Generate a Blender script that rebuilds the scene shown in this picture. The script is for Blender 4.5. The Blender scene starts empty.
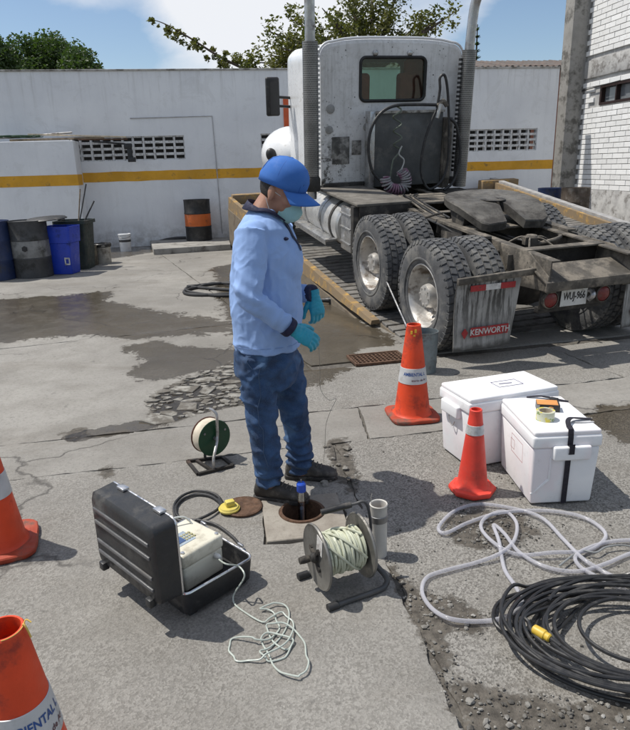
import bpy, bmesh, math, random
import numpy as np
from mathutils import Vector, Matrix, noise as mnoise
random.seed(7)
rad = math.radians
scene = bpy.context.scene
COL = scene.collection

# ------------------------------------------------------------------ camera
F_PX, CX, CY, CAM_H = 640.0, 315.0, 365.0, 1.65
PITCH, ROLL = rad(17.2), rad(1.6)
fwd = Vector((0, math.cos(PITCH), -math.sin(PITCH)))
up0 = Vector((0, math.sin(PITCH), math.cos(PITCH)))
r0 = Vector((1, 0, 0))
cright = r0 * math.cos(ROLL) - up0 * math.sin(ROLL)
cup = up0 * math.cos(ROLL) + r0 * math.sin(ROLL)
CAMP = Vector((0, 0, CAM_H))
cam_d = bpy.data.cameras.new('camera')
cam = bpy.data.objects.new('camera', cam_d)
COL.objects.link(cam)
m3 = Matrix((cright, cup, -fwd)).transposed()
cam.matrix_world = Matrix.Translation(CAMP) @ m3.to_4x4()
cam_d.sensor_fit = 'VERTICAL'
cam_d.sensor_height = 36.0
cam_d.lens = F_PX / 730.0 * 36.0
cam_d.clip_start = 0.05
cam_d.clip_end = 2000
scene.camera = cam

# ------------------------------------------------------------------ sky and sun
SUN_EL = rad(62)
SUN_DIR = Vector((-0.975 * math.cos(SUN_EL), 0.22 * math.cos(SUN_EL), math.sin(SUN_EL))).normalized()
world = bpy.data.worlds.new('World')
scene.world = world
world.use_nodes = True
wn, wl = world.node_tree.nodes, world.node_tree.links
wn.clear()
w_out = wn.new('ShaderNodeOutputWorld')
w_bg = wn.new('ShaderNodeBackground')
w_sky = wn.new('ShaderNodeTexSky')
w_sky.sky_type = 'NISHITA'
w_sky.sun_disc = False
w_sky.sun_elevation = SUN_EL
w_sky.sun_rotation = math.atan2(SUN_DIR.x, SUN_DIR.y)
w_sky.air_density = 1.0
w_sky.dust_density = 0.6
w_sky.ozone_density = 2.2
w_bg.inputs['Strength'].default_value = 0.112
# clouds: noise over the sky direction, projected onto a plane overhead
w_tc = wn.new('ShaderNodeTexCoord')
w_map = wn.new('ShaderNodeMapping')
w_map.inputs['Scale'].default_value = (1.0, 1.0, 2.1)
w_map.inputs['Location'].default_value = (-2.723, 2.377, -0.7225)
w_noise = wn.new('ShaderNodeTexNoise')
w_noise.inputs['Scale'].default_value = 2.3
w_noise.inputs['Detail'].default_value = 9
w_noise.inputs['Roughness'].default_value = 0.52
w_noise.inputs['Distortion'].default_value = 0.15
w_ramp = wn.new('ShaderNodeValToRGB')
w_ramp.color_ramp.elements[0].position = 0.455
w_ramp.color_ramp.elements[1].position = 0.60
w_mix = wn.new('ShaderNodeMix')
w_mix.data_type = 'RGBA'
w_cl = wn.new('ShaderNodeRGB')
w_cl.outputs[0].default_value = (7.4, 7.6, 8.0, 1)
wl.new(w_tc.outputs['Generated'], w_map.inputs['Vector'])
wl.new(w_map.outputs['Vector'], w_noise.inputs['Vector'])
wl.new(w_noise.outputs['Fac'], w_ramp.inputs['Fac'])
wl.new(w_ramp.outputs['Color'], w_mix.inputs['Factor'])
wl.new(w_sky.outputs['Color'], w_mix.inputs[6])
wl.new(w_cl.outputs[0], w_mix.inputs[7])
wl.new(w_mix.outputs[2], w_bg.inputs['Color'])
wl.new(w_bg.outputs['Background'], w_out.inputs['Surface'])

sun_d = bpy.data.lights.new('sun', 'SUN')
sun_d.energy = 4.5
sun_d.angle = rad(0.53)
sun_d.color = (1.0, 0.955, 0.88)
sun = bpy.data.objects.new('sun', sun_d)
COL.objects.link(sun)
sun.rotation_euler = (-SUN_DIR).to_track_quat('-Z', 'Y').to_euler()
sun.location = (-8, 4, 20)

vs = scene.view_settings
vs.view_transform = 'Standard'
vs.look = 'None'
vs.exposure = 0.06
vs.gamma = 1.0
vs.use_curve_mapping = False

# ------------------------------------------------------------------ placement helpers
def ray(x, y):
    return (fwd + cright * ((x - CX) / F_PX) - cup * ((y - CY) / F_PX)).normalized()
def G(x, y, z=0.0):
    """point of the yard at height z seen in the photograph at x, y"""
    d = ray(x, y)
    return CAMP + d * ((z - CAM_H) / d.z)
def AT(x, y, Y):
    d = ray(x, y)
    return CAMP + d * (Y / d.y)
def V(*a):
    return Vector(a)

# ------------------------------------------------------------------ mesh builder
def catmull(pts, n=8, closed=False):
    P = [Vector(p) for p in pts]
    out = []
    m = len(P)
    rng = range(m if closed else m - 1)
    for i in rng:
        if closed:
            a, b, c, d = P[(i - 1) % m], P[i], P[(i + 1) % m], P[(i + 2) % m]
        else:
            a, b, c, d = P[max(i - 1, 0)], P[i], P[i + 1], P[min(i + 2, m - 1)]
        for k in range(n):
            t = k / n
            out.append(0.5 * ((2 * b) + (c - a) * t + (2 * a - 5 * b + 4 * c - d) * t * t + (3 * b - a - 3 * c + d) * t ** 3))
    if not closed:
        out.append(P[-1])
    return out

class MB:
    def __init__(self):
        self.v, self.f, self.mi = [], [], []
        self.cur = 0
    def add(self, vs, fs):
        o = len(self.v)
        self.v += [tuple(p) for p in vs]
        for f in fs:
            self.f.append(tuple(i + o for i in f))
            self.mi.append(self.cur)
        return self
    def box(self, c, s, rot=None, taper=1.0):
        c = Vector(c)
        R = rot if rot is not None else Matrix.Identity(3)
        vs = []
        for z in (-.5, .5):
            k = 1.0 if z > 0 else taper
            for y in (-.5, .5):
                for x in (-.5, .5):
                    vs.append(c + R @ Vector((x * s[0] * k, y * s[1] * k, z * s[2])))
        return self.add(vs, [(0, 2, 3, 1), (4, 5, 7, 6), (0, 1, 5, 4), (2, 6, 7, 3), (0, 4, 6, 2), (1, 3, 7, 5)])
    def bar(self, p0, p1, w, h, upv=(0, 0, 1)):
        p0, p1 = Vector(p0), Vector(p1)
        d = (p1 - p0)
        L = d.length
        d.normalize()
        u = Vector(upv)
        s = d.cross(u)
        if s.length < 1e-4:
            s = d.cross(Vector((1, 0, 0)))
        s.normalize()
        u = s.cross(d)
        R = Matrix((d, s, u)).transposed()
        return self.box((p0 + p1) / 2, (L, w, h), R)
    def tube(self, pts, r, n=10, cap=True, closed=False):
        P = [Vector(p) for p in pts]
        m = len(P)
        rr = r if isinstance(r, (list, tuple)) else [r] * m
        t0 = (P[1] - P[0]).normalized()
        a = t0.orthogonal().normalized()
        vs, fs = [], []
        prev = t0
        for i in range(m):
            if closed:
                t = (P[(i + 1) % m] - P[i - 1]).normalized()
            elif i == 0:
                t = t0
            elif i == m - 1:
                t = (P[i] - P[i - 1]).normalized()
            else:
                t = (P[i + 1] - P[i - 1])
                t = t.normalized() if t.length > 1e-9 else prev
            q = prev.rotation_difference(t)
            a = q @ a
            a = (a - t * a.dot(t)).normalized()
            b = t.cross(a)
            prev = t
            for k in range(n):
                w = 2 * math.pi * k / n
                vs.append(P[i] + (a * math.cos(w) + b * math.sin(w)) * rr[i])
        for i in range(m if closed else m - 1):
            j = (i + 1) % m
            for k in range(n):
                l = (k + 1) % n
                fs.append((i * n + k, i * n + l, j * n + l, j * n + k))
        if cap and not closed:
            fs.append(tuple(range(n))[::-1])
            fs.append(tuple((m - 1) * n + k for k in range(n)))
        return self.add(vs, fs)
    def lathe(self, prof, n=32, o=(0, 0, 0), axis='Z', capped=True, rot=None, sx=1.0, sy=1.0):
        """prof: list of (radius, height)"""
        o = Vector(o)
        vs, fs = [], []
        for (r, h) in prof:
            for k in range(n):
                w = 2 * math.pi * k / n
                x, y, z = r * math.cos(w) * sx, r * math.sin(w) * sy, h
                if axis == 'X':
                    p = Vector((z, x, y))
                elif axis == 'Y':
                    p = Vector((y, z, x))
                else:
                    p = Vector((x, y, z))
                if rot is not None:
                    p = rot @ p
                vs.append(o + p)
        for i in range(len(prof) - 1):
            for k in range(n):
                l = (k + 1) % n
                fs.append((i * n + k, i * n + l, (i + 1) * n + l, (i + 1) * n + k))
        if capped:
            if prof[0][0] > 1e-5:
                fs.append(tuple(range(n))[::-1])
            if prof[-1][0] > 1e-5:
                fs.append(tuple((len(prof) - 1) * n + k for k in range(n)))
        return self.add(vs, fs)
    def loft(self, rings, cap=True, closed=False):
        n = len(rings[0])
        vs = [p for r in rings for p in r]
        fs = []
        m = len(rings)
        for i in range(m if closed else m - 1):
            j = (i + 1) % m
            for k in range(n):
                l = (k + 1) % n
                fs.append((i * n + k, i * n + l, j * n + l, j * n + k))
        if cap and not closed:
            fs.append(tuple(range(n))[::-1])
            fs.append(tuple((m - 1) * n + k for k in range(n)))
        return self.add(vs, fs)
    def prism(self, poly, ext):
        """poly: list of 3d points, ext: extrusion vector"""
        e = Vector(ext)
        P = [Vector(p) for p in poly]
        n = len(P)
        vs = P + [p + e for p in P]
        fs = [tuple(range(n))[::-1], tuple(range(n, 2 * n))]
        fs += [(i, (i + 1) % n, n + (i + 1) % n, n + i) for i in range(n)]
        return self.add(vs, fs)
    def ellipsoid(self, c, r, R=None, nu=20, nv=12):
        c = Vector(c)
        R = R if R is not None else Matrix.Identity(3)
        vs, fs = [], []
        for i in range(1, nv):
            a = math.pi * i / nv
            for k in range(nu):
                b = 2 * math.pi * k / nu
                vs.append(c + R @ Vector((r[0] * math.sin(a) * math.cos(b), r[1] * math.sin(a) * math.sin(b), r[2] * math.cos(a))))
        top, bot = len(vs), len(vs) + 1
        vs += [c + R @ Vector((0, 0, r[2])), c - R @ Vector((0, 0, r[2]))]
        for i in range(nv - 2):
            for k in range(nu):
                l = (k + 1) % nu
                fs.append((i * nu + k, (i + 1) * nu + k, (i + 1) * nu + l, i * nu + l))
        for k in range(nu):
            l = (k + 1) % nu
            fs.append((top, k, l))
            fs.append((bot, (nv - 2) * nu + l, (nv - 2) * nu + k))
        return self.add(vs, fs)
    def mesh(self, bevel=0.0, seg=2, smooth=35, recalc=True, name='mesh'):
        me = bpy.data.meshes.new(name)
        me.from_pydata(self.v, [], self.f)
        if any(self.mi):
            me.polygons.foreach_set('material_index', self.mi)
        if recalc or bevel > 0:
            bm = bmesh.new()
            bm.from_mesh(me)
            bmesh.ops.recalc_face_normals(bm, faces=bm.faces)
            if bevel > 0:
                ed = [e for e in bm.edges if len(e.link_faces) == 2 and e.calc_face_angle(0) > rad(30)]
                bmesh.ops.bevel(bm, geom=ed, offset=bevel, segments=seg, affect='EDGES', profile=0.5, clamp_overlap=True)
            bm.to_mesh(me)
            bm.free()
        if smooth:
            me.shade_smooth()
            me.set_sharp_from_angle(angle=rad(smooth))
        return me
    def build(self, name, mat, parent=None, bevel=0.0, seg=2, smooth=35, recalc=True):
        me = self.mesh(bevel, seg, smooth, recalc, name)
        return obj(name, me, mat, parent)

def obj(name, me, mat=None, parent=None):
    o = bpy.data.objects.new(name, me)
    COL.objects.link(o)
    if mat is not None and len(me.materials) == 0:
        for m in (mat if isinstance(mat, (list, tuple)) else [mat]):
            me.materials.append(m)
    if parent is not None:
        o.parent = parent
    return o
def tag(o, label=None, cat=None, group=None, kind=None):
    if label: o['label'] = label
    if cat: o['category'] = cat
    if group: o['group'] = group
    if kind: o['kind'] = kind
    return o
def thing(name, label, cat, loc=(0, 0, 0), rotz=0.0, group=None):
    o = bpy.data.objects.new(name, None)
    COL.objects.link(o)
    o.location = loc
    o.rotation_euler = (0, 0, rotz)
    o.empty_display_size = 0.1
    return tag(o, label, cat, group)
def copy_tree(o, parent=None):
    c = o.copy()
    COL.objects.link(c)
    c.parent = parent
    for ch in o.children:
        copy_tree(ch, c)
    return c
def evaluated(o):
    dg = bpy.context.evaluated_depsgraph_get()
    return bpy.data.meshes.new_from_object(o.evaluated_get(dg), depsgraph=dg)
def remesh(mb, voxel, smooth_it=4, fac=0.5, name='mesh'):
    """weld overlapping closed shapes into one continuous surface"""
    me = mb.mesh(smooth=0, name=name)
    o = bpy.data.objects.new('tmp', me)
    COL.objects.link(o)
    m = o.modifiers.new('r', 'REMESH')
    m.mode = 'VOXEL'
    m.voxel_size = voxel
    m.use_smooth_shade = True
    if smooth_it:
        s = o.modifiers.new('s', 'SMOOTH')
        s.iterations = smooth_it
        s.factor = fac
    r = evaluated(o)
    bpy.data.objects.remove(o)
    r.name = name
    r.shade_smooth()
    return r
def text_mesh(s, size, extrude=0.0, align='CENTER', bold=0.0, space=1.0):
    cu = bpy.data.curves.new('txt', 'FONT')
    cu.body = s
    cu.size = size
    cu.extrude = extrude
    cu.align_x = align
    cu.align_y = 'CENTER'
    cu.offset = bold
    cu.space_character = space
    cu.resolution_u = 3
    o = bpy.data.objects.new('txt', cu)
    COL.objects.link(o)
    me = evaluated(o)
    bpy.data.objects.remove(o)
    return me
def fbm(x, y, z=0.0, oct=4):
    return mnoise.fractal(Vector((x, y, z)), 1.0, 2.0, oct)
def rot_from(x, z):
    """3x3 with local x and z axes given"""
    x = Vector(x).normalized()
    z = Vector(z)
    z = (z - x * z.dot(x)).normalized()
    y = z.cross(x)
    return Matrix((x, y, z)).transposed()

# ------------------------------------------------------------------ materials
MATS = {}
class NT:
    """small helper round a node tree"""
    def __init__(self, name):
        self.m = bpy.data.materials.new(name)
        self.m.use_nodes = True
        self.t = self.m.node_tree
        self.n, self.l = self.t.nodes, self.t.links
        self.b = self.n['Principled BSDF']
        self.tc = None
    def node(self, typ, **kw):
        nd = self.n.new(typ)
        for k, v in kw.items():
            if k in nd.inputs:
                self.put(nd.inputs[k], v)
            else:
                setattr(nd, k, v)
        return nd
    def put(self, sock, v):
        if hasattr(v, 'is_linked') or isinstance(v, bpy.types.NodeSocket):
            self.l.new(v, sock)
        else:
            if isinstance(v, (tuple, list)) and len(v) == 3 and sock.type == 'RGBA':
                v = (*v, 1)
            sock.default_value = v
    def coords(self, rand=True):
        if self.tc is None:
            t = self.n.new('ShaderNodeTexCoord')
            if rand:
                oi = self.n.new('ShaderNodeObjectInfo')
                mu = self.n.new('ShaderNodeMath'); mu.operation = 'MULTIPLY'
                mu.inputs[1].default_value = 37.0
                self.l.new(oi.outputs['Random'], mu.inputs[0])
                ad = self.n.new('ShaderNodeVectorMath'); ad.operation = 'ADD'
                self.l.new(t.outputs['Object'], ad.inputs[0])
                self.l.new(mu.outputs[0], ad.inputs[1])
                self.tc = ad.outputs[0]
            else:
                self.tc = t.outputs['Object']
        return self.tc
    def noise(self, scale, detail=5, rough=.55, dist=0.0, vec=None):
        nd = self.node('ShaderNodeTexNoise', Scale=scale, Detail=detail, Roughness=rough, Distortion=dist)
        self.l.new(vec if vec is not None else self.coords(), nd.inputs['Vector'])
        return nd.outputs['Fac']
    def voronoi(self, scale, feature='F1', vec=None, rnd=1.0):
        nd = self.node('ShaderNodeTexVoronoi')
        nd.feature = feature
        nd.inputs['Scale'].default_value = scale
        nd.inputs['Randomness'].default_value = rnd
        self.l.new(vec if vec is not None else self.coords(), nd.inputs['Vector'])
        return nd
    def ramp(self, fac, lo, hi, a=0.0, b=1.0):
        nd = self.node('ShaderNodeMapRange')
        nd.interpolation_type = 'SMOOTHSTEP'
        nd.inputs['From Min'].default_value = lo
        nd.inputs['From Max'].default_value = hi
        nd.inputs['To Min'].default_value = a
        nd.inputs['To Max'].default_value = b
        self.l.new(fac, nd.inputs['Value'])
        return nd.outputs['Result']
    def math(self, op, a, b=0.0, c=None):
        nd = self.node('ShaderNodeMath', operation=op)
        self.put(nd.inputs[0], a)
        self.put(nd.inputs[1], b)
        if c is not None:
            self.put(nd.inputs[2], c)
        return nd.outputs[0]
    def mix(self, fac, a, b, mode='MIX'):
        nd = self.node('ShaderNodeMix', data_type='RGBA', blend_type=mode)
        self.put(nd.inputs[0], fac)
        self.put(nd.inputs[6], a)
        self.put(nd.inputs[7], b)
        return nd.outputs[2]
    def bump(self, h, strength=.3, dist=.01, normal=None):
        nd = self.node('ShaderNodeBump')
        nd.inputs['Strength'].default_value = strength
        nd.inputs['Distance'].default_value = dist
        self.l.new(h, nd.inputs['Height'])
        if normal is not None:
            self.l.new(normal, nd.inputs['Normal'])
        return nd.outputs['Normal']
    def attr(self, name):
        nd = self.node('ShaderNodeAttribute', attribute_name=name)
        return nd.outputs['Fac']
    def done(self, **kw):
        for k, v in kw.items():
            s = self.b.inputs[k.replace('_', ' ')]
            self.put(s, v)
        return self.m

def pm(name, col, rough=.6, metal=0.0, var=.18, vscale=6.0, bump=0.0, bscale=80.0, dirt=None, damt=.45, dscale=4.0,
       rvar=.12, coat=0.0, spec=.5):
    """painted / plain surface: base colour with uneven tone, optional dirt patches and fine relief"""
    if name in MATS:
        return MATS[name]
    t = NT(name)
    n1 = t.noise(vscale, 6, .6)
    dark = tuple(c * (1 - var) for c in col)
    lite = tuple(min(c * (1 + var * .7), .95) for c in col)
    c = t.mix(t.ramp(n1, .3, .7), dark, lite)
    r = t.ramp(t.noise(vscale * 3, 4), .3, .7, max(rough - rvar, .03), min(rough + rvar, 1))
    if dirt is not None:
        d = t.ramp(t.noise(dscale, 9, .68), .62 - damt * .35, .80 - damt * .35)
        c = t.mix(d, c, dirt)
        r = t.mix(d, r, (.85, .85, .85))
    kw = dict(Base_Color=c, Roughness=r, Metallic=metal)
    if bump > 0:
        kw['Normal'] = t.bump(t.noise(bscale, 5, .6), bump, .01)
    m = t.done(**kw)
    t.b.inputs['Specular IOR Level'].default_value = spec
    if coat:
        t.b.inputs['Coat Weight'].default_value = coat
        t.b.inputs['Coat Roughness'].default_value = .15
    MATS[name] = m
    return m

# =================================================================== GROUND
def poly_sd(P, poly):
    """signed distance (positive inside) of points P (n,2) to a polygon"""
    poly = np.array(poly, float)
    n = len(poly)
    d2 = np.full(len(P), 1e9)
    inside = np.zeros(len(P), bool)
    for i in range(n):
        a, b = poly[i], poly[(i + 1) % n]
        e = b - a
        w = P - a
        t = np.clip((w @ e) / (e @ e + 1e-12), 0, 1)
        q = w - t[:, None] * e
        d2 = np.minimum(d2, (q ** 2).sum(1))
        c = (a[1] > P[:, 1]) != (b[1] > P[:, 1])
        xi = a[0] + (P[:, 1] - a[1]) / (e[1] if abs(e[1]) > 1e-12 else 1e-12) * e[0]
        inside ^= c & (P[:, 0] < xi)
    d = np.sqrt(d2)
    return np.where(inside, d, -d)
def gpoly(px):
    return [tuple(G(*p).xy) for p in px]
WET = [gpoly(p) for p in (
    [(-60, 302), (0, 299), (60, 295), (112, 291), (118, 287), (106, 300), (130, 305), (165, 312), (205, 318), (230, 321), (236, 331), (190, 335), (120, 341), (88, 335), (50, 338), (0, 343), (-60, 347)],
    [(122, 347), (150, 341), (190, 346), (238, 350), (245, 360), (200, 373), (165, 379), (138, 381), (118, 376), (142, 362)],
    [(212, 268), (240, 262), (300, 278), (338, 300), (385, 332), (402, 346), (360, 351), (347, 372), (318, 384), (300, 388), (240, 392), (236, 355), (220, 310)],
    [(149, 406), (160, 391), (190, 377), (246, 360), (255, 402), (215, 411), (154, 426)],
    [(68, 436), (100, 430), (152, 419), (154, 427), (100, 436), (72, 440)],
    [(585, 413), (605, 405), (660, 402), (660, 450), (625, 446), (600, 430)],
    [(95, 246), (160, 243), (165, 250), (130, 256), (90, 262)],
)]
SOIL = [gpoly(p) for p in (
    [(386, 560), (402, 574), (424, 590), (458, 598), (482, 612), (488, 626), (468, 634), (452, 626), (446, 646), (458, 680), (490, 692), (530, 690), (560, 702), (620, 696), (680, 690), (680, 760), (476, 760), (428, 655)],
    [(322, 440), (346, 438), (360, 480), (352, 496), (338, 482), (330, 460)],
    [(440, 520), (470, 508), (520, 512), (540, 532), (500, 548), (455, 545)],
    [(60, 433), (84, 426), (92, 436), (70, 443)],
    [(146, 405), (158, 390), (190, 376), (248, 358), (256, 402), (214, 411), (152, 427)],
    [(96, 468), (112, 466), (116, 474), (104, 480)],
)]
def mat_ground():
    t = NT('yard_concrete')
    tc = t.node('ShaderNodeTexCoord').outputs['Object']
    t.tc = tc
    coarse = t.attr('coarse')
    wet_a = t.attr('wet')
    soil_a = t.attr('soil')
    big = t.noise(.55, 6, .6)
    mid = t.noise(3.2, 8, .65, .3)
    fine = t.noise(38, 6, .7)
    grit = t.noise(150, 3, .7)
    pit = t.voronoi(105, vec=tc)
    pits = t.math('MULTIPLY', t.ramp(pit.outputs['Distance'], .10, .24, 1, 0), t.ramp(t.noise(23, 4, .7), .50, .62))
    speck = t.ramp(t.noise(330, 2, .8), .56, .68)
    c = t.mix(t.ramp(big, .34, .66), (.19, .180, .162), (.29, .277, .252))
    c = t.mix(t.math('MULTIPLY', t.ramp(t.noise(1.6, 7, .7, .6), .52, .66), .35), c, (.15, .138, .118))
    c = t.mix(t.math('MULTIPLY', t.ramp(mid, .42, .68), .42), c, (.165, .154, .136))
    c = t.mix(t.math('MULTIPLY', t.ramp(fine, .46, .70), .50), c, (.115, .108, .098))
    c = t.mix(t.math('MULTIPLY', t.ramp(grit, .52, .70), .50), c, (.36, .345, .32))
    c = t.mix(t.math('MULTIPLY', speck, .38), c, (.13, .122, .11))
    c = t.mix(t.math('MULTIPLY', pits, .75), c, (.085, .078, .07))
    # exposed aggregate on the coarse slabs
    vo = t.voronoi(135, vec=tc)
    agg = t.ramp(vo.outputs['Distance'], .12, .62)
    aggc = t.mix(t.ramp(vo.outputs['Color'], .2, .8), (.085, .079, .07), (.40, .385, .355))
    cf = t.math('MULTIPLY', coarse, t.ramp(t.noise(4.5, 8, .75, .5), .36, .62, .45, 1.0))
    c = t.mix(t.math('MULTIPLY', cf, .80), c, aggc)
    c = t.mix(t.math('MULTIPLY', coarse, .34), c, (.12, .113, .10))
    mpd = t.node('ShaderNodeMapping'); mpd.inputs['Scale'].default_value = (.5, 1.6, 1); mpd.inputs['Rotation'].default_value = (0, 0, -.22)
    t.l.new(tc, mpd.inputs['Vector'])
    c = t.mix(t.math('MULTIPLY', t.ramp(t.noise(1.3, 8, .7, .4, vec=mpd.outputs[0]), .50, .72), .45), c, (.15, .132, .108))
    # dark scattered oil spots and stains
    sp = t.ramp(t.noise(9.5, 3, .5), .68, .74)
    c = t.mix(t.math('MULTIPLY', sp, .45), c, (.09, .083, .075))
    # hairline cracks
    wv = t.node('ShaderNodeVectorMath', operation='ADD')
    nz = t.node('ShaderNodeTexNoise', Scale=2.4, Detail=6)
    t.l.new(tc, nz.inputs['Vector'])
    sc = t.node('ShaderNodeVectorMath', operation='SCALE')
    sc.inputs['Scale'].default_value = .55
    t.l.new(nz.outputs['Color'], sc.inputs[0])
    t.l.new(tc, wv.inputs[0]); t.l.new(sc.outputs[0], wv.inputs[1])
    ck = t.voronoi(.62, 'DISTANCE_TO_EDGE', vec=wv.outputs[0])
    crack = t.math('MULTIPLY', t.ramp(ck.outputs['Distance'], .0, .010, 1, 0), t.ramp(t.noise(.9, 4), .47, .56))
    c = t.mix(t.math('MULTIPLY', crack, .75), c, (.06, .055, .05))
    # soil
    so = t.math('ADD', soil_a, t.math('MULTIPLY', t.math('SUBTRACT', t.noise(11, 7, .7), .5), .22))
    sm = t.ramp(so, -.012, .018)
    soilc = t.mix(t.ramp(t.noise(26, 7, .7), .3, .7), (.048, .042, .034), (.135, .120, .100))
    c = t.mix(sm, c, soilc)
    # wet
    we = t.math('ADD', wet_a, t.math('MULTIPLY', t.math('SUBTRACT', t.noise(2.6, 10, .72, .7), .5), .70))
    we = t.math('ADD', we, t.math('MULTIPLY', t.math('SUBTRACT', t.noise(7, 9, .80, .8), .5), .62))
    we = t.math('ADD', we, t.math('MULTIPLY', t.math('SUBTRACT', t.noise(34, 5, .7), .5), .14))
    wm = t.ramp(we, .0, .025)
    damp = t.ramp(we, -.10, .03)
    c = t.mix(t.math('MULTIPLY', damp, .22), c, t.mix(1.0, c, (.55, .52, .47), 'MULTIPLY'))
    c = t.mix(wm, c, t.mix(1.0, c, (.40, .36, .30), 'MULTIPLY'))
    film = t.ramp(t.noise(5.5, 6, .6), .40, .58)
    wr = t.mix(film, (.26, .26, .26), (.05, .05, .05))
    r = t.mix(wm, t.ramp(mid, .3, .7, .80, .95), wr)
    h = t.math('ADD', t.math('MULTIPLY', fine, .5), t.math('MULTIPLY', grit, .35))
    h = t.math('ADD', h, t.math('MULTIPLY', t.math('MULTIPLY', agg, coarse), .35))
    h = t.math('SUBTRACT', h, t.math('MULTIPLY', pits, .8))
    h = t.math('SUBTRACT', h, t.math('MULTIPLY', speck, .25))
    h = t.math('SUBTRACT', h, t.math('MULTIPLY', crack, 1.2))
    h = t.math('ADD', h, t.math('MULTIPLY', sm, t.math('MULTIPLY', t.noise(40, 8, .75), 2.0)))
    h = t.math('MULTIPLY', h, t.math('SUBTRACT', 1.0, t.math('MULTIPLY', wm, .80)))
    t.done(Base_Color=c, Roughness=r, Normal=t.bump(h, .5, .010))
    return t.m
M_GROUND = mat_ground()
def mat_dirt():
    t = NT('packed_dirt')
    c = t.mix(t.ramp(t.noise(30, 8, .7), .3, .7), (.055, .049, .042), (.13, .118, .10))
    return t.done(Base_Color=c, Roughness=.92, Normal=t.bump(t.noise(60, 6, .7), .6, .01))
M_DIRT = mat_dirt()

ground_mb = MB()
gr = 400
HOLE = Vector((-.085, 2.845, 0))
ring_o = [(gr * math.cos(2 * math.pi * k / 48), gr * math.sin(2 * math.pi * k / 48) + 100) for k in range(48)]
ring_i = [(HOLE.x + .145 * math.cos(2 * math.pi * k / 48), HOLE.y + .145 * math.sin(2 * math.pi * k / 48)) for k in range(48)]
ground_mb.loft([[V(x, y, -.016) for x, y in ring_o], [V(x, y, -.016) for x, y in ring_i]], cap=False)
ground = ground_mb.build('ground', M_DIRT, smooth=0, recalc=False)
tag(ground, kind='structure')

def slab(poly, res, coarse=0.0, z=0.0, hole=None, jag=.006, seed=0):
    P = [Vector((x, y, 0)) for x, y in poly]
    xs = [p.x for p in P]; ys = [p.y for p in P]
    bm = bmesh.new()
    nx = int((max(xs) - min(xs)) / res) + 2
    ny = int((max(ys) - min(ys)) / res) + 2
    gv = [[bm.verts.new((min(xs) + (max(xs) - min(xs)) * i / (nx - 1), min(ys) + (max(ys) - min(ys)) * j / (ny - 1), 0)) for i in range(nx)] for j in range(ny)]
    for j in range(ny - 1):
        for i in range(nx - 1):
            bm.faces.new((gv[j][i], gv[j][i + 1], gv[j + 1][i + 1], gv[j + 1][i]))
    area = sum(P[i].x * P[(i + 1) % len(P)].y - P[(i + 1) % len(P)].x * P[i].y for i in range(len(P)))
    if area < 0:
        P.reverse()
    for i in range(len(P)):
        a, b = P[i], P[(i + 1) % len(P)]
        d = (b - a).normalized()
        nrm = Vector((d.y, -d.x, 0))
        bmesh.ops.bisect_plane(bm, geom=bm.verts[:] + bm.edges[:] + bm.faces[:], plane_co=a - nrm * .0055, plane_no=nrm, clear_outer=True)
    if hole:
        (hx, hy), hs, ha = hole
        R = Matrix.Rotation(ha, 3, 'Z')
        for k in range(4):
            nrm = (R @ Matrix.Rotation(k * math.pi / 2, 3, 'Z')) @ Vector((1, 0, 0))
            bmesh.ops.bisect_plane(bm, geom=bm.verts[:] + bm.edges[:] + bm.faces[:], plane_co=Vector((hx, hy, 0)) + nrm * hs, plane_no=nrm)
        Ri = R.inverted()
        kill = []
        for f in bm.faces:
            q = Ri @ (f.calc_center_median() - Vector((hx, hy, 0)))
            if abs(q.x) < hs and abs(q.y) < hs:
                kill.append(f)
        bmesh.ops.delete(bm, geom=kill, context='FACES')
    for v in bm.verts:
        v.co.z = z + .004 * fbm(v.co.x * 1.3, v.co.y * 1.3, seed) + .0015 * fbm(v.co.x * 7, v.co.y * 7, seed + 5)
    be = [e for e in bm.edges if e.is_boundary]
    bvs = {v for e in be for v in e.verts}
    for v in bvs:
        k = jag * 2.2
        v.co.x += k * fbm(v.co.x * 9, v.co.y * 9, seed + 1.5, 5)
        v.co.y += k * fbm(v.co.x * 9, v.co.y * 9, seed + 9.5, 5)
        v.co.z -= .002 + .004 * abs(fbm(v.co.x * 5, v.co.y * 5, seed + 3))
    ex = bmesh.ops.extrude_edge_only(bm, edges=be)
    for v in ex['geom']:
        if isinstance(v, bmesh.types.BMVert):
            v.co.z = -.06
    bmesh.ops.recalc_face_normals(bm, faces=bm.faces)
    me = bpy.data.meshes.new('concrete_slab')
    bm.to_mesh(me)
    bm.free()
    n = len(me.vertices)
    co = np.empty(n * 3)
    me.vertices.foreach_get('co', co)
    xy = co.reshape(-1, 3)[:, :2]
    for nm, polys in (('wet', WET), ('soil', SOIL)):
        sd = np.full(n, -1.0)
        for ip, p in enumerate(polys):
            d_ = poly_sd(xy, p)
            if nm == 'wet' and ip == 4:
                d_ = np.where(d_ > -.02, d_ + .16, d_)
            sd = np.maximum(sd, d_)
        # let the outline noise scale with distance so near edges stay put
        if nm == 'wet':
            amp = np.clip(xy[:, 1] / 7.0, .22, 1.0)
            sd = sd / amp
        a = me.attributes.new(nm, 'FLOAT', 'POINT')
        a.data.foreach_set('value', np.clip(sd, -1, 1).astype(np.float32))
    a = me.attributes.new('coarse', 'FLOAT', 'POINT')
    a.data.foreach_set('value', np.full(n, coarse, np.float32))
    me.shade_smooth()
    me.set_sharp_from_angle(angle=rad(40))
    return obj('concrete_slab', me, M_GROUND, ground)

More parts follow.
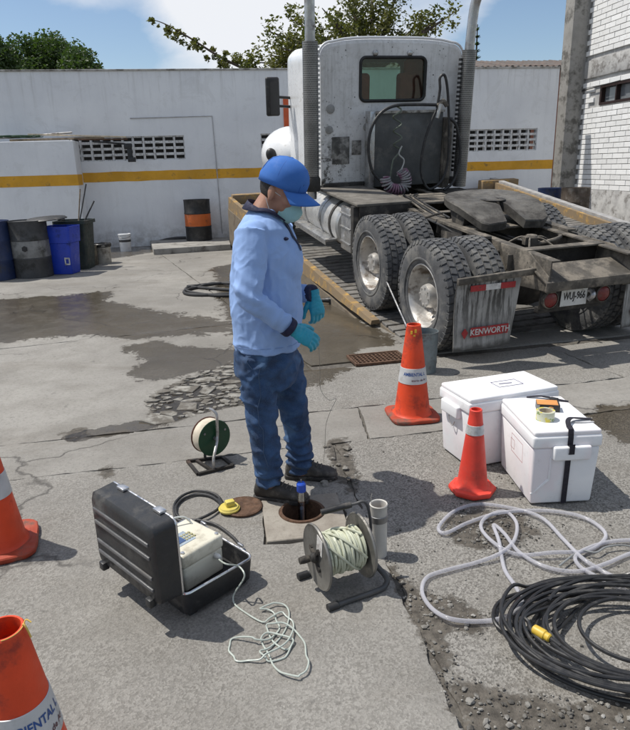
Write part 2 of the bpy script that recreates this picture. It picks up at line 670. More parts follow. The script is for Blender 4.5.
lA = lambda x: 4.225 + .223 * x
lB = lambda x: 3.655 + .2116 * x
lD1 = lambda x: 5.20 + .235 * x
lD2 = lambda x: 5.33 + .235 * x
lE = lambda x: 7.3 + .36 * x
xC = lambda y: .11 + (3.57 - y) * .155
xD = lambda y: -.6 - .384 * (y - 6.8)
xL = lambda y: -.6 + (7.0 - y) * .105
yB0 = lB(.115)
PLATE_A = rad(8)
slab([(-5, .2), (xC(.2), .2), (xC(yB0), yB0), (-5, lB(-5))], .045, .42, hole=((-.075, 2.80), .205, PLATE_A), jag=.01, seed=1)
slab([(-7, lB(-7)), (.33, lB(.33)), (.30, lA(.30)), (-7, lA(-7))], .05, .0, seed=2)
slab([(.33, lB(.33)), (6, lB(6)), (6, lA(6)), (.30, lA(.30))], .05, .05, seed=3)
slab([(xC(.2), .2), (6, .2), (6, lB(6)), (xC(yB0), yB0)], .045, 1.0, z=-.006, jag=.014, seed=4)
slab([(-9, lA(-9)), (xL(4.15), lA(xL(4.15))), (xL(7.05), lE(xL(7.05))), (-9, lE(-9))], .07, .0, jag=.008, seed=5)
slab([(xL(4.15), lA(xL(4.15))), (2.44, lA(2.44)), (2.17, lD1(2.17)), (xL(5.1), lD1(xL(5.1)))], .06, .7, jag=.008, seed=6)
slab([(2.44, lA(2.44)), (7, lA(7)), (7, lD1(7)), (2.17, lD1(2.17))], .07, .55, jag=.008, seed=7)
slab([(xL(5.1), lD1(xL(5.1))), (-.016, lD1(-.016)), (-.62, 7.05)], .07, .3, seed=8)
slab([(-9, lE(-9)), (xD(7.07), lE(xD(7.07))), (xD(14.9), 14.9), (-9, 14.9)], .12, .0, jag=.006, seed=9)
slab([(xD(5.33), lD2(xD(5.33))), (9, lD2(9)), (9, 17.5), (xD(14.9), 17.5), (xD(14.9), 14.9)], .10, .15, jag=.006, seed=10)

# square concrete collar with the round inspection opening
def mat_collar():
    t = NT('collar_concrete')
    c = t.mix(t.ramp(t.noise(6, 7, .65), .3, .7), (.20, .175, .145), (.30, .275, .235))
    c = t.mix(t.math('MULTIPLY', t.ramp(t.noise(40, 5, .7), .5, .7), .4), c, (.13, .11, .09))
    return t.done(Base_Color=c, Roughness=.88, Normal=t.bump(t.noise(90, 6, .7), .35, .008))
M_COLLAR = mat_collar()
M_RUST = pm('rust', (.105, .058, .035), .85, .2, .4, 25, .4, 90)
manhole = thing('manhole', 'open round manhole in a brownish square concrete collar beside the cable reel', 'manhole', (-.075, 2.80, 0), PLATE_A)
sq = []
NR = 48
for k in range(NR):
    w = 2 * math.pi * k / NR
    cs, sn = math.cos(w), math.sin(w)
    s = .198 / max(abs(cs), abs(sn))
    sq.append(V(s * cs, s * sn, 0))
hc = Matrix.Rotation(-PLATE_A, 3, 'Z') @ Vector((HOLE.x + .075, HOLE.y - 2.80, 0))
circ = [V(hc.x + .118 * math.cos(2 * math.pi * k / NR), hc.y + .118 * math.sin(2 * math.pi * k / NR), 0) for k in range(NR)]
def zz(L, z): return [V(p.x, p.y, z) for p in L]
MB().loft([zz(sq, -.06), zz(sq, .004), zz([p * .985 for p in sq], .008), zz(circ, .006), zz(circ, -.12)], cap=False).build('collar', M_COLLAR, manhole)
ringp = [(.117, -.10), (.117, .004), (.112, .013), (.100, .013), (.097, .004), (.097, -.55), (.02, -.56), (0.0, -.56)]
MB().lathe(ringp, 40, hc, capped=False).build('iron_ring', M_RUST, manhole, recalc=False)
# the cast disc lying beside it
mh_lid = MB().lathe([(0, .002), (.098, .002), (.1, .012), (.092, .016), (.085, .012), (0, .012)], 40, (0, 0, 0)).build('iron_disc', M_RUST)
mh_lid.location = G(243, 508, .002)
tag(mh_lid, 'flat rusty iron disc lying on the concrete beside the yellow plug', 'disc')

# loose gravel in the dark soil strip
def stone(mb, c, r, flat=.6, seed=0):
    rnd = random.Random(seed)
    R = Matrix.Rotation(rnd.uniform(0, 6.3), 3, 'Z') @ Matrix.Rotation(rnd.uniform(-.4, .4), 3, 'X')
    vs = []
    t = (1 + 5 ** .5) / 2
    ico = [(-1, t, 0), (1, t, 0), (-1, -t, 0), (1, -t, 0), (0, -1, t), (0, 1, t), (0, -1, -t), (0, 1, -t), (t, 0, -1), (t, 0, 1), (-t, 0, -1), (-t, 0, 1)]
    sx, sy = rnd.uniform(.8, 1.3), rnd.uniform(.7, 1.1)
    for p in ico:
        q = Vector(p).normalized() * rnd.uniform(.75, 1.15)
        vs.append(Vector(c) + R @ Vector((q.x * r * sx, q.y * r * sy, q.z * r * flat)))
    mb.add(vs, [(0, 11, 5), (0, 5, 1), (0, 1, 7), (0, 7, 10), (0, 10, 11), (1, 5, 9), (5, 11, 4), (11, 10, 2), (10, 7, 6), (7, 1, 8), (3, 9, 4), (3, 4, 2), (3, 2, 6), (3, 6, 8), (3, 8, 9), (4, 9, 5), (2, 4, 11), (6, 2, 10), (8, 6, 7), (9, 8, 1)])
def mat_gravel():
    t = NT('gravel')
    c = t.mix(t.ramp(t.noise(14, 2), .35, .65), (.06, .055, .048), (.22, .21, .19))
    c = t.mix(t.ramp(t.noise(33, 2), .58, .68), c, (.30, .29, .27))
    return t.done(Base_Color=c, Roughness=.85, Normal=t.bump(t.noise(120, 4), .3, .004))
M_GRAVEL = mat_gravel()
gmb = MB()
rnd = random.Random(3)
cnt = 0
while cnt < 1300:
    x, y = rnd.uniform(.2, 1.6), rnd.uniform(1.2, 3.7)
    sd = max(poly_sd(np.array([[x, y]]), p)[0] for p in SOIL)
    if sd > -.04 * rnd.random() or (rnd.random() < .05 and x > xC(y)):
        r = rnd.choice([.0025, .003, .004, .004, .006, .008, .012]) * rnd.uniform(.8, 1.2)
        if r > .008 and sd < .02: r *= .5
        stone(gmb, (x, y, -.004 + r * .25), r, .55, cnt)
        cnt += 1
gravel = gmb.build('gravel', M_GRAVEL, smooth=0)
tag(gravel, 'loose grey gravel in dark soil along the broken slab edge', 'gravel', kind='stuff')

# broken-up patch: concrete fragments standing proud of the muddy hollow
M_FRAG = pm('broken_concrete', (.25, .24, .215), .85, 0, .28, 9, .5, 70, dirt=(.105, .094, .078), damt=.62, dscale=8)
rnd = random.Random(12)
frag_poly = np.array(SOIL[4])
placed = []
tries = 0
while len(placed) < 130 and tries < 9000:
    tries += 1
    x, y = rnd.uniform(-1.4, -.35), rnd.uniform(3.9, 5.6)
    sdv = poly_sd(np.array([[x, y]]), SOIL[4])[0]
    if sdv < .012:
        continue
    r = rnd.choice([.02, .028, .035, .045, .06, .085, .10])
    if r > .05 and sdv < .05: continue
    if any((x - a) ** 2 + (y - b) ** 2 < (.80 * (r + c)) ** 2 for a, b, c in placed):
        continue
    placed.append((x, y, r))
for i, (x, y, r) in enumerate(placed):
    mb = MB()
    n = rnd.randint(4, 7)
    h = rnd.uniform(.003, .011)
    pts = []
    a0 = rnd.uniform(0, 6)
    ex = rnd.uniform(1.0, 1.7)
    ra = rnd.uniform(-.5, .5)
    for k in range(n):
        a = a0 + 2 * math.pi * (k + rnd.uniform(-.32, .32)) / n
        rr = r * rnd.uniform(.72, 1.12)
        p = Vector((rr * ex * math.cos(a), rr * math.sin(a) / ex ** .5, 0))
        pts.append(Matrix.Rotation(ra, 3, 'Z') @ p)
    tx, ty = rnd.uniform(-.05, .05), rnd.uniform(-.05, .05)
    low = [p * 1.02 + Vector((0, 0, -.012)) for p in pts]
    mid_ = [p + Vector((0, 0, h * .7 + p.x * tx + p.y * ty)) for p in pts]
    top = [p * .94 + Vector((0, 0, h + p.x * tx + p.y * ty)) for p in pts]
    mb.loft([low, mid_, top])
    o = mb.build('concrete_fragment', M_FRAG, ground, smooth=0)
    o.location = (x, y, -.001)
# rubble at the broken slab corner by the worker's boots
for i in range(16):
    px, py = rnd.uniform(324, 350), rnd.uniform(442, 486)
    p = G(px, py)
    mb = MB()
    stone(mb, (0, 0, 0), rnd.uniform(.012, .032), .5, i + 900)
    o = mb.build('concrete_fragment', M_FRAG, ground, smooth=0)
    o.location = (p.x, p.y, .004)

# =================================================================== YARD WALL
WYAW = rad(8.5)
W0 = Vector((-4.8, 15.0, 0))
wd = Vector((math.cos(WYAW), math.sin(WYAW), 0))
wnn = Vector((math.sin(WYAW), -math.cos(WYAW), 0))      # faces the yard
def WALL(x, y, off=0.0):
    """(distance along wall, height) of a photograph point on the wall face"""
    d = ray(x, y)
    o = W0 + wnn * off
    t = (o - CAMP).dot(wnn) / d.dot(wnn)
    p = CAMP + d * t
    return (p - W0).dot(wd), p.z
def mat_wall():
    t = NT('white_wall_paint')
    tc = t.node('ShaderNodeTexCoord').outputs['Object']
    t.tc = tc
    c = t.mix(t.ramp(t.noise(.8, 7, .6), .3, .7), (.66, .67, .69), (.76, .77, .78))
    mp = t.node('ShaderNodeMapping')
    mp.inputs['Scale'].default_value = (5, 5, .35)
    t.l.new(tc, mp.inputs['Vector'])
    st = t.noise(1.6, 7, .7, vec=mp.outputs[0])
    sx = t.node('ShaderNodeSeparateXYZ')
    t.l.new(tc, sx.inputs[0])
    topm = t.ramp(sx.outputs['Z'], 2.9, 3.75)
    botm = t.ramp(sx.outputs['Z'], .0, .75, 1, 0)
    c = t.mix(t.math('MULTIPLY', t.ramp(st, .48, .75), t.math('ADD', .12, t.math('MULTIPLY', topm, .45))), c, (.34, .33, .31))
    c = t.mix(t.math('MULTIPLY', t.math('MULTIPLY', botm, t.ramp(t.noise(4, 8, .7), .35, .65)), .65), c, (.24, .225, .20))
    c = t.mix(t.math('MULTIPLY', t.ramp(t.noise(11, 6, .75), .64, .74), .5), c, (.30, .29, .28))
    c = t.mix(t.math('MULTIPLY', t.ramp(t.noise(1.7, 9, .75, 1.2), .54, .60), .20), c, (.50, .50, .49))
    return t.done(Base_Color=c, Roughness=.8, Normal=t.bump(t.math('ADD', t.noise(22, 5), t.math('MULTIPLY', t.noise(3, 3), 1.5)), .12, .02))
M_WALL = mat_wall()
M_STRIPE = pm('yellow_wall_paint', (.62, .315, .020), .7, 0, .14, 3, .1, 40, dirt=(.26, .16, .05), damt=.25, dscale=6)
M_VENT = pm('vent_block_paint', (.60, .60, .60), .85, 0, .15, 8, .1, 60, dirt=(.25, .24, .22), damt=.4, dscale=12)
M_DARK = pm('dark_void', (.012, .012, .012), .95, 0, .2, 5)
WH = 3.74
wall = thing('yard_wall', 'long white rear wall with yellow stripe and block vents behind the parked truck', 'wall', W0, WYAW)
s_l = -9.0
s_r = WALL(557.5, 100)[0]
zv0 = WALL(150, 160)[1]
zv1 = WALL(150, 136)[1]
vents = [(WALL(70, 150)[0], WALL(185, 150)[0]), (WALL(261, 145)[0], WALL(300, 145)[0]), (WALL(452, 140)[0], WALL(537, 140)[0])]
def wbox(x0, x1, z0, z1, y0=0.0, y1=.18, mb=None):
    mb = mb if mb is not None else MB()
    return mb.box(((x0 + x1) / 2, (y0 + y1) / 2, (z0 + z1) / 2), (x1 - x0, y1 - y0, z1 - z0))
wmb = MB()
wbox(s_l, s_r, -.1, zv0, mb=wmb)
wbox(s_l, s_r, zv1, WH, mb=wmb)
e0 = s_l
for a, b in vents:
    wbox(e0, a, zv0, zv1, mb=wmb)
    e0 = b
wbox(e0, s_r, zv0, zv1, mb=wmb)
wmb.build('wall_face', M_WALL, wall, smooth=0)
wbox(s_l, s_r, WH, WH + .035, -.03, .21).build('coping', pm('coping', (.42, .41, .39), .85, 0, .25, 5, .2, 30, dirt=(.15, .14, .12), damt=.5), wall, bevel=.008)
zs0, zs1 = WALL(200, 179)[1], WALL(200, 169.5)[1]
def stripe(x0, x1, z0, z1, y, parent):
    n = int((x1 - x0) / .12)
    rings = []
    for i in range(n + 1):
        x = x0 + (x1 - x0) * i / n
        a_, b_ = .010 * fbm(x * 2.3, 1.0, z0), .010 * fbm(x * 2.7, 5.0, z0)
        rings.append([V(x, y, z0 + a_), V(x, y, z1 + b_), V(x, y + .012, z1 + b_), V(x, y + .012, z0 + a_)])
    return MB().loft(rings).build('yellow_stripe', M_STRIPE, parent, smooth=0)
stripe(s_l, s_r, zs0, zs1, -.004, wall)
for a, b in vents:
    n = max(1, round((b - a) / .225))
    w = (b - a) / n
    for k in range(n):
        mb = MB()
        x0 = a + k * w
        wbox(x0, x0 + .022, zv0, zv1, .03, .14, mb)
        wbox(x0 + w - .022, x0 + w, zv0, zv1, .03, .14, mb)
        hz = (zv1 - zv0) / 4
        for j in range(5):
            zc = zv0 + hz * j
            wbox(x0 + .026, x0 + w - .026, max(zc - .027, zv0), min(zc + .027, zv1), .032, .138, mb)
        mb.build('vent_block', M_VENT, wall, smooth=0)
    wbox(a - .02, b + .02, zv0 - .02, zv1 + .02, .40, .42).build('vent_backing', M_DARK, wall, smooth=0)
# conduit running down the wall
cx_, _ = WALL(212, 115)
MB().tube([(WALL(130, 117)[0], -.012, WALL(150, 118)[1]), (cx_, -.012, WALL(212, 116)[1]), (cx_ + .05, -.012, .2)], .011, 8).build('conduit', pm('conduit', (.40, .40, .41), .7), wall)

# lower wall of the side room on the left
LOFF = .62
def LW(x, y): return WALL(x, y, LOFF)
lw_r = LW(80.5, 200)[0]
lw_h = LW(40, 141)[1]
low = thing('side_room_wall', 'low white block room with yellow stripe projecting from the rear wall behind the barrels', 'wall', W0, WYAW)
wbox(-9, lw_r, -.1, lw_h, -LOFF, -.005).build('wall_face', M_WALL, low, smooth=0, bevel=.01)
zl0, zl1 = LW(40, 186.5)[1], LW(40, 175.5)[1]
wbox(-9, lw_r + .004, zl0, zl1, -LOFF - .004, -.1).build('yellow_stripe', M_STRIPE, low, smooth=0)
# junk lying on the low roof
def wall_pt(x, y, off): 
    s, z = WALL(x, y, off)
    p = W0 + wd * s + wnn * off
    return V(p.x, p.y, z)
M_STEEL = pm('dull_steel', (.30, .30, .30), .45, .85, .25, 8, .1, 60, dirt=(.10, .07, .05), damt=.35)
M_WOOD = pm('grey_timber', (.30, .235, .165), .85, 0, .3, 12, .3, 50, dirt=(.12, .09, .06), damt=.4)
M_BLACKPL = pm('black_plastic', (.018, .018, .019), .5, 0, .3, 9, .12, 60, dirt=(.10, .09, .08), damt=.18, dscale=7)
zt = lw_h + .004
junk = [('timber_batten', [(10, 141), (104, 137.5)], .030, M_WOOD, 'weathered timber batten lying along the top of the low room wall', 'timber'),
        ('timber_batten', [(28, 134.5), (126, 137)], .024, pm('pale_timber', (.52, .44, .33), .8, 0, .25, 15), 'long pale timber batten lying across the low roof and the vents', 'timber'),
        ('steel_pipe', [(-10, 139), (72, 132.5)], .020, M_STEEL, 'steel pipe tilted upward on top of the low room wall', 'pipe'),
        ('steel_pipe', [(78, 140), (128, 144)], .016, M_RUST, 'thin rusty pipe jutting from the low roof past the vents', 'pipe')]
for nm, px, r, m, lab, cat in junk:
    a, b = wall_pt(*px[0], .40), wall_pt(*px[1], .30)
    a.z = max(a.z, zt + r); b.z = max(b.z, zt + r * .6)
    mb = MB()
    if 'timber' in nm:
        mb.bar(a, b, r * 3, r * 1.4)
    else:
        mb.tube([a, b], r, 10)
    tag(mb.build(nm, m, bevel=.003 if 'timber' in nm else 0), lab, cat)
net = MB()
rnd = random.Random(5)
for k in range(9):
    c = wall_pt(rnd.uniform(-4, 26), 139.5, .42)
    c.z = zt + .05
    pts = [c + Vector((.5 * math.cos(a) * rnd.uniform(.3, 1), .12 * math.sin(a), .03 + .04 * rnd.random())) for a in np.linspace(0, 6.2, 9)]
    for q in pts: q.z = max(q.z, zt + .012)
    net.tube(catmull(pts, 4), .010, 6)
tag(net.build('rope_heap', pm('green_rope', (.035, .075, .045), .9, 0, .35, 20)), 'heap of dark green rope on top of the low room wall', 'rope')
# black plastic thing hooked on the pipe end
p = wall_pt(128.5, 153, .28)
mb = MB()
mb.box(p + V(0, 0, .14), (.16, .07, .12)); mb.box(p + V(.03, 0, -.02), (.10, .06, .26)); mb.box(p + V(.06, -.01, -.14), (.16, .08, .10)); mb.tube([p + V(-.75, .06, .26), p + V(-.05, 0, .19)], .02, 8)
tag(mb.build('bracket_arm', M_BLACKPL, bevel=.012), 'black bracket arm hanging in front of the wall vents', 'bracket')
# orange board hung on the wall behind the cab
a, b = wall_pt(283, 97, .03), wall_pt(299, 134, .03)
mb = MB(); mb.prism([V(a.x, a.y, b.z), V(b.x, b.y, b.z), V(b.x, b.y, a.z + .12), V(b.x - .15, b.y - .02, a.z), V(a.x, a.y, a.z)], wnn * -.025)
tag(mb.build('sign_board', pm('orange_board', (.60, .10, .025), .6, 0, .12, 5), bevel=.004), 'plain orange board fixed on the wall beside the truck mirror', 'board')

# =================================================================== BUILDINGS BEHIND
# brick building on the right
e_dir = Vector((math.sin(rad(8.4)), -math.cos(rad(8.4)), 0))
b_n = Vector((-e_dir.y * -1 * -1, 0, 0))
BN = Vector((-math.cos(rad(8.4)), -math.sin(rad(8.4)), 0))   # face normal, towards the yard
B0 = V(*AT(574, 185, 17.0).xy, 0)
bld = thing('brick_building', 'tall white painted block building with grey beam and dark window beside the wall', 'building', B0, 0)
Rb = Matrix((e_dir, -BN, Vector((0, 0, 1)))).transposed()     # local: x along wall to camera, y into the building
bld.rotation_euler = Rb.to_euler()
def bpx(x, y):
    d = ray(x, y)
    t = (B0 - CAMP).dot(BN) / d.dot(BN)
    p = CAMP + d * t
    return (p - B0).dot(e_dir), p.z
M_MORTAR = pm('mortar', (.40, .395, .385), .9, 0, .2, 5, .2, 60)
def mat_brick():
    t = NT('white_block')
    oi = t.node('ShaderNodeObjectInfo')
    c = t.mix(oi.outputs['Random'], (.70, .70, .69), (.82, .82, .81))
    c = t.mix(t.math('MULTIPLY', t.ramp(t.noise(9, 7, .7), .5, .75), .4), c, (.40, .385, .36))
    return t.done(Base_Color=c, Roughness=.85, Normal=t.bump(t.noise(40, 5), .25, .01))
M_BRICK = mat_brick()
M_CONC = pm('grey_concrete', (.40, .395, .385), .88, 0, .25, 4, .25, 40, dirt=(.17, .16, .15), damt=.4, dscale=5)
wx0, wz1 = bpx(601, 85.5)
_, wz0 = bpx(601, 105)
zb0 = bpx(600, 81)[1]; 
beam0 = bpx(600, 76)[1]; beam1 = bpx(600, 58)[1]
LEN = 4.6
bm_ = MB()
for (x0, x1, z0, z1) in ((0, LEN, -.1, wz0), (0, wx0, wz0, wz1), (wx0 + 1.9, LEN, wz0, wz1), (0, LEN, wz1, 8.0)):
    bm_.box(((x0 + x1) / 2, .15, (z0 + z1) / 2), (x1 - x0, .26, z1 - z0))
bm_.build('mortar_wall', M_MORTAR, bld, smooth=0)
MB().box((LEN / 2, .004, (beam0 + beam1) / 2), (LEN, .06, beam1 - beam0)).build('concrete_beam', M_CONC, bld, bevel=.01)
dz0 = bpx(600, 190)[1]
MB().box((LEN / 2, .0, dz0 / 2 - .1), (LEN, .05, dz0 + .2)).build('plaster_dado', M_CONC, bld, bevel=.01)
BHt, BL_ = .118, .40
bmesh_ = MB().box((0, 0, 0), (BL_ - .014, .04, BHt - .014)).mesh(bevel=.004, seg=1)
bmesh_.materials.append(M_BRICK)
row = 0
z = dz0 + BHt / 2
nb = 0
x_vis = 3.1
far_mb = MB()
while z < 6.0:
    if not (beam0 - BHt * .45 < z < beam1 + BHt * .45):
        x = .16 + (BL_ / 2 if row % 2 else 0)
        while x < LEN - BL_ / 2:
            if not (x + BL_ / 2 > wx0 - .03 and x - BL_ / 2 < wx0 + 1.93 and wz0 - .05 < z < wz1 + .05):
                if x < x_vis and nb < 300:
                    o = obj('brick', bmesh_, None, bld)
                    o.location = (x + random.uniform(-.004, .004), random.uniform(-.001, .004), z)
                    nb += 1
                else:
                    far_mb.box((x, 0, z), (BL_ - .014, .04, BHt - .014))
            x += BL_
    z += BHt
    row += 1
tag(far_mb.build('brickwork', M_BRICK, bld, smooth=0), kind='stuff')
wfr = MB()
M_WFRAME = pm('dark_window_frame', (.035, .018, .016), .5, .3, .2, 8)
x1w = wx0 + 1.9
for (a, b, c, d) in ((wx0, wx0 + .07, wz0, wz1), (x1w - .07, x1w, wz0, wz1), (wx0 + .07, x1w - .07, wz0, wz0 + .055), (wx0 + .07, x1w - .07, wz1 - .055, wz1), (wx0 + .62, wx0 + .66, wz0 + .055, wz1 - .055), (wx0 + 1.22, wx0 + 1.26, wz0 + .055, wz1 - .055)):
    wfr.box(((a + b) / 2, .06, (c + d) / 2), (b - a, .14, d - c))
win = wfr.build('window', M_WFRAME, bld)
def mat_glass(name, tint, rough=.05):
    t = NT(name)
    t.done(Base_Color=tint, Roughness=rough)
    t.b.inputs['Specular IOR Level'].default_value = .8
    return t.m
M_PANE = mat_glass('grey_window_glass', (.16, .17, .18))
for k in range(3):
    MB().box((wx0 + .345 + .6 * k, .10, (wz0 + wz1) / 2), (.56, .012, wz1 - wz0 - .11)).build('pane', M_PANE, win, smooth=0)
MB().box((wx0 + .95, .24, (wz0 + wz1) / 2), (1.9, .02, wz1 - wz0)).build('window_back', M_DARK, bld)
# sloping cable on the facade
MB().tube(catmull([(-.2, -.04, bpx(566, 95)[1]), (.5, -.05, bpx(585, 90)[1]), (1.6, -.05, bpx(606, 84)[1])], 6), .012, 6).build('cable', M_BLACKPL, bld)
# corner pillar
pil = MB()
pA = AT(551, 185, 17.1); pB = AT(573, 185, 17.1)
pc = (pA + pB) / 2
w_ = (pB - pA).length
pil.box((0, 0, 4.2), (w_ * .62, .42, 8.6)); pil.box((w_ * .40, -.02, 4.2), (w_ * .30, .36, 8.59))
po = pil.build('concrete_pillar', pm('pillar_concrete', (.33, .32, .30), .9, 0, .3, 2.5, .3, 30, dirt=(.10, .095, .085), damt=.5, dscale=2.5), bevel=.012)
po.location = (pc.x, pc.y, 0); po.rotation_euler = (0, 0, rad(8))
tag(po, 'grey weathered concrete pillar at the corner of white block building', 'pillar')

# red tiled house roof beyond the wall
hs = thing('house', 'low house beyond the wall with a weathered reddish tile roof', 'house', (6.6, 24.0, -.06), rad(6))
MB().box((0, 1.5, 2.35), (8, 5, 4.7)).build('wall', pm('house_wall', (.30, .13, .085), .85, 0, .2, 2), hs)
M_TILE = pm('roof_tile', (.115, .088, .075), .9, 0, .3, 5, .4, 20, dirt=(.09, .085, .08), damt=.5)
rf = MB()
rf.prism([V(-4.4, -1.3, 4.62), V(-4.4, 1.5, 5.15), V(-4.4, 4.3, 4.62), V(-4.4, 4.3, 4.52), V(-4.4, 1.5, 5.04), V(-4.4, -1.3, 4.52)], (8.8, 0, 0))
roof = rf.build('roof', M_TILE, hs)
tm = MB().tube([(0, -1.42, 4.60), (0, 1.5, 5.17)], .07, 8).mesh()
tm.materials.append(M_TILE)
for k in range(44):
    o = obj('roof_tile', tm, None, roof)
    o.location = (-4.3 + .2 * k, random.uniform(-.03, .03), random.uniform(-.01, .01))

# =================================================================== VEGETATION
def mat_leaf(name, a, b, tr=.35):
    t = NT(name)
    at = t.attr('tone')
    c = t.mix(at, a, b)
    df = t.node('ShaderNodeBsdfPrincipled')
    t.put(df.inputs['Base Color'], c)
    df.inputs['Roughness'].default_value = .55
    ts = t.node('ShaderNodeBsdfTranslucent')
    t.put(ts.inputs['Color'], t.mix(1.0, c, (1.3, 1.4, .6), 'MULTIPLY'))
    mx = t.node('ShaderNodeMixShader')
    mx.inputs[0].default_value = tr
    t.l.new(df.outputs[0], mx.inputs[1]); t.l.new(ts.outputs[0], mx.inputs[2])
    t.l.new(mx.outputs[0], t.n['Material Output'].inputs['Surface'])
    return t.m
def leaf_mesh(clumps, per, size, rnd, flat=1.0, aspect=.5):
    vs, fs, tone = [], [], []
    for (c, r) in clumps:
        c = Vector(c)
        ct = rnd.random()
        for k in range(int(per * (r if r > 0 else 1))):
            d = Vector((rnd.gauss(0, 1), rnd.gauss(0, 1), rnd.gauss(0, 1) * flat))
            d = d.normalized() * r * (rnd.random() ** .45)
            p = c + d
            s = size * rnd.uniform(.6, 1.35)
            u = Vector((rnd.gauss(0, 1), rnd.gauss(0, 1), rnd.gauss(0, .6))).normalized()
            w = u.orthogonal().normalized()
            w = Matrix.Rotation(rnd.uniform(0, 6.3), 3, u) @ w
            n = u.cross(w)
            i = len(vs)
            vs += [p - u * s * .5, p + w * s * aspect * .5 + n * s * .08, p + u * s * .5, p - w * s * aspect * .5 + n * s * .08]
            fs.append((i, i + 1, i + 2, i + 3))
            tone.append(min(1, max(0, .55 * ct + .45 * rnd.random())))
    me = bpy.data.meshes.new('leaves')
    me.from_pydata([tuple(v) for v in vs], [], fs)
    a = me.attributes.new('tone', 'FLOAT', 'FACE')
    a.data.foreach_set('value', tone)
    return me
M_BARK = pm('bark', (.085, .065, .05), .95, 0, .3, 12, .6, 40)
M_LEAF_D = mat_leaf('dark_leaves', (.022, .046, .014), (.075, .125, .032))
M_LEAF_L = mat_leaf('olive_leaves', (.040, .058, .014), (.17, .165, .045))
def tree(name, label, base, limbs, clumps, leafm, per, size, rnd, trunk_r=.2):
    root = thing(name, label, 'tree', base)
    b = Vector(base)
    mb = MB()
    for pts in limbs:
        P = catmull([Vector(q[:3]) - b for q in pts], 5)
        r0_, r1_ = pts[0][3], pts[-1][3]
        mb.tube(P, [r0_ + (r1_ - r0_) * i / (len(P) - 1) for i in range(len(P))], 8)
    mb.build('trunk', M_BARK, root)
    me = leaf_mesh([(Vector(c) - b, r) for c, r in clumps], per, size, rnd)
    obj('crown', me, leafm, root)
    return root
def dome(px0, px1, ptop, pbot, Y, n, rr, rnd):
    """clumps filling a rounded crown between photograph limits at distance Y"""
    out = []
    a, b = AT(px0, pbot, Y), AT(px1, ptop, Y)
    cx, hw = (a.x + b.x) / 2, abs(b.x - a.x) / 2
    z0, z1 = a.z, b.z
    while len(out) < n:
        x, y, z = rnd.uniform(-1, 1), rnd.uniform(-1, 1), rnd.uniform(-.6, 1)
        if x * x + y * y + z * z > 1: continue
        if x * x + y * y + z * z < .35 and rnd.random() < .6: continue
        out.append((V(cx + x * (hw - rr * .6), Y + y * hw * .8, z0 + (z1 - z0) * .12 + z * (z1 - z0) * .78), rr * rnd.uniform(.6, 1.15)))
    return out
rnd = random.Random(21)
for (px0, px1, pt, pb, Y, n, lab) in ((8, 86, 31, 84, 27, 64, 'rounded dark green tree beyond the wall above the blue bin'), (58, 106, 54, 84, 25, 30, 'low dark green tree beyond the wall, sloping down beside the rounded tree'),
                                      (-38, 14, 18, 84, 22, 44, 'dark tree at the edge beyond the low room wall')):
    cl = dome(px0, px1, pt, pb, Y, n, .62 * Y / 27, rnd)
    cxm = sum(c.x for c, r in cl) / len(cl)
    zt_ = sum(c.z for c, r in cl) / len(cl)
    limbs = [[(cxm, Y, 0, .22), (cxm + .1, Y, zt_ * .5, .18), (cxm, Y, zt_, .07)]]
    for c, r in cl[:10]:
        limbs.append([(cxm, Y, zt_ * .62, .08), ((cxm + c.x) / 2, (Y + c.y) / 2, (zt_ * .7 + c.z) / 2, .05), (c.x, c.y, c.z, .015)])
    tree('broadleaf_tree', lab, (cxm, Y, 0), limbs, cl, M_LEAF_D, 620, .145, rnd)
# loose olive tree behind the truck, with a bare-ish branch sweeping left
Y = 19.5
def TP(x, y, dy=0, r=.05):
    p = AT(x, y, Y + dy)
    return (p.x, p.y, p.z, r)
base = V(AT(385, 60, Y).x, Y, 0)
limbs = [[(base.x, Y, 0, .24), TP(375, 130, 0, .2), TP(372, 70, 0, .13)]]
tips = [(300, 60), (268, 55), (240, 68), (265, 30), (290, 18), (322, 8), (345, -10), (372, -30), (398, -8), (420, 22), (440, 18), (455, 12), (335, 32), (360, 18), (405, 30), (384, 10), (310, 38), (280, 48), (430, 36), (255, 62)]
cl = []
for i, (x, y) in enumerate(tips):
    dy = rnd.uniform(-1.2, 1.2)
    e = TP(x, y, dy, .01)
    limbs.append([TP(372, 72, 0, .10), TP((372 * 1.1 + x * .9) / 2, (66 + y) / 2 + 4, dy * .5, .05), e])
    lim = 6 if x > 400 else 9
    for k in range(lim):
        f = rnd.uniform(.42, 1.02)
        q = Vector(TP(372 + (x - 372) * f, 64 + (y - 64) * f + rnd.uniform(-13, 11), dy * f + rnd.uniform(-.6, .6))[:3])
        cl.append((q, rnd.uniform(.16, .46)))
# long sweeping branch
br = [TP(300, 78, .2, .05), TP(255, 72, 0, .035), TP(222, 58, -.2, .028), TP(190, 38, -.3, .018), TP(165, 24, -.3, .012), TP(150, 19, -.3, .006)]
limbs.append(br)
for k in range(70):
    f = rnd.random()
    x = 150 + 110 * f
    y = 19 + 52 * f + rnd.uniform(-2, 13) * (0.5 + f)
    cl.append((Vector(TP(x, y, -.2 + rnd.uniform(-.3, .3))[:3]), rnd.uniform(.03, .11)))
for k in range(16):
    x = rnd.uniform(225, 300)
    cl.append((Vector(TP(x, rnd.uniform(56, 72), rnd.uniform(-.4, .5))[:3]), rnd.uniform(.15, .32)))
tree('olive_tree', 'loose olive green tree behind the truck with a long branch over the wall', base, limbs, cl, M_LEAF_L, 215, .12, rnd)
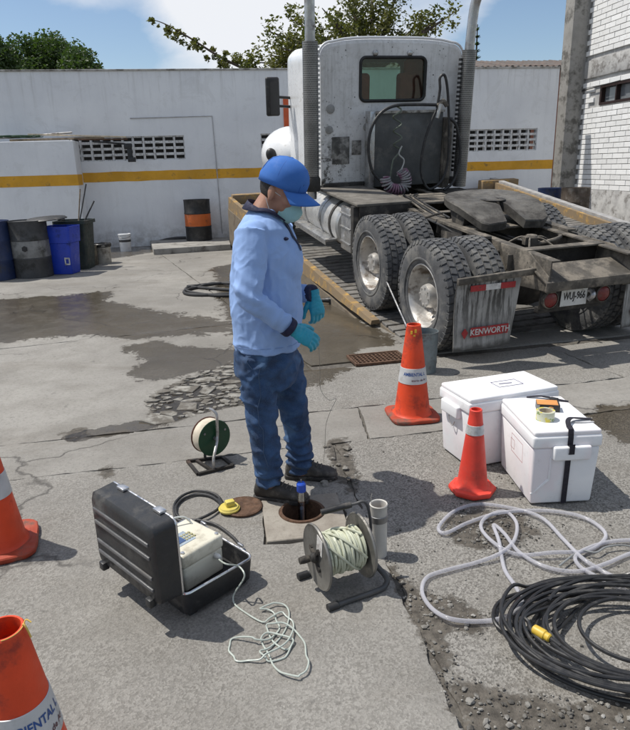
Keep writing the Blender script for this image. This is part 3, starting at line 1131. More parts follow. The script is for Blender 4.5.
# tapering conifer tip
cy = 30
c0 = AT(477.5, 27, cy)
con = thing('conifer', 'slim dark conifer behind the right exhaust stack', 'tree', (c0.x, cy, 0))
MB().tube([(0, 0, 0), (0, 0, c0.z + .1)], [.16, .02], 8).build('trunk', M_BARK, con)
vs_, fs_, tn_ = [], [], []
for i in range(420):
    f = rnd.random() ** .8
    z = c0.z - f * 5.0
    L = .12 + .34 * f
    a = rnd.uniform(0, 6.3)
    z = round(z / .28) * .28 + rnd.uniform(-.03, .03)
    for j in range(3):
        aa = a + rnd.uniform(-.25, .25)
        d = V(math.cos(aa), math.sin(aa), rnd.uniform(.1, .35))
        s = V(-math.sin(aa), math.cos(aa), 0) * .035
        i0 = len(vs_)
        o = V(0, 0, z + rnd.uniform(-.03, .03))
        vs_ += [o + s, o - s, o + d * L - s * .3, o + d * L + s * .3]
        fs_.append((i0, i0 + 1, i0 + 2, i0 + 3)); tn_.append(rnd.random() * .5)
me = bpy.data.meshes.new('needles'); me.from_pydata([tuple(v) for v in vs_], [], fs_)
me.attributes.new('tone', 'FLOAT', 'FACE').data.foreach_set('value', tn_)
obj('crown', me, M_LEAF_D, con)

# =================================================================== RAMP
T_LOC = Vector((1.857, 6.772, .068))
T_ROT = Matrix.Rotation(.303, 3, 'Z') @ Matrix.Rotation(.108, 3, 'X') @ Matrix.Rotation(-.02, 3, 'Y')
T_EUL = T_ROT.to_euler()
def TPX(x, y, lx=None, ly=None, lz=None):
    """photograph point on a plane of the truck's own axes"""
    o = T_ROT.inverted() @ (CAMP - T_LOC)
    d = T_ROT.inverted() @ ray(x, y)
    t = (lx - o.x) / d.x if lx is not None else (ly - o.y) / d.y if ly is not None else (lz - o.z) / d.z
    return o + d * t
M_YEL = pm('yellow_kerb_paint', (.46, .27, .06), .8, 0, .3, 7, .35, 40, dirt=(.20, .145, .085), damt=.85, dscale=6)
M_MUDCONC = pm('muddy_concrete', (.20, .165, .12), .85, 0, .3, 5, .3, 40, dirt=(.11, .085, .06), damt=.5, dscale=5)
M_DECK = pm('deck_plank_grey', (.17, .162, .150), .8, .1, .3, 6, .3, 60, dirt=(.09, .08, .065), damt=.4, dscale=8)
ramp = thing('ramp', 'sloping grey plank ramp with yellow painted kerbs under the truck', 'ramp', T_LOC)
ramp.rotation_euler = T_EUL
XL = -1.19
xr = lambda y: 3.55 + .21 * (y + .6)
YE = 8.35
MB().prism([V(XL + .05, -.62, -.03), V(xr(-.6), -.62, -.03), V(xr(YE), YE, -.03), V(XL + .05, YE, -.03)], (0, 0, -1.3)).build('ramp_body', M_MUDCONC, ramp, smooth=0)
k = 0
y = -.53
while y < YE - .1:
    x1 = xr(y)
    if k < 26:
        mb = MB().box(((XL + .06 + x1 - .05) / 2, y, -.017), (x1 - XL - .11, .128, .034 + random.uniform(0, .006)))
    else:
        mb = MB().box(((XL + .06 + x1 - .05) / 2, y, -.017), (x1 - XL - .11, .128, .034))
    mb.build('plank', M_DECK, ramp, bevel=.005, seg=1)
    y += .165
    k += 1
# left kerb: yellow band along the edge
def kerb(xa, ya, xb, yb, ha, hb, w, mat, name='kerb', drop=.13):
    mb = MB()
    n = 40
    rings = []
    d = Vector((xb - xa, yb - ya, 0)).normalized()
    s = Vector((d.y, -d.x, 0))
    for i in range(n + 1):
        f = i / n
        c = Vector((xa + (xb - xa) * f, ya + (yb - ya) * f, 0))
        h = ha + (hb - ha) * f
        j = .010 * fbm(c.y * 3, c.x, 1.7)
        dp = drop * min(1, .25 + f * 2.2)
        rings.append([c - s * (w / 2 + j) + V(0, 0, -dp - .01 * fbm(c.y * 6, 1, 3)), c + s * w / 2 + V(0, 0, -dp), c + s * (w / 2 - .012) + V(0, 0, h), c - s * (w / 2 - .012 + j) + V(0, 0, h + .006 * fbm(c.y * 8, 4, 4))])
    return mb.loft(rings).build(name, mat, ramp, smooth=0, bevel=0)
kerb(XL, .22, XL + .02, YE, .012, .13, .11, M_YEL)
MB().prism([V(XL - .05, 0.0, -.12), V(XL - .05, YE, -.12), V(XL - .05, YE, -1.4), V(XL - .05, 0.0, -1.4)], (.12, 0, 0)).build('side_wall', M_MUDCONC, ramp, smooth=0)
a = TPX(545, 197, lz=.2); b = TPX(640, 229.5, lz=.2)
dd = (b - a) / (b - a).length
a2 = a - dd * 3.2; b2 = b + dd * 1.6
kerb(a2.x, a2.y, b2.x, b2.y, .15, .15, .10, M_YEL, drop=.14)
rb = kerb(a2.x + .13, a2.y, b2.x + .13, b2.y, .19, .19, .16, pm('kerb_concrete', (.30, .295, .29), .85, 0, .25, 6, .3, 40), name='kerb_cap', drop=.5)
MB().box((.2, YE - .1, .09), (2.7, .18, .2)).build('end_stop', M_YEL, ramp, bevel=.01)
q0, q1 = TPX(480, 190, ly=YE - .3), TPX(516, 182, ly=YE - .3)
MB().box(((q0.x + q1.x) / 2, YE - .3, .07), (q1.x - q0.x, .22, .26)).build('end_stop', M_YEL, ramp, bevel=.01)
pst = MB().lathe([(.10, -.02), (.10, .86), (.085, .88), (0, .88)], 20)
pst = pst.build('bollard', pm('rusty_yellow', (.36, .22, .05), .75, 0, .3, 9, .3, 50, dirt=(.13, .075, .04), damt=.55, dscale=9))
pp = G(226, 241); pst.location = (pp.x, pp.y, 0)
tag(pst, 'rusty yellow bollard at the far corner of the ramp', 'bollard')

# =================================================================== TRUCK
M_TWHITE = pm('white_truck_paint', (.72, .73, .74), .32, 0, .06, 3, 0, 50, dirt=(.30, .28, .25), damt=.12, dscale=9, coat=.4)
def mat_cabrear():
    t = NT('dirty_white_cab')
    tc = t.node('ShaderNodeTexCoord').outputs['Object']
    t.tc = tc
    c = t.mix(t.ramp(t.noise(2.5, 5), .3, .7), (.58, .58, .575), (.70, .70, .695))
    sx = t.node('ShaderNodeSeparateXYZ'); t.l.new(tc, sx.inputs[0])
    lowm = t.ramp(sx.outputs['Z'], 1.1, 2.25, 1, 0)
    leftm = t.ramp(sx.outputs['X'], -.95, -.45, 1, 0)
    sp = t.ramp(t.noise(13, 6, .75), .57, .62)
    spl = t.math('MULTIPLY', sp, t.math('ADD', t.math('MULTIPLY', lowm, 1.0), .22))
    c = t.mix(t.math('MULTIPLY', spl, t.math('ADD', .35, t.math('MULTIPLY', leftm, .65))), c, (.045, .042, .038))
    big = t.math('MULTIPLY', t.ramp(t.noise(5.2, 8, .75), .46, .54), t.math('MULTIPLY', t.ramp(sx.outputs['Z'], 1.35, 1.85, 1, 0), t.math('ADD', .25, t.math('MULTIPLY', leftm, .75))))
    c = t.mix(big, c, (.07, .065, .06))
    dots = t.voronoi(17, vec=tc)
    c = t.mix(t.math('MULTIPLY', t.ramp(t.math('ADD', dots.outputs['Distance'], t.math('MULTIPLY', t.noise(8, 3), .35)), .27, .33, 1, 0), t.math('MULTIPLY', t.ramp(t.noise(3.5, 4), .44, .60), .95)), c, (.05, .047, .042))
    c = t.mix(t.math('MULTIPLY', t.ramp(t.noise(14, 8, .7), .45, .7), .35), c, (.33, .315, .29))
    mpz = t.node('ShaderNodeMapping'); mpz.inputs['Scale'].default_value = (9, 9, .7)
    t.l.new(tc, mpz.inputs['Vector'])
    c = t.mix(t.math('MULTIPLY', t.ramp(t.noise(1.4, 8, .7, vec=mpz.outputs[0]), .50, .72), .45), c, (.22, .21, .19))
    return t.done(Base_Color=c, Roughness=.5)
M_CABREAR = mat_cabrear()
M_CHAS = pm('dusty_chassis', (.085, .076, .064), .85, .1, .35, 7, .35, 60, dirt=(.20, .175, .142), damt=.5, dscale=6)
M_CHASD = pm('dark_greasy_steel', (.035, .032, .029), .7, .2, .4, 7, .35, 50, dirt=(.13, .115, .095), damt=.3, dscale=6)
M_TYRE = pm('dusty_tyre', (.075, .077, .081), .85, 0, .25, 7, .25, 90, dirt=(.15, .146, .138), damt=.5, dscale=6)
M_RIM = pm('polished_rim', (.50, .485, .46), .42, .55, .15, 9, .04, 60, dirt=(.17, .135, .105), damt=.36, dscale=5)
M_CHROME = pm('steel_stack', (.42, .42, .42), .33, .9, .15, 6, .05, 60, dirt=(.16, .14, .12), damt=.28, dscale=5)
M_HOSE = pm('black_rubber', (.022, .022, .023), .55, 0, .3, 12, .1, 60, dirt=(.09, .083, .075), damt=.25, dscale=9)
M_ALU = pm('scuffed_aluminium', (.48, .48, .48), .35, .85, .15, 9, .05, 60, dirt=(.20, .185, .16), damt=.35, dscale=6)
M_REDL = pm('red_lens', (.16, .018, .016), .35, 0, .25, 20, .1, 60, dirt=(.13, .10, .08), damt=.3)
M_FLAP = None
truck = thing('truck', 'white tractor truck without trailer, dusty chassis and double rear axles, on the ramp', 'truck', T_LOC)
truck.rotation_euler = T_EUL
OX, FH, SP = 1.121, .412, .638
TR, TW = .515, .265
def hose(name, pts, r, mat, n=8):
    return MB().tube(catmull(pts, n), r, 8).build(name, mat, truck)
# --- wheels
def tyre_mesh():
    mb = MB()
    prof = [(.29, -.095), (.305, -.118), (.36, -.131), (.42, -.133), (.465, -.127), (.492, -.115), (.499, -.10), (.499, .10), (.492, .115), (.465, .127), (.42, .133), (.36, .131), (.305, .118), (.29, .095)]
    mb.lathe(prof, 72, axis='X', capped=False)
    # raised ring on the sidewall
    for s in (-1, 1):
        mb.lathe([(.335, s * .1285), (.34, s * .136), (.352, s * .136), (.357, s * .1285)], 72, axis='X', capped=False)
    N = 46
    for rowi, (xc, w) in enumerate(((-.098, .046), (-.034, .050), (.034, .050), (.098, .046))):
        for k in range(N):
            a = 2 * math.pi * (k + (.5 if rowi % 2 else 0)) / N
            sk = .012 if rowi in (0, 3) else -.009
            da = 2 * math.pi / N * .37
            vs = []
            for rr_, q in ((.490, 1.06), (TR, .96)):
                for sx_ in (-1, 1):
                    for sa in (-1, 1):
                        x = xc + sx_ * w / 2 * q
                        aa = a + sa * da * q + sx_ * sk * (1 if xc > 0 else -1)
                        if rowi in (0, 3) and sx_ * xc > 0:
                            rr2 = rr_ - .006
                        else:
                            rr2 = rr_
                        vs.append((x, rr2 * math.cos(aa), rr2 * math.sin(aa)))
            mb.add(vs, [(0, 1, 3, 2), (4, 6, 7, 5), (0, 4, 5, 1), (2, 3, 7, 6), (0, 2, 6, 4), (1, 5, 7, 3)])
    # shoulder lugs
    for s in (-1, 1):
        for k in range(N):
            a = 2 * math.pi * (k + (.25 if s > 0 else 0)) / N
            da = 2 * math.pi / N * .30
            vs = []
            for x, r in ((s * .112, .478), (s * .131, .474), (s * .118, .510), (s * .108, .512)):
                for sa in (-1, 1):
                    vs.append((x, r * math.cos(a + sa * da), r * math.sin(a + sa * da)))
            mb.add(vs, [(0, 1, 3, 2), (2, 3, 5, 4), (4, 5, 7, 6), (6, 7, 1, 0), (0, 2, 4, 6), (1, 7, 5, 3)])
    me = mb.mesh(smooth=38)
    me.materials.append(M_TYRE)
    return me
def rim_mesh():
    """outer dual: deep dish seen from -x"""
    mb = MB()
    prof = [(.292, -.100), (.300, -.112), (.290, -.116), (.278, -.105), (.272, -.06), (.262, -.02), (.252, .03), (.235, .055), (.20, .062), (.165, .045), (.15, .04), (.14, .04)]
    mb.lathe(prof, 56, axis='X', capped=False)
    mb.lathe([(.142, .042), (.118, .03), (.112, -.05), (.10, -.09), (.06, -.098), (0, -.10)], 32, axis='X', capped=False)
    for k in range(10):
        a = 2 * math.pi * k / 10
        mb.lathe([(.016, .05), (.016, -.002), (.010, -.012), (0, -.012)], 6, (0, .170 * math.cos(a), .170 * math.sin(a)), axis='X')
        aa = a + .314
    for k in range(8):
        a = 2 * math.pi * k / 8
        mb.lathe([(.011, -.08), (.011, -.104), (0, -.105)], 6, (0, .080 * math.cos(a), .080 * math.sin(a)), axis='X')
    mb.lathe([(.285, .10), (.25, .08), (.14, .06)], 40, axis='X', capped=False)
    me = mb.mesh(smooth=40)
    me.materials.append(M_RIM)
    return me
def rim_in_mesh():
    mb = MB()
    mb.lathe([(.292, -.10), (.27, -.09), (.262, .0), (.262, .09), (.292, .10)], 40, axis='X', capped=False)
    mb.lathe([(.262, -.04), (.14, -.06), (0, -.06)], 40, axis='X', capped=False)
    me = mb.mesh(smooth=40); me.materials.append(M_CHASD)
    return me
ty_m, rim_m, rin_m = tyre_mesh(), rim_mesh(), rim_in_mesh()
def wheel(x, y, outer, right=False, z=None):
    w = bpy.data.objects.new('wheel', None)
    COL.objects.link(w)
    w.parent = truck
    w.location = (x, y, TR if z is None else z)
    w.rotation_euler = (random.uniform(0, 1), 0, 0)
    if right:
        w.rotation_euler = (0, 0, math.pi)
    w.empty_display_size = .1
    obj('tyre', ty_m, None, w)
    obj('rim', rim_m if outer else rin_m, None, w)
for yy in (-SP, SP):
    wheel(-OX + TW / 2, yy, True)
    wheel(-OX + TW / 2 + .335, yy, False)
    wheel(OX - TW / 2, yy, True, True)
    wheel(OX - TW / 2 - .335, yy, False, True)
FY = 4.75
wheel(-.98, FY, True)
wheel(.98, FY, True, True)
# --- frame rails (C-section)
for s in (-1, 1):
    mb = MB()
    x = s * FH
    for y0, y1, zt_, zb_ in ((-1.50, 5.4, .985, .715),):
        web = x
        mb.box((web, (y0 + y1) / 2, (zt_ + zb_) / 2), (.012, y1 - y0, zt_ - zb_))
        mb.box((web - s * .04, (y0 + y1) / 2, zt_ - .006), (.08, y1 - y0, .012))
        mb.box((web - s * .04, (y0 + y1) / 2, zb_ + .006), (.08, y1 - y0, .012))
    # inner liner channel and bolt rows, gussets
    rail = mb.build('frame_rail', M_CHAS, truck, smooth=0)
    bo = MB()
    for k in range(26):
        yk = -1.35 + k * .145 + random.uniform(-.03, .03)
        for zz_ in (.80, .90):
            if random.random() < .8:
                bo.lathe([(.014, 0), (.014, .014), (.008, .018), (0, .018)], 6, (x + s * .006, yk, zz_ + random.uniform(-.02, .02)), axis='X', rot=Matrix.Scale(s, 3, Vector((1, 0, 0))))
    tag(bo.build('bolt_row', M_CHAS, rail, smooth=0), kind='stuff')
    # flared gusset plate at the tail end
    mb = MB()
    mb.prism([V(x + s * .010, -1.51, .735), V(x + s * .010, -.95, .66), V(x + s * .010, -.80, .99), V(x + s * .010, -1.22, 1.0), V(x + s * .010, -1.51, .86)], (s * .014, 0, 0))
    mb.build('tail_gusset', M_CHAS, truck, bevel=.004)
# --- tail crossmember: folded steel beam
mb = MB()
tw = FH + .045
mb.prism([V(-tw, -1.53, .735), V(-tw, -1.53, .815), V(-tw, -1.27, .90), V(-tw, -1.27, .885), V(-tw, -1.515, .802), V(-tw, -1.515, .735)], (2 * tw, 0, 0))
mb.build('tail_crossmember', M_CHAS, truck, bevel=.004)
MB().box((0, -1.04, .86), (2 * FH - .02, .014, .22)).build('crossmember', M_CHASD, truck, bevel=.004)
MB().box((0, -1.09, .985), (2 * FH - .02, .10, .016)).build('crossmember', M_CHAS, truck, bevel=.004)
for yy in (-.05, .95, 1.75):
    mb = MB()
    mb.box((0, yy, .85), (2 * FH - .02, .012, .22)); mb.box((0, yy - .05, .96), (2 * FH - .02, .10, .012)); mb.box((0, yy - .05, .74), (2 * FH - .02, .10, .012))
    mb.build('crossmember', M_CHAS, truck)
# struts and brackets behind the tail beam
mb = MB()
mb.bar((-.10, -1.18, .78), (-.16, -1.42, .70), .03, .03); mb.bar((-.10, -1.18, .80), (.10, -1.34, .72), .05, .02); mb.tube([(.2, -1.05, .78), (.25, -1.3, .74)], .02, 8)
mb.build('tail_brace', M_CHAS, truck)
# --- axles, differentials and suspension
for yy in (-SP, SP):
    mb = MB()
    mb.lathe([(.075, -.86), (.075, -.3), (.16, -.16), (.20, 0), (.16, .16), (.075, .3), (.075, .86)], 20, (0, yy, TR), axis='X')
    mb.lathe([(.20, 0), (.19, .06), (.12, .2), (.07, .26), (0, .27)], 20, (0, yy + .04, TR + .01), axis='Y')
    mb.lathe([(.205, 0), (.19, -.05), (.13, -.11), (0, -.14)], 20, (0, yy, TR), axis='Y')
    mb.build('axle', M_CHASD, truck)
for s in (-1, 1):
    for yy in (-SP, SP):
        mb = MB()
        mb.lathe([(.10, .52), (.125, .56), (.135, .64), (.125, .72), (.105, .76)], 20, (s * .60, yy - .30, -.02))
        mb.build('air_bag', M_HOSE, truck)
        MB().bar((s * .56, yy - .42, .50), (s * .56, yy + .42, .47), .09, .05).build('suspension_arm', M_CHASD, truck, bevel=.006)
        mb = MB(); mb.tube([(s * .50, yy + .12, .52), (s * .46, yy + .10, .88)], .035, 10); mb.build('shock_absorber', M_CHASD, truck)
    mb = MB()
    mb.bar((s * (FH + .05), 0.0, .62), (s * (FH + .05), 0.0, .93), .30, .06)
    mb.prism([V(s * .44, -.22, .98), V(s * .44, .22, .98), V(s * .44, .11, .45), V(s * .44, -.11, .45)], (s * .05, 0, 0))
    mb.build('suspension_bracket', M_CHASD, truck, bevel=.005)
MB().tube([(0, -SP + .2, TR + .02), (0, SP - .2, TR + .05)], .05, 12).build('drive_shaft', M_CHASD, truck)
MB().tube([(0, SP + .2, TR + .05), (0, 3.2, .72)], .055, 12).build('drive_shaft', M_CHASD, truck)
# air valve cluster and pipes between the rails
mb = MB()
c = V(.02, -.62, .92)
mb.lathe([(.05, -.06), (.06, -.02), (.06, .05), (.045, .07), (0, .08)], 14, c)
mb.box(c + V(.06, .01, -.02), (.06, .07, .06)); mb.box(c + V(-.06, 0, .02), (.05, .05, .07))
for k in range(5):
    a = k * 1.3
    mb.tube(catmull([c + V(0, 0, .02), c + V(.1 * math.cos(a), .1 * math.sin(a), .05), c + V(.24 * math.cos(a), .3 * math.sin(a), -.04), c + V(.3 * math.cos(a), .5 * math.sin(a) + .2, -.16)], 5), .009, 6)
mb.build('air_valve', M_CHAS, truck)
MB().tube(catmull([(.05, -.66, .91), (.2, -.72, .955), (.34, -.62, .96), (.39, -.4, .95)], 6), .018, 8).build('air_pipe', M_CHAS, truck)
# clutter along the left rail: brackets, air tank, hoses
for k, (yb, zb_, hh) in enumerate(((.98, .90, .16), (1.12, .84, .22), (.30, .93, .12), (-.30, .92, .12), (-1.0, .86, .14))):
    mb = MB(); mb.box((-FH - .04, yb, zb_), (.07, .012, hh)); mb.box((-FH - .02, yb + .03, zb_ - hh * .35), (.03, .07, .03))
    mb.build('rail_bracket', M_CHAS, truck, bevel=.004)
MB().lathe([(0, -.26), (.07, -.25), (.085, -.22), (.085, .22), (.07, .25), (0, .26)], 20, (.0, .62, .80), axis='X').build('air_tank', M_CHASD, truck)
for k in range(5):
    y0_, z0_ = 1.2 + .08 * k, .99
    hose('air_hose', [(-.30 + .1 * k, 1.75, 1.04), (-.36 + .06 * k, y0_, 1.05), (-.40 + .03 * k, .75 - .1 * k, 1.01), (-.34 + .05 * k, .35, .96), (-.2 + .08 * k, -.2 - .1 * k, .90)], .011, M_HOSE if k % 2 else M_CHAS) if k < 4 else None
MB().tube(catmull([(-.50, .95, .98), (-.52, .6, .99), (-.50, .2, .97), (-.47, -.1, .93)], 6), .014, 8).build('air_hose', M_HOSE, truck)
# --- fifth wheel
fw_t = Matrix.Translation((0, .03, 1.215)) @ Matrix.Rotation(rad(6), 4, 'X')
outer = []
for (x, y) in ((-.10, .44), (-.22, .425), (-.34, .37), (-.43, .27), (-.465, .12), (-.465, -.10), (-.44, -.24), (-.37, -.40), (-.30, -.44), (-.105, -.42), (-.042, -.17), (-.042, -.03), (-.025, .01)):
    outer.append((x, y))
outer = outer + [(-x, y) for x, y in outer[::-1]]
mb = MB()
n = len(outer)
def fz(x, y):
    return 0.0 if y > -.16 else -(-.16 - y) * .34
topv = [fw_t @ V(x * .985, y * .985, fz(x, y)) for x, y in outer]
midv = [fw_t @ V(x, y, fz(x, y) - .014) for x, y in outer]
botv = [fw_t @ V(x * .97, y * .97, fz(x, y) - .085) for x, y in outer]
bmf = bmesh.new()
def addring(L): return [bmf.verts.new(p) for p in L]
ra, rb_, rc = addring(topv), addring(midv), addring(botv)
for A, B in ((ra, rb_), (rb_, rc)):
    for i in range(n):
        j = (i + 1) % n
        bmf.faces.new((A[i], A[j], B[j], B[i]))
half = n // 2
for i in range(half - 1):
    bmf.faces.new((ra[i], ra[n - 1 - i], ra[n - 2 - i], ra[i + 1])) if False else None
fa = bmf.faces.new(ra); fb = bmf.faces.new(rc)
bmesh.ops.triangulate(bmf, faces=[fa, fb])
bmesh.ops.recalc_face_normals(bmf, faces=bmf.faces)
mf = bpy.data.meshes.new('fifth_wheel'); bmf.to_mesh(mf); bmf.free()
mf.shade_smooth(); mf.set_sharp_from_angle(angle=rad(30))
M_FIFTH = pm('greasy_coupling_plate', (.13, .122, .108), .6, .3, .35, 5, .3, 40, dirt=(.05, .046, .042), damt=.5, dscale=4)
fifth = obj('fifth_wheel', mf, M_FIFTH, truck)
mb = MB()
mb.lathe([(.13, 0.0), (.13, .006), (.065, .006), (.065, 0)], 30, fw_t @ V(0, .04, -.002), capped=False)
mb.box(fw_t @ V(0, .18, -.06), (.3, .2, .06))
for s in (-1, 1):
    mb.prism([fw_t @ V(s * .36, .18, -.03), fw_t @ V(s * .36, -.18, -.03), V(s * .36, -.10, 1.0), V(s * .36, .10, 1.0)], (s * .06, 0, 0))
mb.build('coupling_mount', M_CHASD, fifth)
MB().box((0, 0, 1.0), (1.0, .56, .02)).build('mounting_plate', M_CHAS, truck, bevel=.004)
for s in (-1, 1):
    MB().bar((s * .46, -.62, 1.0), (s * .46, .7, 1.0), .09, .022).build('slide_rail', M_CHAS, truck)
MB().tube(catmull([(-.46, .25, 1.08), (-.52, .3, 1.06), (-.62, .32, 1.03)], 4), .012, 8).build('release_handle', M_CHASD, truck)
# --- deck plates, boxes
mb = MB()
for k in range(4):
    mb.box((-.02 + 0, 1.28 + .17 * k, 1.0 + .012), (.80, .135, .024))
deck = mb.build('step_deck', M_CHAS, truck, bevel=.004)
# left battery/tool box with a flat lid, right in front of the tandem
M_BOXTOP = pm('dusty_plate', (.16, .148, .13), .8, .2, .3, 4, .2, 40, dirt=(.09, .082, .07), damt=.45, dscale=5)
x0, x1 = -1.05, -.36
MB().box(((x0 + x1) / 2, 1.86, 1.05), (x1 - x0, 1.42, .028)).build('deck_plate', M_BOXTOP, truck, bevel=.004)
MB().box(((x0 + x1) / 2 + .02, 1.17, .955), (x1 - x0 - .03, .03, .17)).build('deck_skirt', M_CHASD, truck, bevel=.004)
MB().prism([V(-1.075, 1.20, 1.03), V(-1.075, 1.20, .50), V(-1.075, 1.24, .46), V(-1.075, 1.30, 1.03)], (.62, 0, 0)).build('splash_guard', M_CHASD, truck, bevel=.004)
mb = MB(); mb.box((-.84, 1.50, .72), (.44, .34, .52))
bb = mb.build('battery_box', M_ALU, truck, bevel=.02)
for zz_ in (.56, .74, .9):
    MB().box((-1.066, 1.50, zz_), (.012, .34, .014)).build('trim_strip', M_ALU, bb)
MB().lathe([(.0, 1.74), (.27, 1.745), (.295, 1.77), (.295, 3.25), (.27, 3.28), (0, 3.285)], 36, (-.80, 0, .70), axis='Y').build('fuel_tank', pm('tank_white', (.50, .50, .49), .38, .5, .12, 5, .05, 40, dirt=(.23, .215, .19), damt=.35), truck)
for yy in (1.95, 2.35, 3.0):
    MB().lathe([(.298, yy), (.306, yy + .004), (.306, yy + .066), (.298, yy + .07)], 36, (-.80, 0, .70), axis='Y', capped=False).build('tank_strap', M_CHASD if yy < 2.2 else M_ALU, truck)
mb = MB(); mb.box((-1.12, 2.55, .52), (.16, 1.4, .03)); mb.box((-1.19, 2.55, .50), (.012, 1.4, .07))
mb.build('running_board', M_ALU, truck, bevel=.004)
MB().box((.80, 1.9, .72), (.46, 1.2, .5)).build('tool_box', M_CHASD, truck, bevel=.02)
# --- cab
CB, CF, ZB, HW = 2.61, 4.25, 1.07, 1.0
def cab_prof(n=64, inset=0.0, hw=HW, zb=ZB):
    """outline of the cab seen from behind: straight sides, rounded shoulders, crowned roof"""
    pts = []
    zt_, R = 2.72, .17
    side = [(hw, zb), (hw, 2.55)]
    pts.append((hw - inset, zb + inset)); pts.append((hw - inset, 1.6)); pts.append((hw - inset, 2.2))
    for k in range(9):
        a = k / 8 * math.pi / 2
        pts.append((hw - .16 + (.16 - inset) * math.cos(a), 2.62 + (.17 - inset) * math.sin(a)))
    for k in range(1, 10):
        f = k / 10
        x = (hw - .16) * (1 - 2 * f)
        pts.append((x, 2.79 - inset + .05 * (1 - (2 * f - 1) ** 4)))
    for k in range(9):
        a = (1 - k / 8) * math.pi / 2
        pts.append((-(hw - .16 + (.16 - inset) * math.cos(a)), 2.62 + (.17 - inset) * math.sin(a)))
    pts += [(-hw + inset, 2.2), (-hw + inset, 1.6), (-hw + inset, zb + inset)]
    for k in range(1, 6):
        pts.append((-(hw - inset) + 2 * (hw - inset) * k / 6, zb + inset))
    return pts
_cab_raw = cab_prof
def cab_prof(inset=0.0, N=160):
    P = [Vector(p) for p in _cab_raw(inset=inset)]
    L = [(P[(i + 1) % len(P)] - P[i]).length for i in range(len(P))]
    tot = sum(L)
    out, i, acc = [], 0, 0.0
    for k in range(N):
        d = tot * k / N
        while acc + L[i] < d and i < len(P) - 1:
            acc += L[i]; i += 1
        q_ = P[i].lerp(P[(i + 1) % len(P)], (d - acc) / L[i])
        out.append((q_.x, q_.y))
    return out
prof = cab_prof()
NP = len(prof)
def ringat(y, inset): return [V(x, y, z) for x, z in cab_prof(inset=inset)]
def rrect(cx, cz, hw, hh, r, N, outline):
    """rounded rectangle with a point on it for every point of outline, in the same direction from the centre"""
    out = []
    for (x, z) in outline:
        d = Vector((x - cx, z - cz)).normalized()
        # march to the border
        lo_, hi_ = 0.0, 3.0
        for _ in range(26):
            t_ = (lo_ + hi_) / 2
            px_, pz_ = abs(d.x * t_), abs(d.y * t_)
            qx, qz = max(px_ - (hw - r), 0), max(pz_ - (hh - r), 0)
            ins = (px_ <= hw and pz_ <= hh and math.hypot(qx, qz) <= r)
            if ins: lo_ = t_
            else: hi_ = t_
        out.append((cx + d.x * lo_, cz + d.y * lo_))
    return out
WCX, WCZ, WHW, WHH = 0.0, 2.37, .455, .255
wind = rrect(WCX, WCZ, WHW, WHH, .07, NP, cab_prof(inset=.05))
mb = MB()
mb.loft([ringat(CB, .05), [V(x, CB, z) for x, z in wind]], cap=False)
mb.loft([[V(x, CB, z) for x, z in wind], [V(x, CB + .05, z) for x, z in wind]], cap=False)
mb.loft([ringat(CB + .012, .012), ringat(CB, .05)], cap=False)
mb.build('cab_rear_wall', M_CABREAR, truck, smooth=40)
M_ROOF = M_TWHITE
fwind = rrect(0, 2.28, .86, .34, .08, NP, cab_prof(inset=.05))
mb = MB()
mb.loft([ringat(CB + .012, .012), ringat(CB + .05, .0), ringat(CF - .25, .0), ringat(CF - .06, .03), ringat(CF, .08)], cap=False)
mb.loft([ringat(CF, .08), [V(x, CF + .02, z) for x, z in fwind]], cap=False)
mb.build('cab_shell', M_TWHITE, truck, smooth=40)
# roof visor lip over the rear wall
mb = MB()
lip = [(x, z) for x, z in _cab_raw(inset=-.012)][3:30]
mb.tube([V(x, CB + .02, z) for x, z in lip], .016, 8)
mb.build('roof_lip', M_TWHITE, truck)
mb = MB()
wr = [V(x, CB - .004, z) for x, z in wind]
mb.tube(wr, .02, 8, closed=True)
M_RUB = pm('window_rubber', (.012, .012, .012), .6, 0, .2, 9)
rearwin = mb.build('rear_window', M_RUB, truck)
def mat_clear(name, tint, alpha=.35, rough=.03):
    t = NT(name)
    gl = t.node('ShaderNodeBsdfGlossy'); gl.inputs['Roughness'].default_value = rough
    tr_ = t.node('ShaderNodeBsdfTransparent'); gl.inputs['Color'].default_value = (1, 1, 1, 1)
    tr_.inputs['Color'].default_value = (*tint, 1)
    fr = t.node('ShaderNodeFresnel'); fr.inputs['IOR'].default_value = 1.5
    f2 = t.math('ADD', t.math('MULTIPLY', fr.outputs[0], 1.0), alpha)
    mx = t.node('ShaderNodeMixShader')
    t.l.new(f2, mx.inputs[0]); t.l.new(tr_.outputs[0], mx.inputs[1]); t.l.new(gl.outputs[0], mx.inputs[2])
    t.l.new(mx.outputs[0], t.n['Material Output'].inputs['Surface'])
    return t.m
M_CABGLASS = mat_clear('tinted_cab_glass', (.74, .86, .80), .04)
MB().loft([[V(x, CB + .012, z) for x, z in wind], [V(x, CB + .018, z) for x, z in wind]]).build('pane', M_CABGLASS, rearwin, smooth=0)
MB().loft([[V(x, CF + .018, z) for x, z in fwind], [V(x, CF + .024, z) for x, z in fwind]]).build('windscreen', M_CABGLASS, truck, smooth=0)
MB().bar((-.0, CF + .03, 1.95), (.0, CF + .03, 2.62), .03, .05).build('windscreen_post', M_TWHITE, truck)
M_SEAT = pm('red_brown_seat', (.38, .055, .04), .8, 0, .2, 6, .2, 60)
for s in (-1, 1):
    mb = MB(); mb.box((s * .46, CB + .32, 1.95), (.50, .16, 1.0)); mb.box((s * .46, CB + .34, 2.5), (.30, .12, .24)); mb.box((s * .46, CB + .55, 1.5), (.5, .5, .18))
    mb.build('seat', M_SEAT, truck, bevel=.05, seg=3)
MB().box((0, CB + .85, 1.13), (1.9, 1.5, .03)).build('cab_floor', M_CHASD, truck)
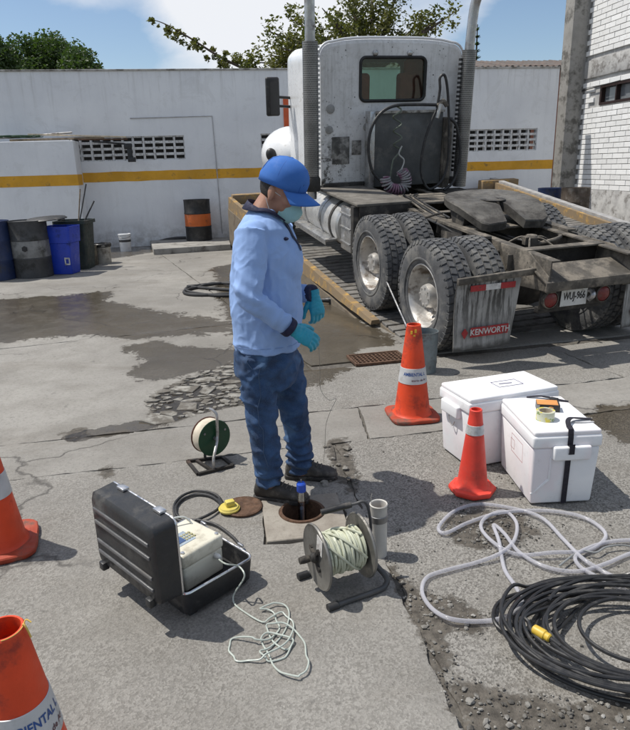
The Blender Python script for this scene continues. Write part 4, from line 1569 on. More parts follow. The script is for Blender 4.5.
MB().box((0, CF - .25, 1.75), (1.8, .35, .35)).build('dashboard', M_CHASD, truck, bevel=.04)
# small lamps, vents and filler cap on the rear wall
for x in (-.26, .22):
    mb = MB(); mb.lathe([(.035, 0), (.035, -.02), (.022, -.035), (0, -.038)], 16, (x, CB, 2.675), axis='Y')
    mb.build('cab_lamp', M_CHROME, truck)
for (x, z, r) in ((-.86, 2.03, .055), (-.88, 1.78, .05), (-.36, 1.80, .05)):
    MB().lathe([(r, .002), (r, -.012), (r * .8, -.018), (0, -.018)], 20, (x, CB, z), axis='Y').build('round_vent', pm('grey_cap', (.28, .28, .27), .6, 0, .2, 20), truck)
for (x, z, w, h) in ((-.72, 1.52, .24, .34), (-.50, 1.55, .13, .18)):
    MB().box((x, CB - .006, z), (w, .012, h)).build('scuffed_panel', pm('worn_panel', (.10, .097, .09), .8, 0, .5, 9, .3, 40, dirt=(.32, .31, .29), damt=.45, dscale=8), truck, bevel=.004)
MB().box((0, CB + .01, 1.06), (1.96, .09, .10)).build('cab_sill', M_CHASD, truck, bevel=.02)
MB().box((0, 3.35, .95), (1.4, 1.4, .2)).build('cab_mount', M_CHASD, truck)
# cabinet behind the cab
cabi = MB(); cabi.box((.14, 2.47, 1.52), (.98, .20, .92))
cabinet = cabi.build('cabinet', pm('grey_cabinet', (.085, .088, .088), .6, .2, .25, 4, .1, 40, dirt=(.15, .145, .135), damt=.35, dscale=5), truck, bevel=.01)
MB().box((-.385, 2.42, 1.50), (.07, .16, 1.0)).build('side_bracket', M_ALU, truck, bevel=.006)
MB().box((.14, 2.365, 1.985), (1.0, .03, .03)).build('top_trim', M_ALU, cabinet)
# side valve column right of cabinet
mb = MB()
mb.box((.70, 2.45, 1.45), (.13, .2, .9)); mb.box((.68, 2.34, 1.62), (.08, .06, .2)); mb.box((.70, 2.34, 1.25), (.1, .06, .26)); mb.tube([(.66, 2.33, 1.0), (.68, 2.32, 1.9)], .02, 8)
mb.build('valve_column', M_CHAS, truck, bevel=.008)
# --- air and electric lines
def C_(x, y, ly=2.25): return TPX(x, y, ly=ly)
hose('black_hose', [C_(441, 105), C_(415, 104.5), C_(394, 106), C_(380, 114), C_(371, 130), C_(368.5, 150), C_(372, 170), C_(380, 180), C_(388, 186, 2.1)], .020, M_HOSE)
hose('black_hose', [C_(437, 108), C_(440, 90), C_(440, 78), C_(445, 76), C_(448, 95), C_(449, 130), C_(448, 160), C_(442, 180), C_(430, 189), C_(423, 180), C_(421, 165), C_(425, 140), C_(433, 118), C_(441, 103)], .018, M_HOSE)
hose('black_hose', [C_(449, 118), C_(456, 125), C_(460, 145), C_(459, 165), C_(453, 182), C_(444, 190)], .020, M_HOSE)
hose('hose_coupling', [C_(437, 106), C_(443, 101), C_(447, 106)], .03, M_CHAS, 3)
hose('hose_coupling', [C_(441, 104, 2.2), C_(437, 118, 2.2)], .026, M_ALU, 3)
# coiled line hanging in front of the cabinet
pts = []
A, B = C_(397, 106), C_(398, 150)
for k in range(85):
    f = k / 84
    p = A.lerp(B, f)
    a = f * 2 * math.pi * 3.2
    pts.append(p + V(.055 * math.sin(a), .03 * math.cos(a), 0))
pts += [C_(393, 160), C_(391, 172), C_(390, 180)]
MB().tube(pts, .011, 6).build('coiled_line', pm('faded_green_line', (.11, .13, .10), .6, 0, .3, 20), truck)
hose('coiled_line', [C_(402, 146), C_(399, 154), C_(404, 160), C_(402, 168), C_(397, 176)], .010, pm('pale_line', (.40, .40, .38), .6))
# fat slinky coil lying on the deck
pts = []
path = catmull([C_(385, 178, 2.15), C_(388, 186, 2.1), C_(396, 189.5, 2.1), C_(405, 187, 2.1), C_(406, 178, 2.1), C_(402, 171, 2.15)], 40)
for i, p in enumerate(path):
    a = i * 2 * math.pi / 11.0
    t_ = (path[min(i + 1, len(path) - 1)] - path[max(i - 1, 0)]).normalized()
    u = V(0, 1, 0)
    w = t_.cross(u).normalized()
    pts.append(p + (u * math.cos(a) + w * math.sin(a)) * .062)
coil_m = NT('coil_grey_mauve')
cc_ = coil_m.mix(coil_m.ramp(coil_m.noise(6, 2), .45, .55), (.22, .215, .22), (.20, .10, .15))
coil_m.done(Base_Color=cc_, Roughness=.45)
MB().tube(pts, .013, 6).build('slinky_coil', coil_m.m, truck)
# --- exhaust stacks with perforated guards
def mat_perf():
    t = NT('perforated_guard')
    tc = t.node('ShaderNodeTexCoord').outputs['Object']
    t.tc = tc
    mp = t.node('ShaderNodeMapping'); mp.inputs['Scale'].default_value = (1, 1, 1)
    t.l.new(tc, mp.inputs['Vector'])
    sx = t.node('ShaderNodeSeparateXYZ'); t.l.new(tc, sx.inputs[0])
    ang = t.math('ARCTAN2', sx.outputs['Y'], sx.outputs['X'])
    u = t.math('MULTIPLY', ang, 30 / (2 * math.pi))
    v = t.math('MULTIPLY', sx.outputs['Z'], 42.0)
    rowp = t.math('MULTIPLY', t.math('FLOOR', v), .5)
    fu = t.math('SUBTRACT', t.math('FRACT', t.math('ADD', u, rowp)), .5)
    fv = t.math('SUBTRACT', t.math('FRACT', v), .5)
    d = t.math('SQRT', t.math('ADD', t.math('MULTIPLY', fu, fu), t.math('MULTIPLY', fv, fv)))
    hole = t.ramp(d, .30, .36, 1, 0)
    c = t.mix(hole, t.mix(t.ramp(t.noise(5, 6), .35, .65), (.22, .217, .21), (.33, .325, .315)), (.03, .028, .026))
    return t.done(Base_Color=c, Roughness=.42, Metallic=t.math('SUBTRACT', .8, t.math('MULTIPLY', hole, .8)))
M_PERF = mat_perf()
sx_ = -1.175
st = MB().tube([(sx_, 2.44, .95), (sx_, 2.44, 3.75)], .062, 20).build('exhaust_stack', M_CHROME, truck)
g = MB().lathe([(.094, 0), (.094, 1.55)], 28, (0, 0, 0), capped=False).build('heat_guard', M_PERF, truck); g.location = (sx_, 2.44, 1.24)
MB().lathe([(.10, 0), (.112, .02), (.112, .15), (.09, .19), (.066, .19)], 24, (sx_, 2.44, 1.05), capped=False).build('stack_elbow', M_CHASD, truck)
mb = MB()
for k in range(28):
    mb.box((sx_ + .105, 2.46, 1.33 + k * .052), (.03, .05, .028))
mb.build('guard_teeth', pm('pale_bracket', (.62, .62, .60), .5, .2), truck, smooth=0)
rpts = [TPX(459, 186, ly=2.44), TPX(461.5, 150, ly=2.44), TPX(465, 110, ly=2.44), TPX(469.5, 50, ly=2.44), TPX(473.5, 14, ly=2.44), TPX(476.5, 0, ly=2.42), TPX(482, -14, ly=2.36)]
MB().tube(catmull(rpts, 6), .062, 18).build('exhaust_stack', M_CHROME, truck)
axis = (rpts[3] - rpts[0]).normalized()
g = MB().lathe([(.090, 0), (.090, (rpts[3] - rpts[0]).length * 1.0)], 28, (0, 0, 0), capped=False).build('heat_guard', M_PERF, truck)
g.location = rpts[0]; g.rotation_euler = V(0, 0, 1).rotation_difference(axis).to_euler()
mb = MB()
for k in range(26):
    p = rpts[0].lerp(rpts[3], (k + 4) / 31)
    mb.box(p + V(-.105, .02, 0), (.03, .05, .03))
mb.build('guard_teeth', M_BLACKPL, truck, smooth=0)
# --- hood, fenders, mirror
def hood_ring(y, hw, zt_, zb_, r):
    pts = []
    for k in range(13):
        a = math.pi * k / 12
        pts.append(V((hw - r) * (1 if math.cos(a) > 0 else -1) * (abs(math.cos(a)) > .01) + r * math.cos(a), y, zt_ - r + r * math.sin(a)))
    pts += [V(-hw, y, zb_), V(hw, y, zb_)]
    return pts
MB().loft([hood_ring(4.24, .78, 1.86, 1.0, .2), hood_ring(5.0, .70, 1.80, .95, .22), hood_ring(5.8, .58, 1.70, .9, .24), hood_ring(6.0, .5, 1.6, .9, .22)]).build('hood', M_TWHITE, truck, smooth=50)
for s in (-1, 1):
    mb = MB()
    rings = []
    for k in range(15):
        a = math.pi * (k / 14) * 1.02
        cy_, cz_ = FY - .66 * math.cos(a) * 1.05, .60 + .74 * math.sin(a) ** .8 if math.sin(a) > 0 else .55
        inn = V(s * .60, cy_, cz_ + .10 + .10 * math.sin(a))
        mid1 = V(s * .95, cy_, cz_ + .09)
        mid2 = V(s * 1.12, cy_, cz_ + .02)
        out_ = V(s * 1.17, cy_, cz_ - .12)
        lowi = V(s * .60, cy_ + .04 * math.cos(a), cz_ - .06)
        rings.append([inn, mid1, mid2, out_, V(s * 1.13, cy_ + .05 * math.cos(a), cz_ - .13), lowi])
    mb.loft(rings)
    fo = mb.build('fender', M_TWHITE, truck, smooth=60)
# cowl bulge between cab and fender seen beside the stack
mb = MB()
mb.ellipsoid((-.80, 4.65, 1.30), (.49, .62, .43), nu=28, nv=16)
mb.ellipsoid((.74, 4.65, 1.32), (.44, .62, .40), nu=28, nv=16)
mb.build('cowl', M_TWHITE, truck)
lp = TPX(271.5, 155, ly=4.30)
MB().ellipsoid(lp, (.085, .07, .105), Matrix.Rotation(rad(-20), 3, 'Y')).build('side_lamp', M_BLACKPL, truck)
lp = TPX(296, 149, ly=4.0)
MB().box(lp, (.09, .06, .20), Matrix.Rotation(rad(-8), 3, 'Y')).build('side_vent', M_BLACKPL, truck, bevel=.02)
m0, m1 = TPX(265, 77, ly=3.95), TPX(280, 116, ly=3.95)
mc = (m0 + m1) / 2
mir = MB().box(mc, (abs(m1.x - m0.x), .07, abs(m0.z - m1.z))).build('mirror', M_BLACKPL, truck, bevel=.03, seg=3)
MB().box(mc + V(.02, -.037, -.02), (abs(m1.x - m0.x) * .70, .006, abs(m0.z - m1.z) * .84)).build('mirror_glass', pm('mirror_glass', (.05, .052, .055), .06, .6, .05), mir)
for zz_ in (-.02, -.14):
    MB().tube([mc + V(0, .02, zz_ + .02), V(-.98, CF - .25, mc.z + zz_)], .020, 8).build('mirror_arm', M_BLACKPL, mir)
MB().box((-.99, 3.9, 1.98), (.03, .55, .7)).build('door_window', M_CABGLASS, truck) if False else None
# --- mud flaps
def mat_flap():
    t = NT('streaked_mudflap')
    tc = t.node('ShaderNodeTexCoord').outputs['Object']
    t.tc = tc
    mp = t.node('ShaderNodeMapping'); mp.inputs['Scale'].default_value = (34, 34, 2.2)
    t.l.new(tc, mp.inputs['Vector'])
    st_ = t.noise(1.0, 7, .7, vec=mp.outputs[0])
    sx = t.node('ShaderNodeSeparateXYZ'); t.l.new(tc, sx.inputs[0])
    c = t.mix(t.ramp(t.noise(6, 6), .3, .7), (.21, .205, .195), (.34, .335, .32))
    up = t.ramp(sx.outputs['Z'], .30, .80)
    c = t.mix(t.math('MULTIPLY', t.ramp(st_, .45, .58), t.math('ADD', .42, t.math('MULTIPLY', up, .58))), c, (.035, .033, .03))
    edge = t.ramp(t.math('ADD', sx.outputs['Z'], t.math('MULTIPLY', t.noise(9, 5), .12)), .30, .36, 1, 0)
    c = t.mix(edge, c, (.06, .057, .052))
    return t.done(Base_Color=c, Roughness=.6, Normal=t.bump(st_, .15, .004))
M_FLAP = mat_flap()
M_RED = pm('red_print', (.34, .022, .025), .6, 0, .2, 20, dirt=(.14, .05, .045), damt=.3, dscale=20)
M_WHT = pm('white_print', (.55, .54, .52), .6, 0, .15, 20, dirt=(.25, .22, .20), damt=.35, dscale=18)
for s in (-1, 1):
    xa, xb = (-OX - .035, -OX + .565) if s < 0 else (OX - .565, OX + .035)
    xm = (xa + xb) / 2
    yf = -1.33
    mb = MB()
    rows = []
    for i in range(9):
        f = i / 8
        z = .84 - .60 * f
        cur = .02 * math.sin(f * 2.6) - .02 * f
        w0, w1 = xa + .0 * f, xb - .05 * f
        rows.append([V(w0 + (w1 - w0) * j / 8, yf + cur + .008 * math.sin(j * 1.1 + i * .7), z) for j in range(9)])
    vsq = [p for r in rows for p in r]
    fsq = [(i * 9 + j, i * 9 + j + 1, (i + 1) * 9 + j + 1, (i + 1) * 9 + j) for i in range(8) for j in range(8)]
    vs2 = [p + V(0, .010, 0) for p in vsq]
    nv_ = len(vsq)
    fs2 = [tuple(nv_ + k for k in f[::-1]) for f in fsq]
    bd = [(i * 9, (i + 1) * 9) for i in range(8)] + [(i * 9 + 8, (i + 1) * 9 + 8) for i in range(8)] + [(j, j + 1) for j in range(8)] + [(72 + j, 73 + j) for j in range(8)]
    fs3 = [(a, b, b + nv_, a + nv_) for a, b in bd]
    mb.add(vsq + vs2, fsq + fs2 + fs3)
    flap = mb.build('mud_flap', M_FLAP, truck, smooth=60)
    MB().bar((s * (FH + .02), yf - .0, .865), (s * (OX + .04), yf - .012, .845), .035, .055).build('flap_hanger', M_CHAS, flap, bevel=.006)
    # reflective strip: red, white, red
    for k, m in enumerate((M_RED, M_WHT, M_RED)):
        MB().box((xm - .13 + .14 * k + .02, yf - .008, .775), (.138, .006, .05)).build('reflective_strip', m, flap)
    rbx = MB().box((xm + .03, yf + .0015 - .016, .395), (.36, .006, .085), Matrix.Rotation(rad(0), 3, 'Y')).build('red_label', M_RED, flap)
    tm_ = text_mesh('KENWORTH', .074, .002, bold=.0012, space=1.0)
    tm_.transform(Matrix.Translation((xm + .035, yf - .0185, .394)) @ Matrix.Rotation(math.pi / 2, 4, 'X') @ Matrix.Diagonal((.90, 1, 1, 1)))
    obj('lettering', tm_, M_WHT, flap)
    eb = MB()
    eb.prism([V(xm - .235, yf - .014, .40), V(xm - .205, yf - .014, .44), V(xm - .175, yf - .014, .40), V(xm - .205, yf - .014, .345)], (0, -.006, 0))
    eb.build('emblem', M_RED, flap)
# --- lamps and plate
MB().box((-.075, -1.40, .63), (.66, .03, .17)).build('lamp_bar', M_CHASD, truck, bevel=.008)
for x in (-.33, .20):
    h = MB().lathe([(.075, .0), (.075, -.035), (.066, -.04)], 24, (x, -1.41, .635), axis='Y', capped=False).build('tail_lamp', M_CHAS, truck)
    MB().lathe([(.066, -.032), (.05, -.045), (0, -.05)], 24, (x, -1.41, .635), axis='Y', capped=False).build('lens', M_REDL, h)
M_PLATE = pm('white_plate', (.60, .60, .58), .5, 0, .08, 20, dirt=(.30, .28, .25), damt=.28, dscale=14)
pl = MB().box((-.085, -1.425, .632), (.265, .005, .15)).build('number_plate', M_PLATE, truck, bevel=.002, seg=1)
tm_ = text_mesh('WUJ-966', .092, .0015, bold=.001)
tm_.transform(Matrix.Translation((-.085, -1.4295, .642)) @ Matrix.Rotation(math.pi / 2, 4, 'X') @ Matrix.Diagonal((.62, 1, 1, 1)))
obj('plate_lettering', tm_, M_BLACKPL, pl)
MB().tube(catmull([(.06, -1.44, .60), (.07, -1.47, .64), (.075, -1.45, .67), (.06, -1.42, .68)], 5), .022, 8).build('tow_hook', M_ALU, truck)
MB().box((-.05, -1.36, .53), (.7, .06, .05)).build('under_bar', M_CHASD, truck, bevel=.006)

# =================================================================== BARRELS AND BINS BY THE WALL
def drum_prof(r, h):
    return [(0, .012), (r * .96, .012), (r * .97, 0), (r * 1.01, .006), (r, .03), (r, h * .32), (r * 1.025, h * .335), (r * 1.025, h * .35), (r, h * .365), (r, h * .65), (r * 1.025, h * .665), (r * 1.025, h * .68), (r, h * .695), (r, h - .03), (r * 1.02, h - .012), (r * 1.02, h), (r * .98, h), (r * .97, h - .02), (0, h - .02)]
def drum(label, p, r, h, mat, band=None, group=None, z=0.0, lid=None):
    root = thing('drum', label, 'drum', (p.x, p.y, z), random.uniform(0, 6), group)
    MB().lathe(drum_prof(r, h), 40).build('shell', mat, root)
    if band:
        z0, z1, m = band
        MB().lathe([(r * 1.003, z0 * h), (r * 1.006, z0 * h + .004), (r * 1.006, z1 * h - .004), (r * 1.003, z1 * h)], 40, capped=False).build('painted_band', m, root)
    return root
M_DBLUE = pm('dark_blue_drum', (.014, .028, .085), .5, 0, .25, 5, .1, 30, dirt=(.05, .05, .05), damt=.35)
M_DGREY = pm('grey_drum', (.055, .056, .058), .7, 0, .3, 4, .2, 30, dirt=(.03, .03, .028), damt=.4)
M_DBAND = pm('pale_grey_band', (.20, .20, .195), .8, 0, .3, 6, .2, 30, dirt=(.06, .06, .055), damt=.4)
M_ORANGE = pm('orange_drum_band', (.52, .115, .02), .6, 0, .15, 5, .1, 40, dirt=(.22, .07, .03), damt=.3)
M_DBLACK = pm('black_drum', (.018, .018, .019), .55, .1, .3, 5, .15, 40, dirt=(.07, .065, .06), damt=.3)
dr = drum('dark blue drum with white stencil marks at the end of the barrel row', G(-2, 279), .30, .95, M_DBLUE)
dr.rotation_euler = (0, 0, 0)
for k, zz_ in enumerate((.62, .48, .34)):
    MB().box((.12, -.288, zz_), (.16, .012, .07), Matrix.Rotation(rad(20), 3, 'Z')).build('stencil_mark', M_WHT, dr, bevel=.004)
dr = drum('grey steel drum with a pale band, standing beside the blue recycling bin', G(35, 276), .305, .93, M_DGREY, (.36, .66, M_DBAND))
dr.rotation_euler = (0, 0, 0)
em = MB(); em.lathe([(.05, 0), (.05, .004), (.0, .004)], 6, (.03, -.309, .49), axis='Y'); em.build('stencil_mark', M_DBLACK, dr)
lid_ = MB().lathe([(.0, .02), (.30, .0), (.33, -.02), (.33, -.03), (.30, -.012), (0, .008)], 32).build('drum_cover', M_BLACKPL)
pp = AT(46, 216, G(35, 276).y + .15); lid_.location = (pp.x, pp.y, .955); lid_.rotation_euler = (rad(3), rad(-2), 0)
tag(lid_, 'black plastic cover lying over the grey drum and the bin behind', 'cover')
# dark wheelie-type bin
pp = G(78, 269)
bn = thing('waste_bin', 'dark green waste bin holding broom handles behind the blue bin', 'bin', (pp.x, pp.y + .12, 0))
mb = MB()
def rrring(hx, hy, z, r=.05, n=6):
    out = []
    for cx, cy, a0 in ((hx - r, hy - r, 0), (-hx + r, hy - r, 90), (-hx + r, -hy + r, 180), (hx - r, -hy + r, 270)):
        for k in range(n + 1):
            a = rad(a0 + 90 * k / n)
            out.append(V(cx + r * math.cos(a), cy + r * math.sin(a), z))
    return out
mb.loft([rrring(.22, .2, 0), rrring(.27, .25, .80), rrring(.30, .28, .80), rrring(.30, .28, .86), rrring(.27, .25, .86), rrring(.20, .19, .10)], cap=True)
mb.build('bin_body', pm('dark_green_bin', (.022, .034, .030), .6, 0, .3, 5, .15, 30, dirt=(.07, .065, .06), damt=.35), bn)
mb = MB(); mb.tube([(-.22, .1, .86), (-.22, -.1, .86)], .03, 8); mb.build('rim_handle', M_BLACKPL, bn)
Yb = pp.y
for nm, a, b, lab, r in (('broom_handle', (78.5, 222), (80, 189), 'upright thin wooden handle standing in the dark green bin', .012), ('broom_handle', (79.5, 222), (86, 184), 'tall dark handle leaning from the dark green bin to the wall corner', .012), ('broom_handle', (84, 222), (94, 201), 'short slanting black handle sticking out of the dark green bin', .014)):
    A, B = AT(*a, Yb + .1), AT(*b, Yb + .25)
    d = (A - B).normalized()
    mb = MB(); mb.tube([A + d * .45, B], r, 8)
    tag(mb.build(nm, M_WOOD if 'wooden' in lab else M_BLACKPL), lab, 'handle')
# bright blue bin
pp = G(66, 273)
bb_ = thing('recycling_bin', 'bright blue tapered plastic bin with white mark beside the grey drum', 'bin', (pp.x, pp.y, .006), rad(-8))
mb = MB()
mb.loft([rrring(.20, .16, 0, .04), rrring(.235, .19, .52, .04), rrring(.25, .205, .53, .04), rrring(.27, .22, .80, .04), rrring(.255, .205, .80, .04), rrring(.19, .15, .05, .04)])
mb.build('bin_body', pm('bright_blue_plastic', (.012, .045, .42), .38, 0, .15, 4, .05, 30, dirt=(.02, .03, .12), damt=.25), bb_)
mb = MB(); mb.box((.12, -.186, .22), (.025, .006, .13)); mb.box((.16, -.182, .27), (.06, .006, .025)); mb.box((.16, -.180, .17), (.06, .006, .025)); mb.box((.19, -.178, .22), (.022, .006, .12))
mb.build('white_mark', M_WHT, bb_, bevel=.003)
# paint tins
def bucket(name, label, p, r0_, r1_, h, mat, liner=None, handle=True, rib=False, cat='bucket', z=0.0):
    root = thing(name, label, cat, (p.x, p.y, z), random.uniform(0, 3))
    prof = [(0, .004), (r0_, .004), (r0_ * 1.01, .0), (r0_ * 1.02, .012)]
    if rib:
        for k in range(1, 12):
            f = k / 12
            prof.append((r0_ + (r1_ - r0_) * f + (.003 if k % 3 == 0 else 0), h * f))
    else:
        prof += [(r0_ + (r1_ - r0_) * .9, h * .9), (r1_ * 1.03, h * .91), (r1_ * 1.03, h * .94)]
    prof += [(r1_, h - .006), (r1_ * 1.02, h), (r1_ * .97, h), (r0_ * .96, .02), (0, .018)]
    MB().lathe(prof, 32).build('bucket_body', mat, root)
    if liner:
        rings = []
        for (rr_, zz_) in ((r1_ * .9, h - .03), (r1_ * 1.0, h + .015), (r1_ * 1.08, h + .005), (r1_ * 1.05, h - .05)):
            rings.append([V((rr_ + .012 * fbm(math.cos(a) * 3, math.sin(a) * 3, zz_)) * math.cos(a), (rr_ + .012 * fbm(math.cos(a) * 3, math.sin(a) * 3, zz_)) * math.sin(a), zz_ + .02 * fbm(math.cos(a) * 2, math.sin(a) * 2, 4)) for a in np.linspace(0, 2 * math.pi, 28)[:-1]])
        MB().loft(rings, cap=False).build('liner_bag', M_BLACKPL, root)
    if handle:
        pts = [V(r1_ * 1.02 * math.cos(a), .04, h * .93 - .22 * math.sin(a) * h * .6 - .0) for a in np.linspace(0, math.pi, 13)]
        MB().tube([V(p_.x, -abs(r1_ * .0) - (r1_ * 1.03) * math.sin(a), p_.z) for p_, a in zip(pts, np.linspace(0, math.pi, 13))], .004, 6).build('bail', M_STEEL, root)
    return root
bucket('paint_tin', 'stained khaki paint tin beside the dark green bin', G(91, 265), .135, .14, .36, pm('khaki_tin', (.12, .105, .075), .6, .1, .4, 6, .2, 40, dirt=(.035, .03, .025), damt=.5))
bucket('paint_tin', 'pale bucket with a black bag liner next to the khaki tin', G(104, 263), .14, .155, .36, pm('pale_bucket', (.36, .34, .30), .6, 0, .25, 6, .1, 40, dirt=(.14, .12, .10), damt=.4), liner=True, handle=False)
wp = bucket('pail', 'small white pail with lid standing alone against the white wall', G(126, 251), .115, .13, .36, pm('white_pail', (.62, .63, .64), .5, 0, .1, 6, .05, 40, dirt=(.30, .29, .27), damt=.2))
MB().lathe([(.134, .345), (.138, .35), (.138, .372), (.12, .376), (0, .376)], 32).build('lid', pm('white_lid', (.68, .69, .70), .5), wp)
MB().lathe([(.1235, .20), (.1248, .203), (.1262, .25), (.1255, .253)], 32, capped=False).build('grey_label', M_DGREY, wp)
# low platform with the black and orange drum
PZ = .12
pf = [G(154, 255), G(231, 250), wall_pt(228, 236, .06), wall_pt(150, 240, .06)]
mb = MB(); mb.prism([V(p_.x, p_.y, -.02) for p_ in pf], (0, 0, PZ + .02))
plat = mb.build('raised_slab', pm('platform_concrete', (.27, .26, .24), .9, 0, .2, 3, .3, 40, dirt=(.10, .09, .08), damt=.35, dscale=4), bevel=.012)
tag(plat, kind='structure')
drum('black drum with a broad orange band standing on the raised slab by the wall', G(199.5, 240, PZ), .29, .90, M_DBLACK, (.34, .67, M_ORANGE), z=PZ)
# black pipe along the wall foot
mb = MB(); mb.tube(catmull([wall_pt(152, 244, .12) * 1, wall_pt(166, 240, .08), wall_pt(176, 238.5, .08), wall_pt(186, 238, .10)], 5), .04, 8)
for i, v in enumerate(mb.v): mb.v[i] = (v[0], v[1], max(v[2], 0.0) + (0.0))
tag(mb.build('pipe_length', M_BLACKPL), 'black pipe length lying along the wall foot beside the orange drum', 'pipe')
# barrels behind the right kerb
rs = MB(); rs.box((0, 0, .06), (3.2, 2.6, .16)); ro = rs.build('raised_pavement', M_CONC, bevel=.01); rp = AT(570, 200, 15.0); ro.location = (rp.x + .2, 15.1, 0); ro.rotation_euler = (0, 0, WYAW); tag(ro, kind='structure')
p1 = AT(551, 190, 15.3); drum('dark blue drum behind the yellow kerb near the concrete pillar', p1, .285, .90, M_DBLUE, z=.14)
p2 = AT(576, 190, 14.6); drum('rusty brown open drum behind the yellow kerb against white blocks', p2, .30, .92, pm('rusty_drum', (.075, .058, .045), .8, .2, .4, 6, .3, 30, dirt=(.19, .17, .15), damt=.35), z=.14)
pb_ = AT(594, 204, 14.2)
mb = MB(); mb.ellipsoid((0, 0, .19), (.14, .14, .19), nu=16, nv=10)
for i, v in enumerate(mb.v): mb.v[i] = tuple(Vector(v) * (1 + .12 * fbm(v[0] * 9, v[1] * 9, v[2] * 9)))
bag = mb.build('rag_bundle', M_BLACKPL); bag.location = (pb_.x, pb_.y, .14)
tag(bag, 'small black bundle with a red cloth behind the yellow kerb', 'bundle')
mb = MB(); mb.ellipsoid((.08, -.08, .12), (.09, .08, .12), nu=14, nv=8); mb.build('red_cloth', pm('red_cloth', (.42, .02, .03), .8), bag)
# hose coil on wet ground behind the worker
hp = []
c0 = G(219, 291)
for k in range(64):
    a = k / 63 * 2 * math.pi * 2.4
    r = .36 + .05 * math.sin(a * 2.3)
    hp.append(V(c0.x + r * 1.3 * math.cos(a) + .06 * math.sin(a * .7), c0.y + r * 1.25 * math.sin(a), .022 + .02 * (math.sin(a * 1.1) > .3)))
hp += [V(c0.x + .75, c0.y - .35, .022), V(c0.x + 1.0, c0.y - .5, .022)]
mb = MB(); mb.tube(catmull(hp, 3), .022, 8)
tag(mb.build('garden_hose', M_HOSE), 'loose black hose coil on wet concrete behind the worker', 'hose')
q = G(329, 304)
mb = MB(); mb.tube([q + V(-.16, .02, .05), q + V(.0, 0, .05), q + V(.08, -.02, .05)], [.02, .035, .045], 10); mb.box(q + V(.05, 0, .035), (.10, .08, .07)); mb.tube(catmull([q + V(-.15, .02, .05), q + V(-.4, .25, .03), q + V(-.7, .5, .03)], 5), .018, 8)
tag(mb.build('hose_nozzle', M_BLACKPL, bevel=.0), 'black hose nozzle lying on wet ground beside the ramp kerb', 'nozzle')

# =================================================================== DRAIN, BUCKET AND POLE
ga = math.atan(.235)
gt = thing('drain_grate', 'rusty steel drain grate set in the wet concrete before the wheels', 'grate', (.555, 5.44, .004), ga)
mb = MB()
for s in (-1, 1):
    mb.box((s * .235, 0, .010), (.02, .30, .022)); mb.box((0, s * .145, .010), (.45, .02, .022))
mb.build('frame', M_RUST, gt, bevel=.002, seg=1)
for j in range(3):
    for i in range(11):
        MB()
bars = MB()
bm1 = MB().box((0, 0, .008), (.44, .014, .014)).mesh(smooth=0); bm1.materials.append(M_RUST)
bm2 = MB().box((0, 0, .0075), (.012, .27, .013)).mesh(smooth=0); bm2.materials.append(M_RUST)
for j in range(6):
    o = obj('bar', bm1, None, gt); o.location = (0, -.115 + .046 * j, 0)
for j in range(12):
    o = obj('bar', bm2, None, gt); o.location = (-.205 + .0373 * j, 0, 0)
MB().box((0, 0, .0015), (.46, .28, .003)).build('sump', M_DARK, gt)
M_GALV = pm('galvanised', (.20, .235, .25), .5, .6, .2, 9, .1, 40, dirt=(.16, .15, .14), damt=.35, dscale=8)
bk = G(424, 371)
bucket('bucket', 'tall grey blue galvanised bucket behind the large orange cone', bk, .098, .108, .345, M_GALV, handle=False, rib=True)
pe = AT(378.5, 263, 6.98)
d = (V(bk.x - .02, bk.y + .02, .16) - pe).normalized()
pol = thing('pole_brush', 'thin pole with black head leaning from the bucket onto the wheel', 'pole', (bk.x, bk.y, 0))
off = V(bk.x, bk.y, 0)
MB().tube([V(.0, .03, .05), pe - off], .009, 8).build('pole', M_ALU, pol)
mb = MB(); mb.tube([pe - off - d * -.05, pe - off, pe - off - d * .05], [.02, .035, .02], 10); mb.build('brush_head', M_BLACKPL, pol)

# =================================================================== TRAFFIC CONES
def mat_cone(name, col, dirt):
    return pm(name, col, .52, 0, .14, 5, .10, 60, dirt=dirt, damt=.30, dscale=7)
M_CONE = mat_cone('orange_cone_plastic', (.66, .055, .010), (.26, .035, .02))
M_CONE_B = pm('scuffed_cone_base', (.36, .050, .020), .7, 0, .2, 9, .2, 40, dirt=(.14, .075, .055), damt=.42, dscale=9)
M_CONE2 = mat_cone('coral_cone_plastic', (.66, .050, .030), (.45, .06, .04))
M_SLEEVE = pm('reflective_sleeve', (.52, .53, .54), .42, .15, .10, 12, .03, 80, dirt=(.33, .32, .30), damt=.25, dscale=10)
M_BLUEINK = pm('blue_ink', (.02, .075, .26), .5)
M_DARKINK = pm('dark_ink', (.10, .03, .04), .5)
def wrap_text(s, size, zc, ang, rfun, slope, mat, parent, bold=.0006, align='CENTER', sx=1.0):
    me = text_mesh(s, size, 0, align, bold)
    bm = bmesh.new(); bm.from_mesh(me)
    bmesh.ops.triangulate(bm, faces=bm.faces)
    bmesh.ops.subdivide_edges(bm, edges=[e for e in bm.edges if e.calc_length() > size * .3], cuts=1)
    for v in bm.verts:
        x, y = v.co.x * sx, v.co.y
        z = zc + y
        r = rfun(z) + .0012
        a = ang + x / rfun(zc)
        v.co = (r * math.cos(a), r * math.sin(a), z)
    bm.to_mesh(me); bm.free()
    return obj('lettering', me, mat, parent)
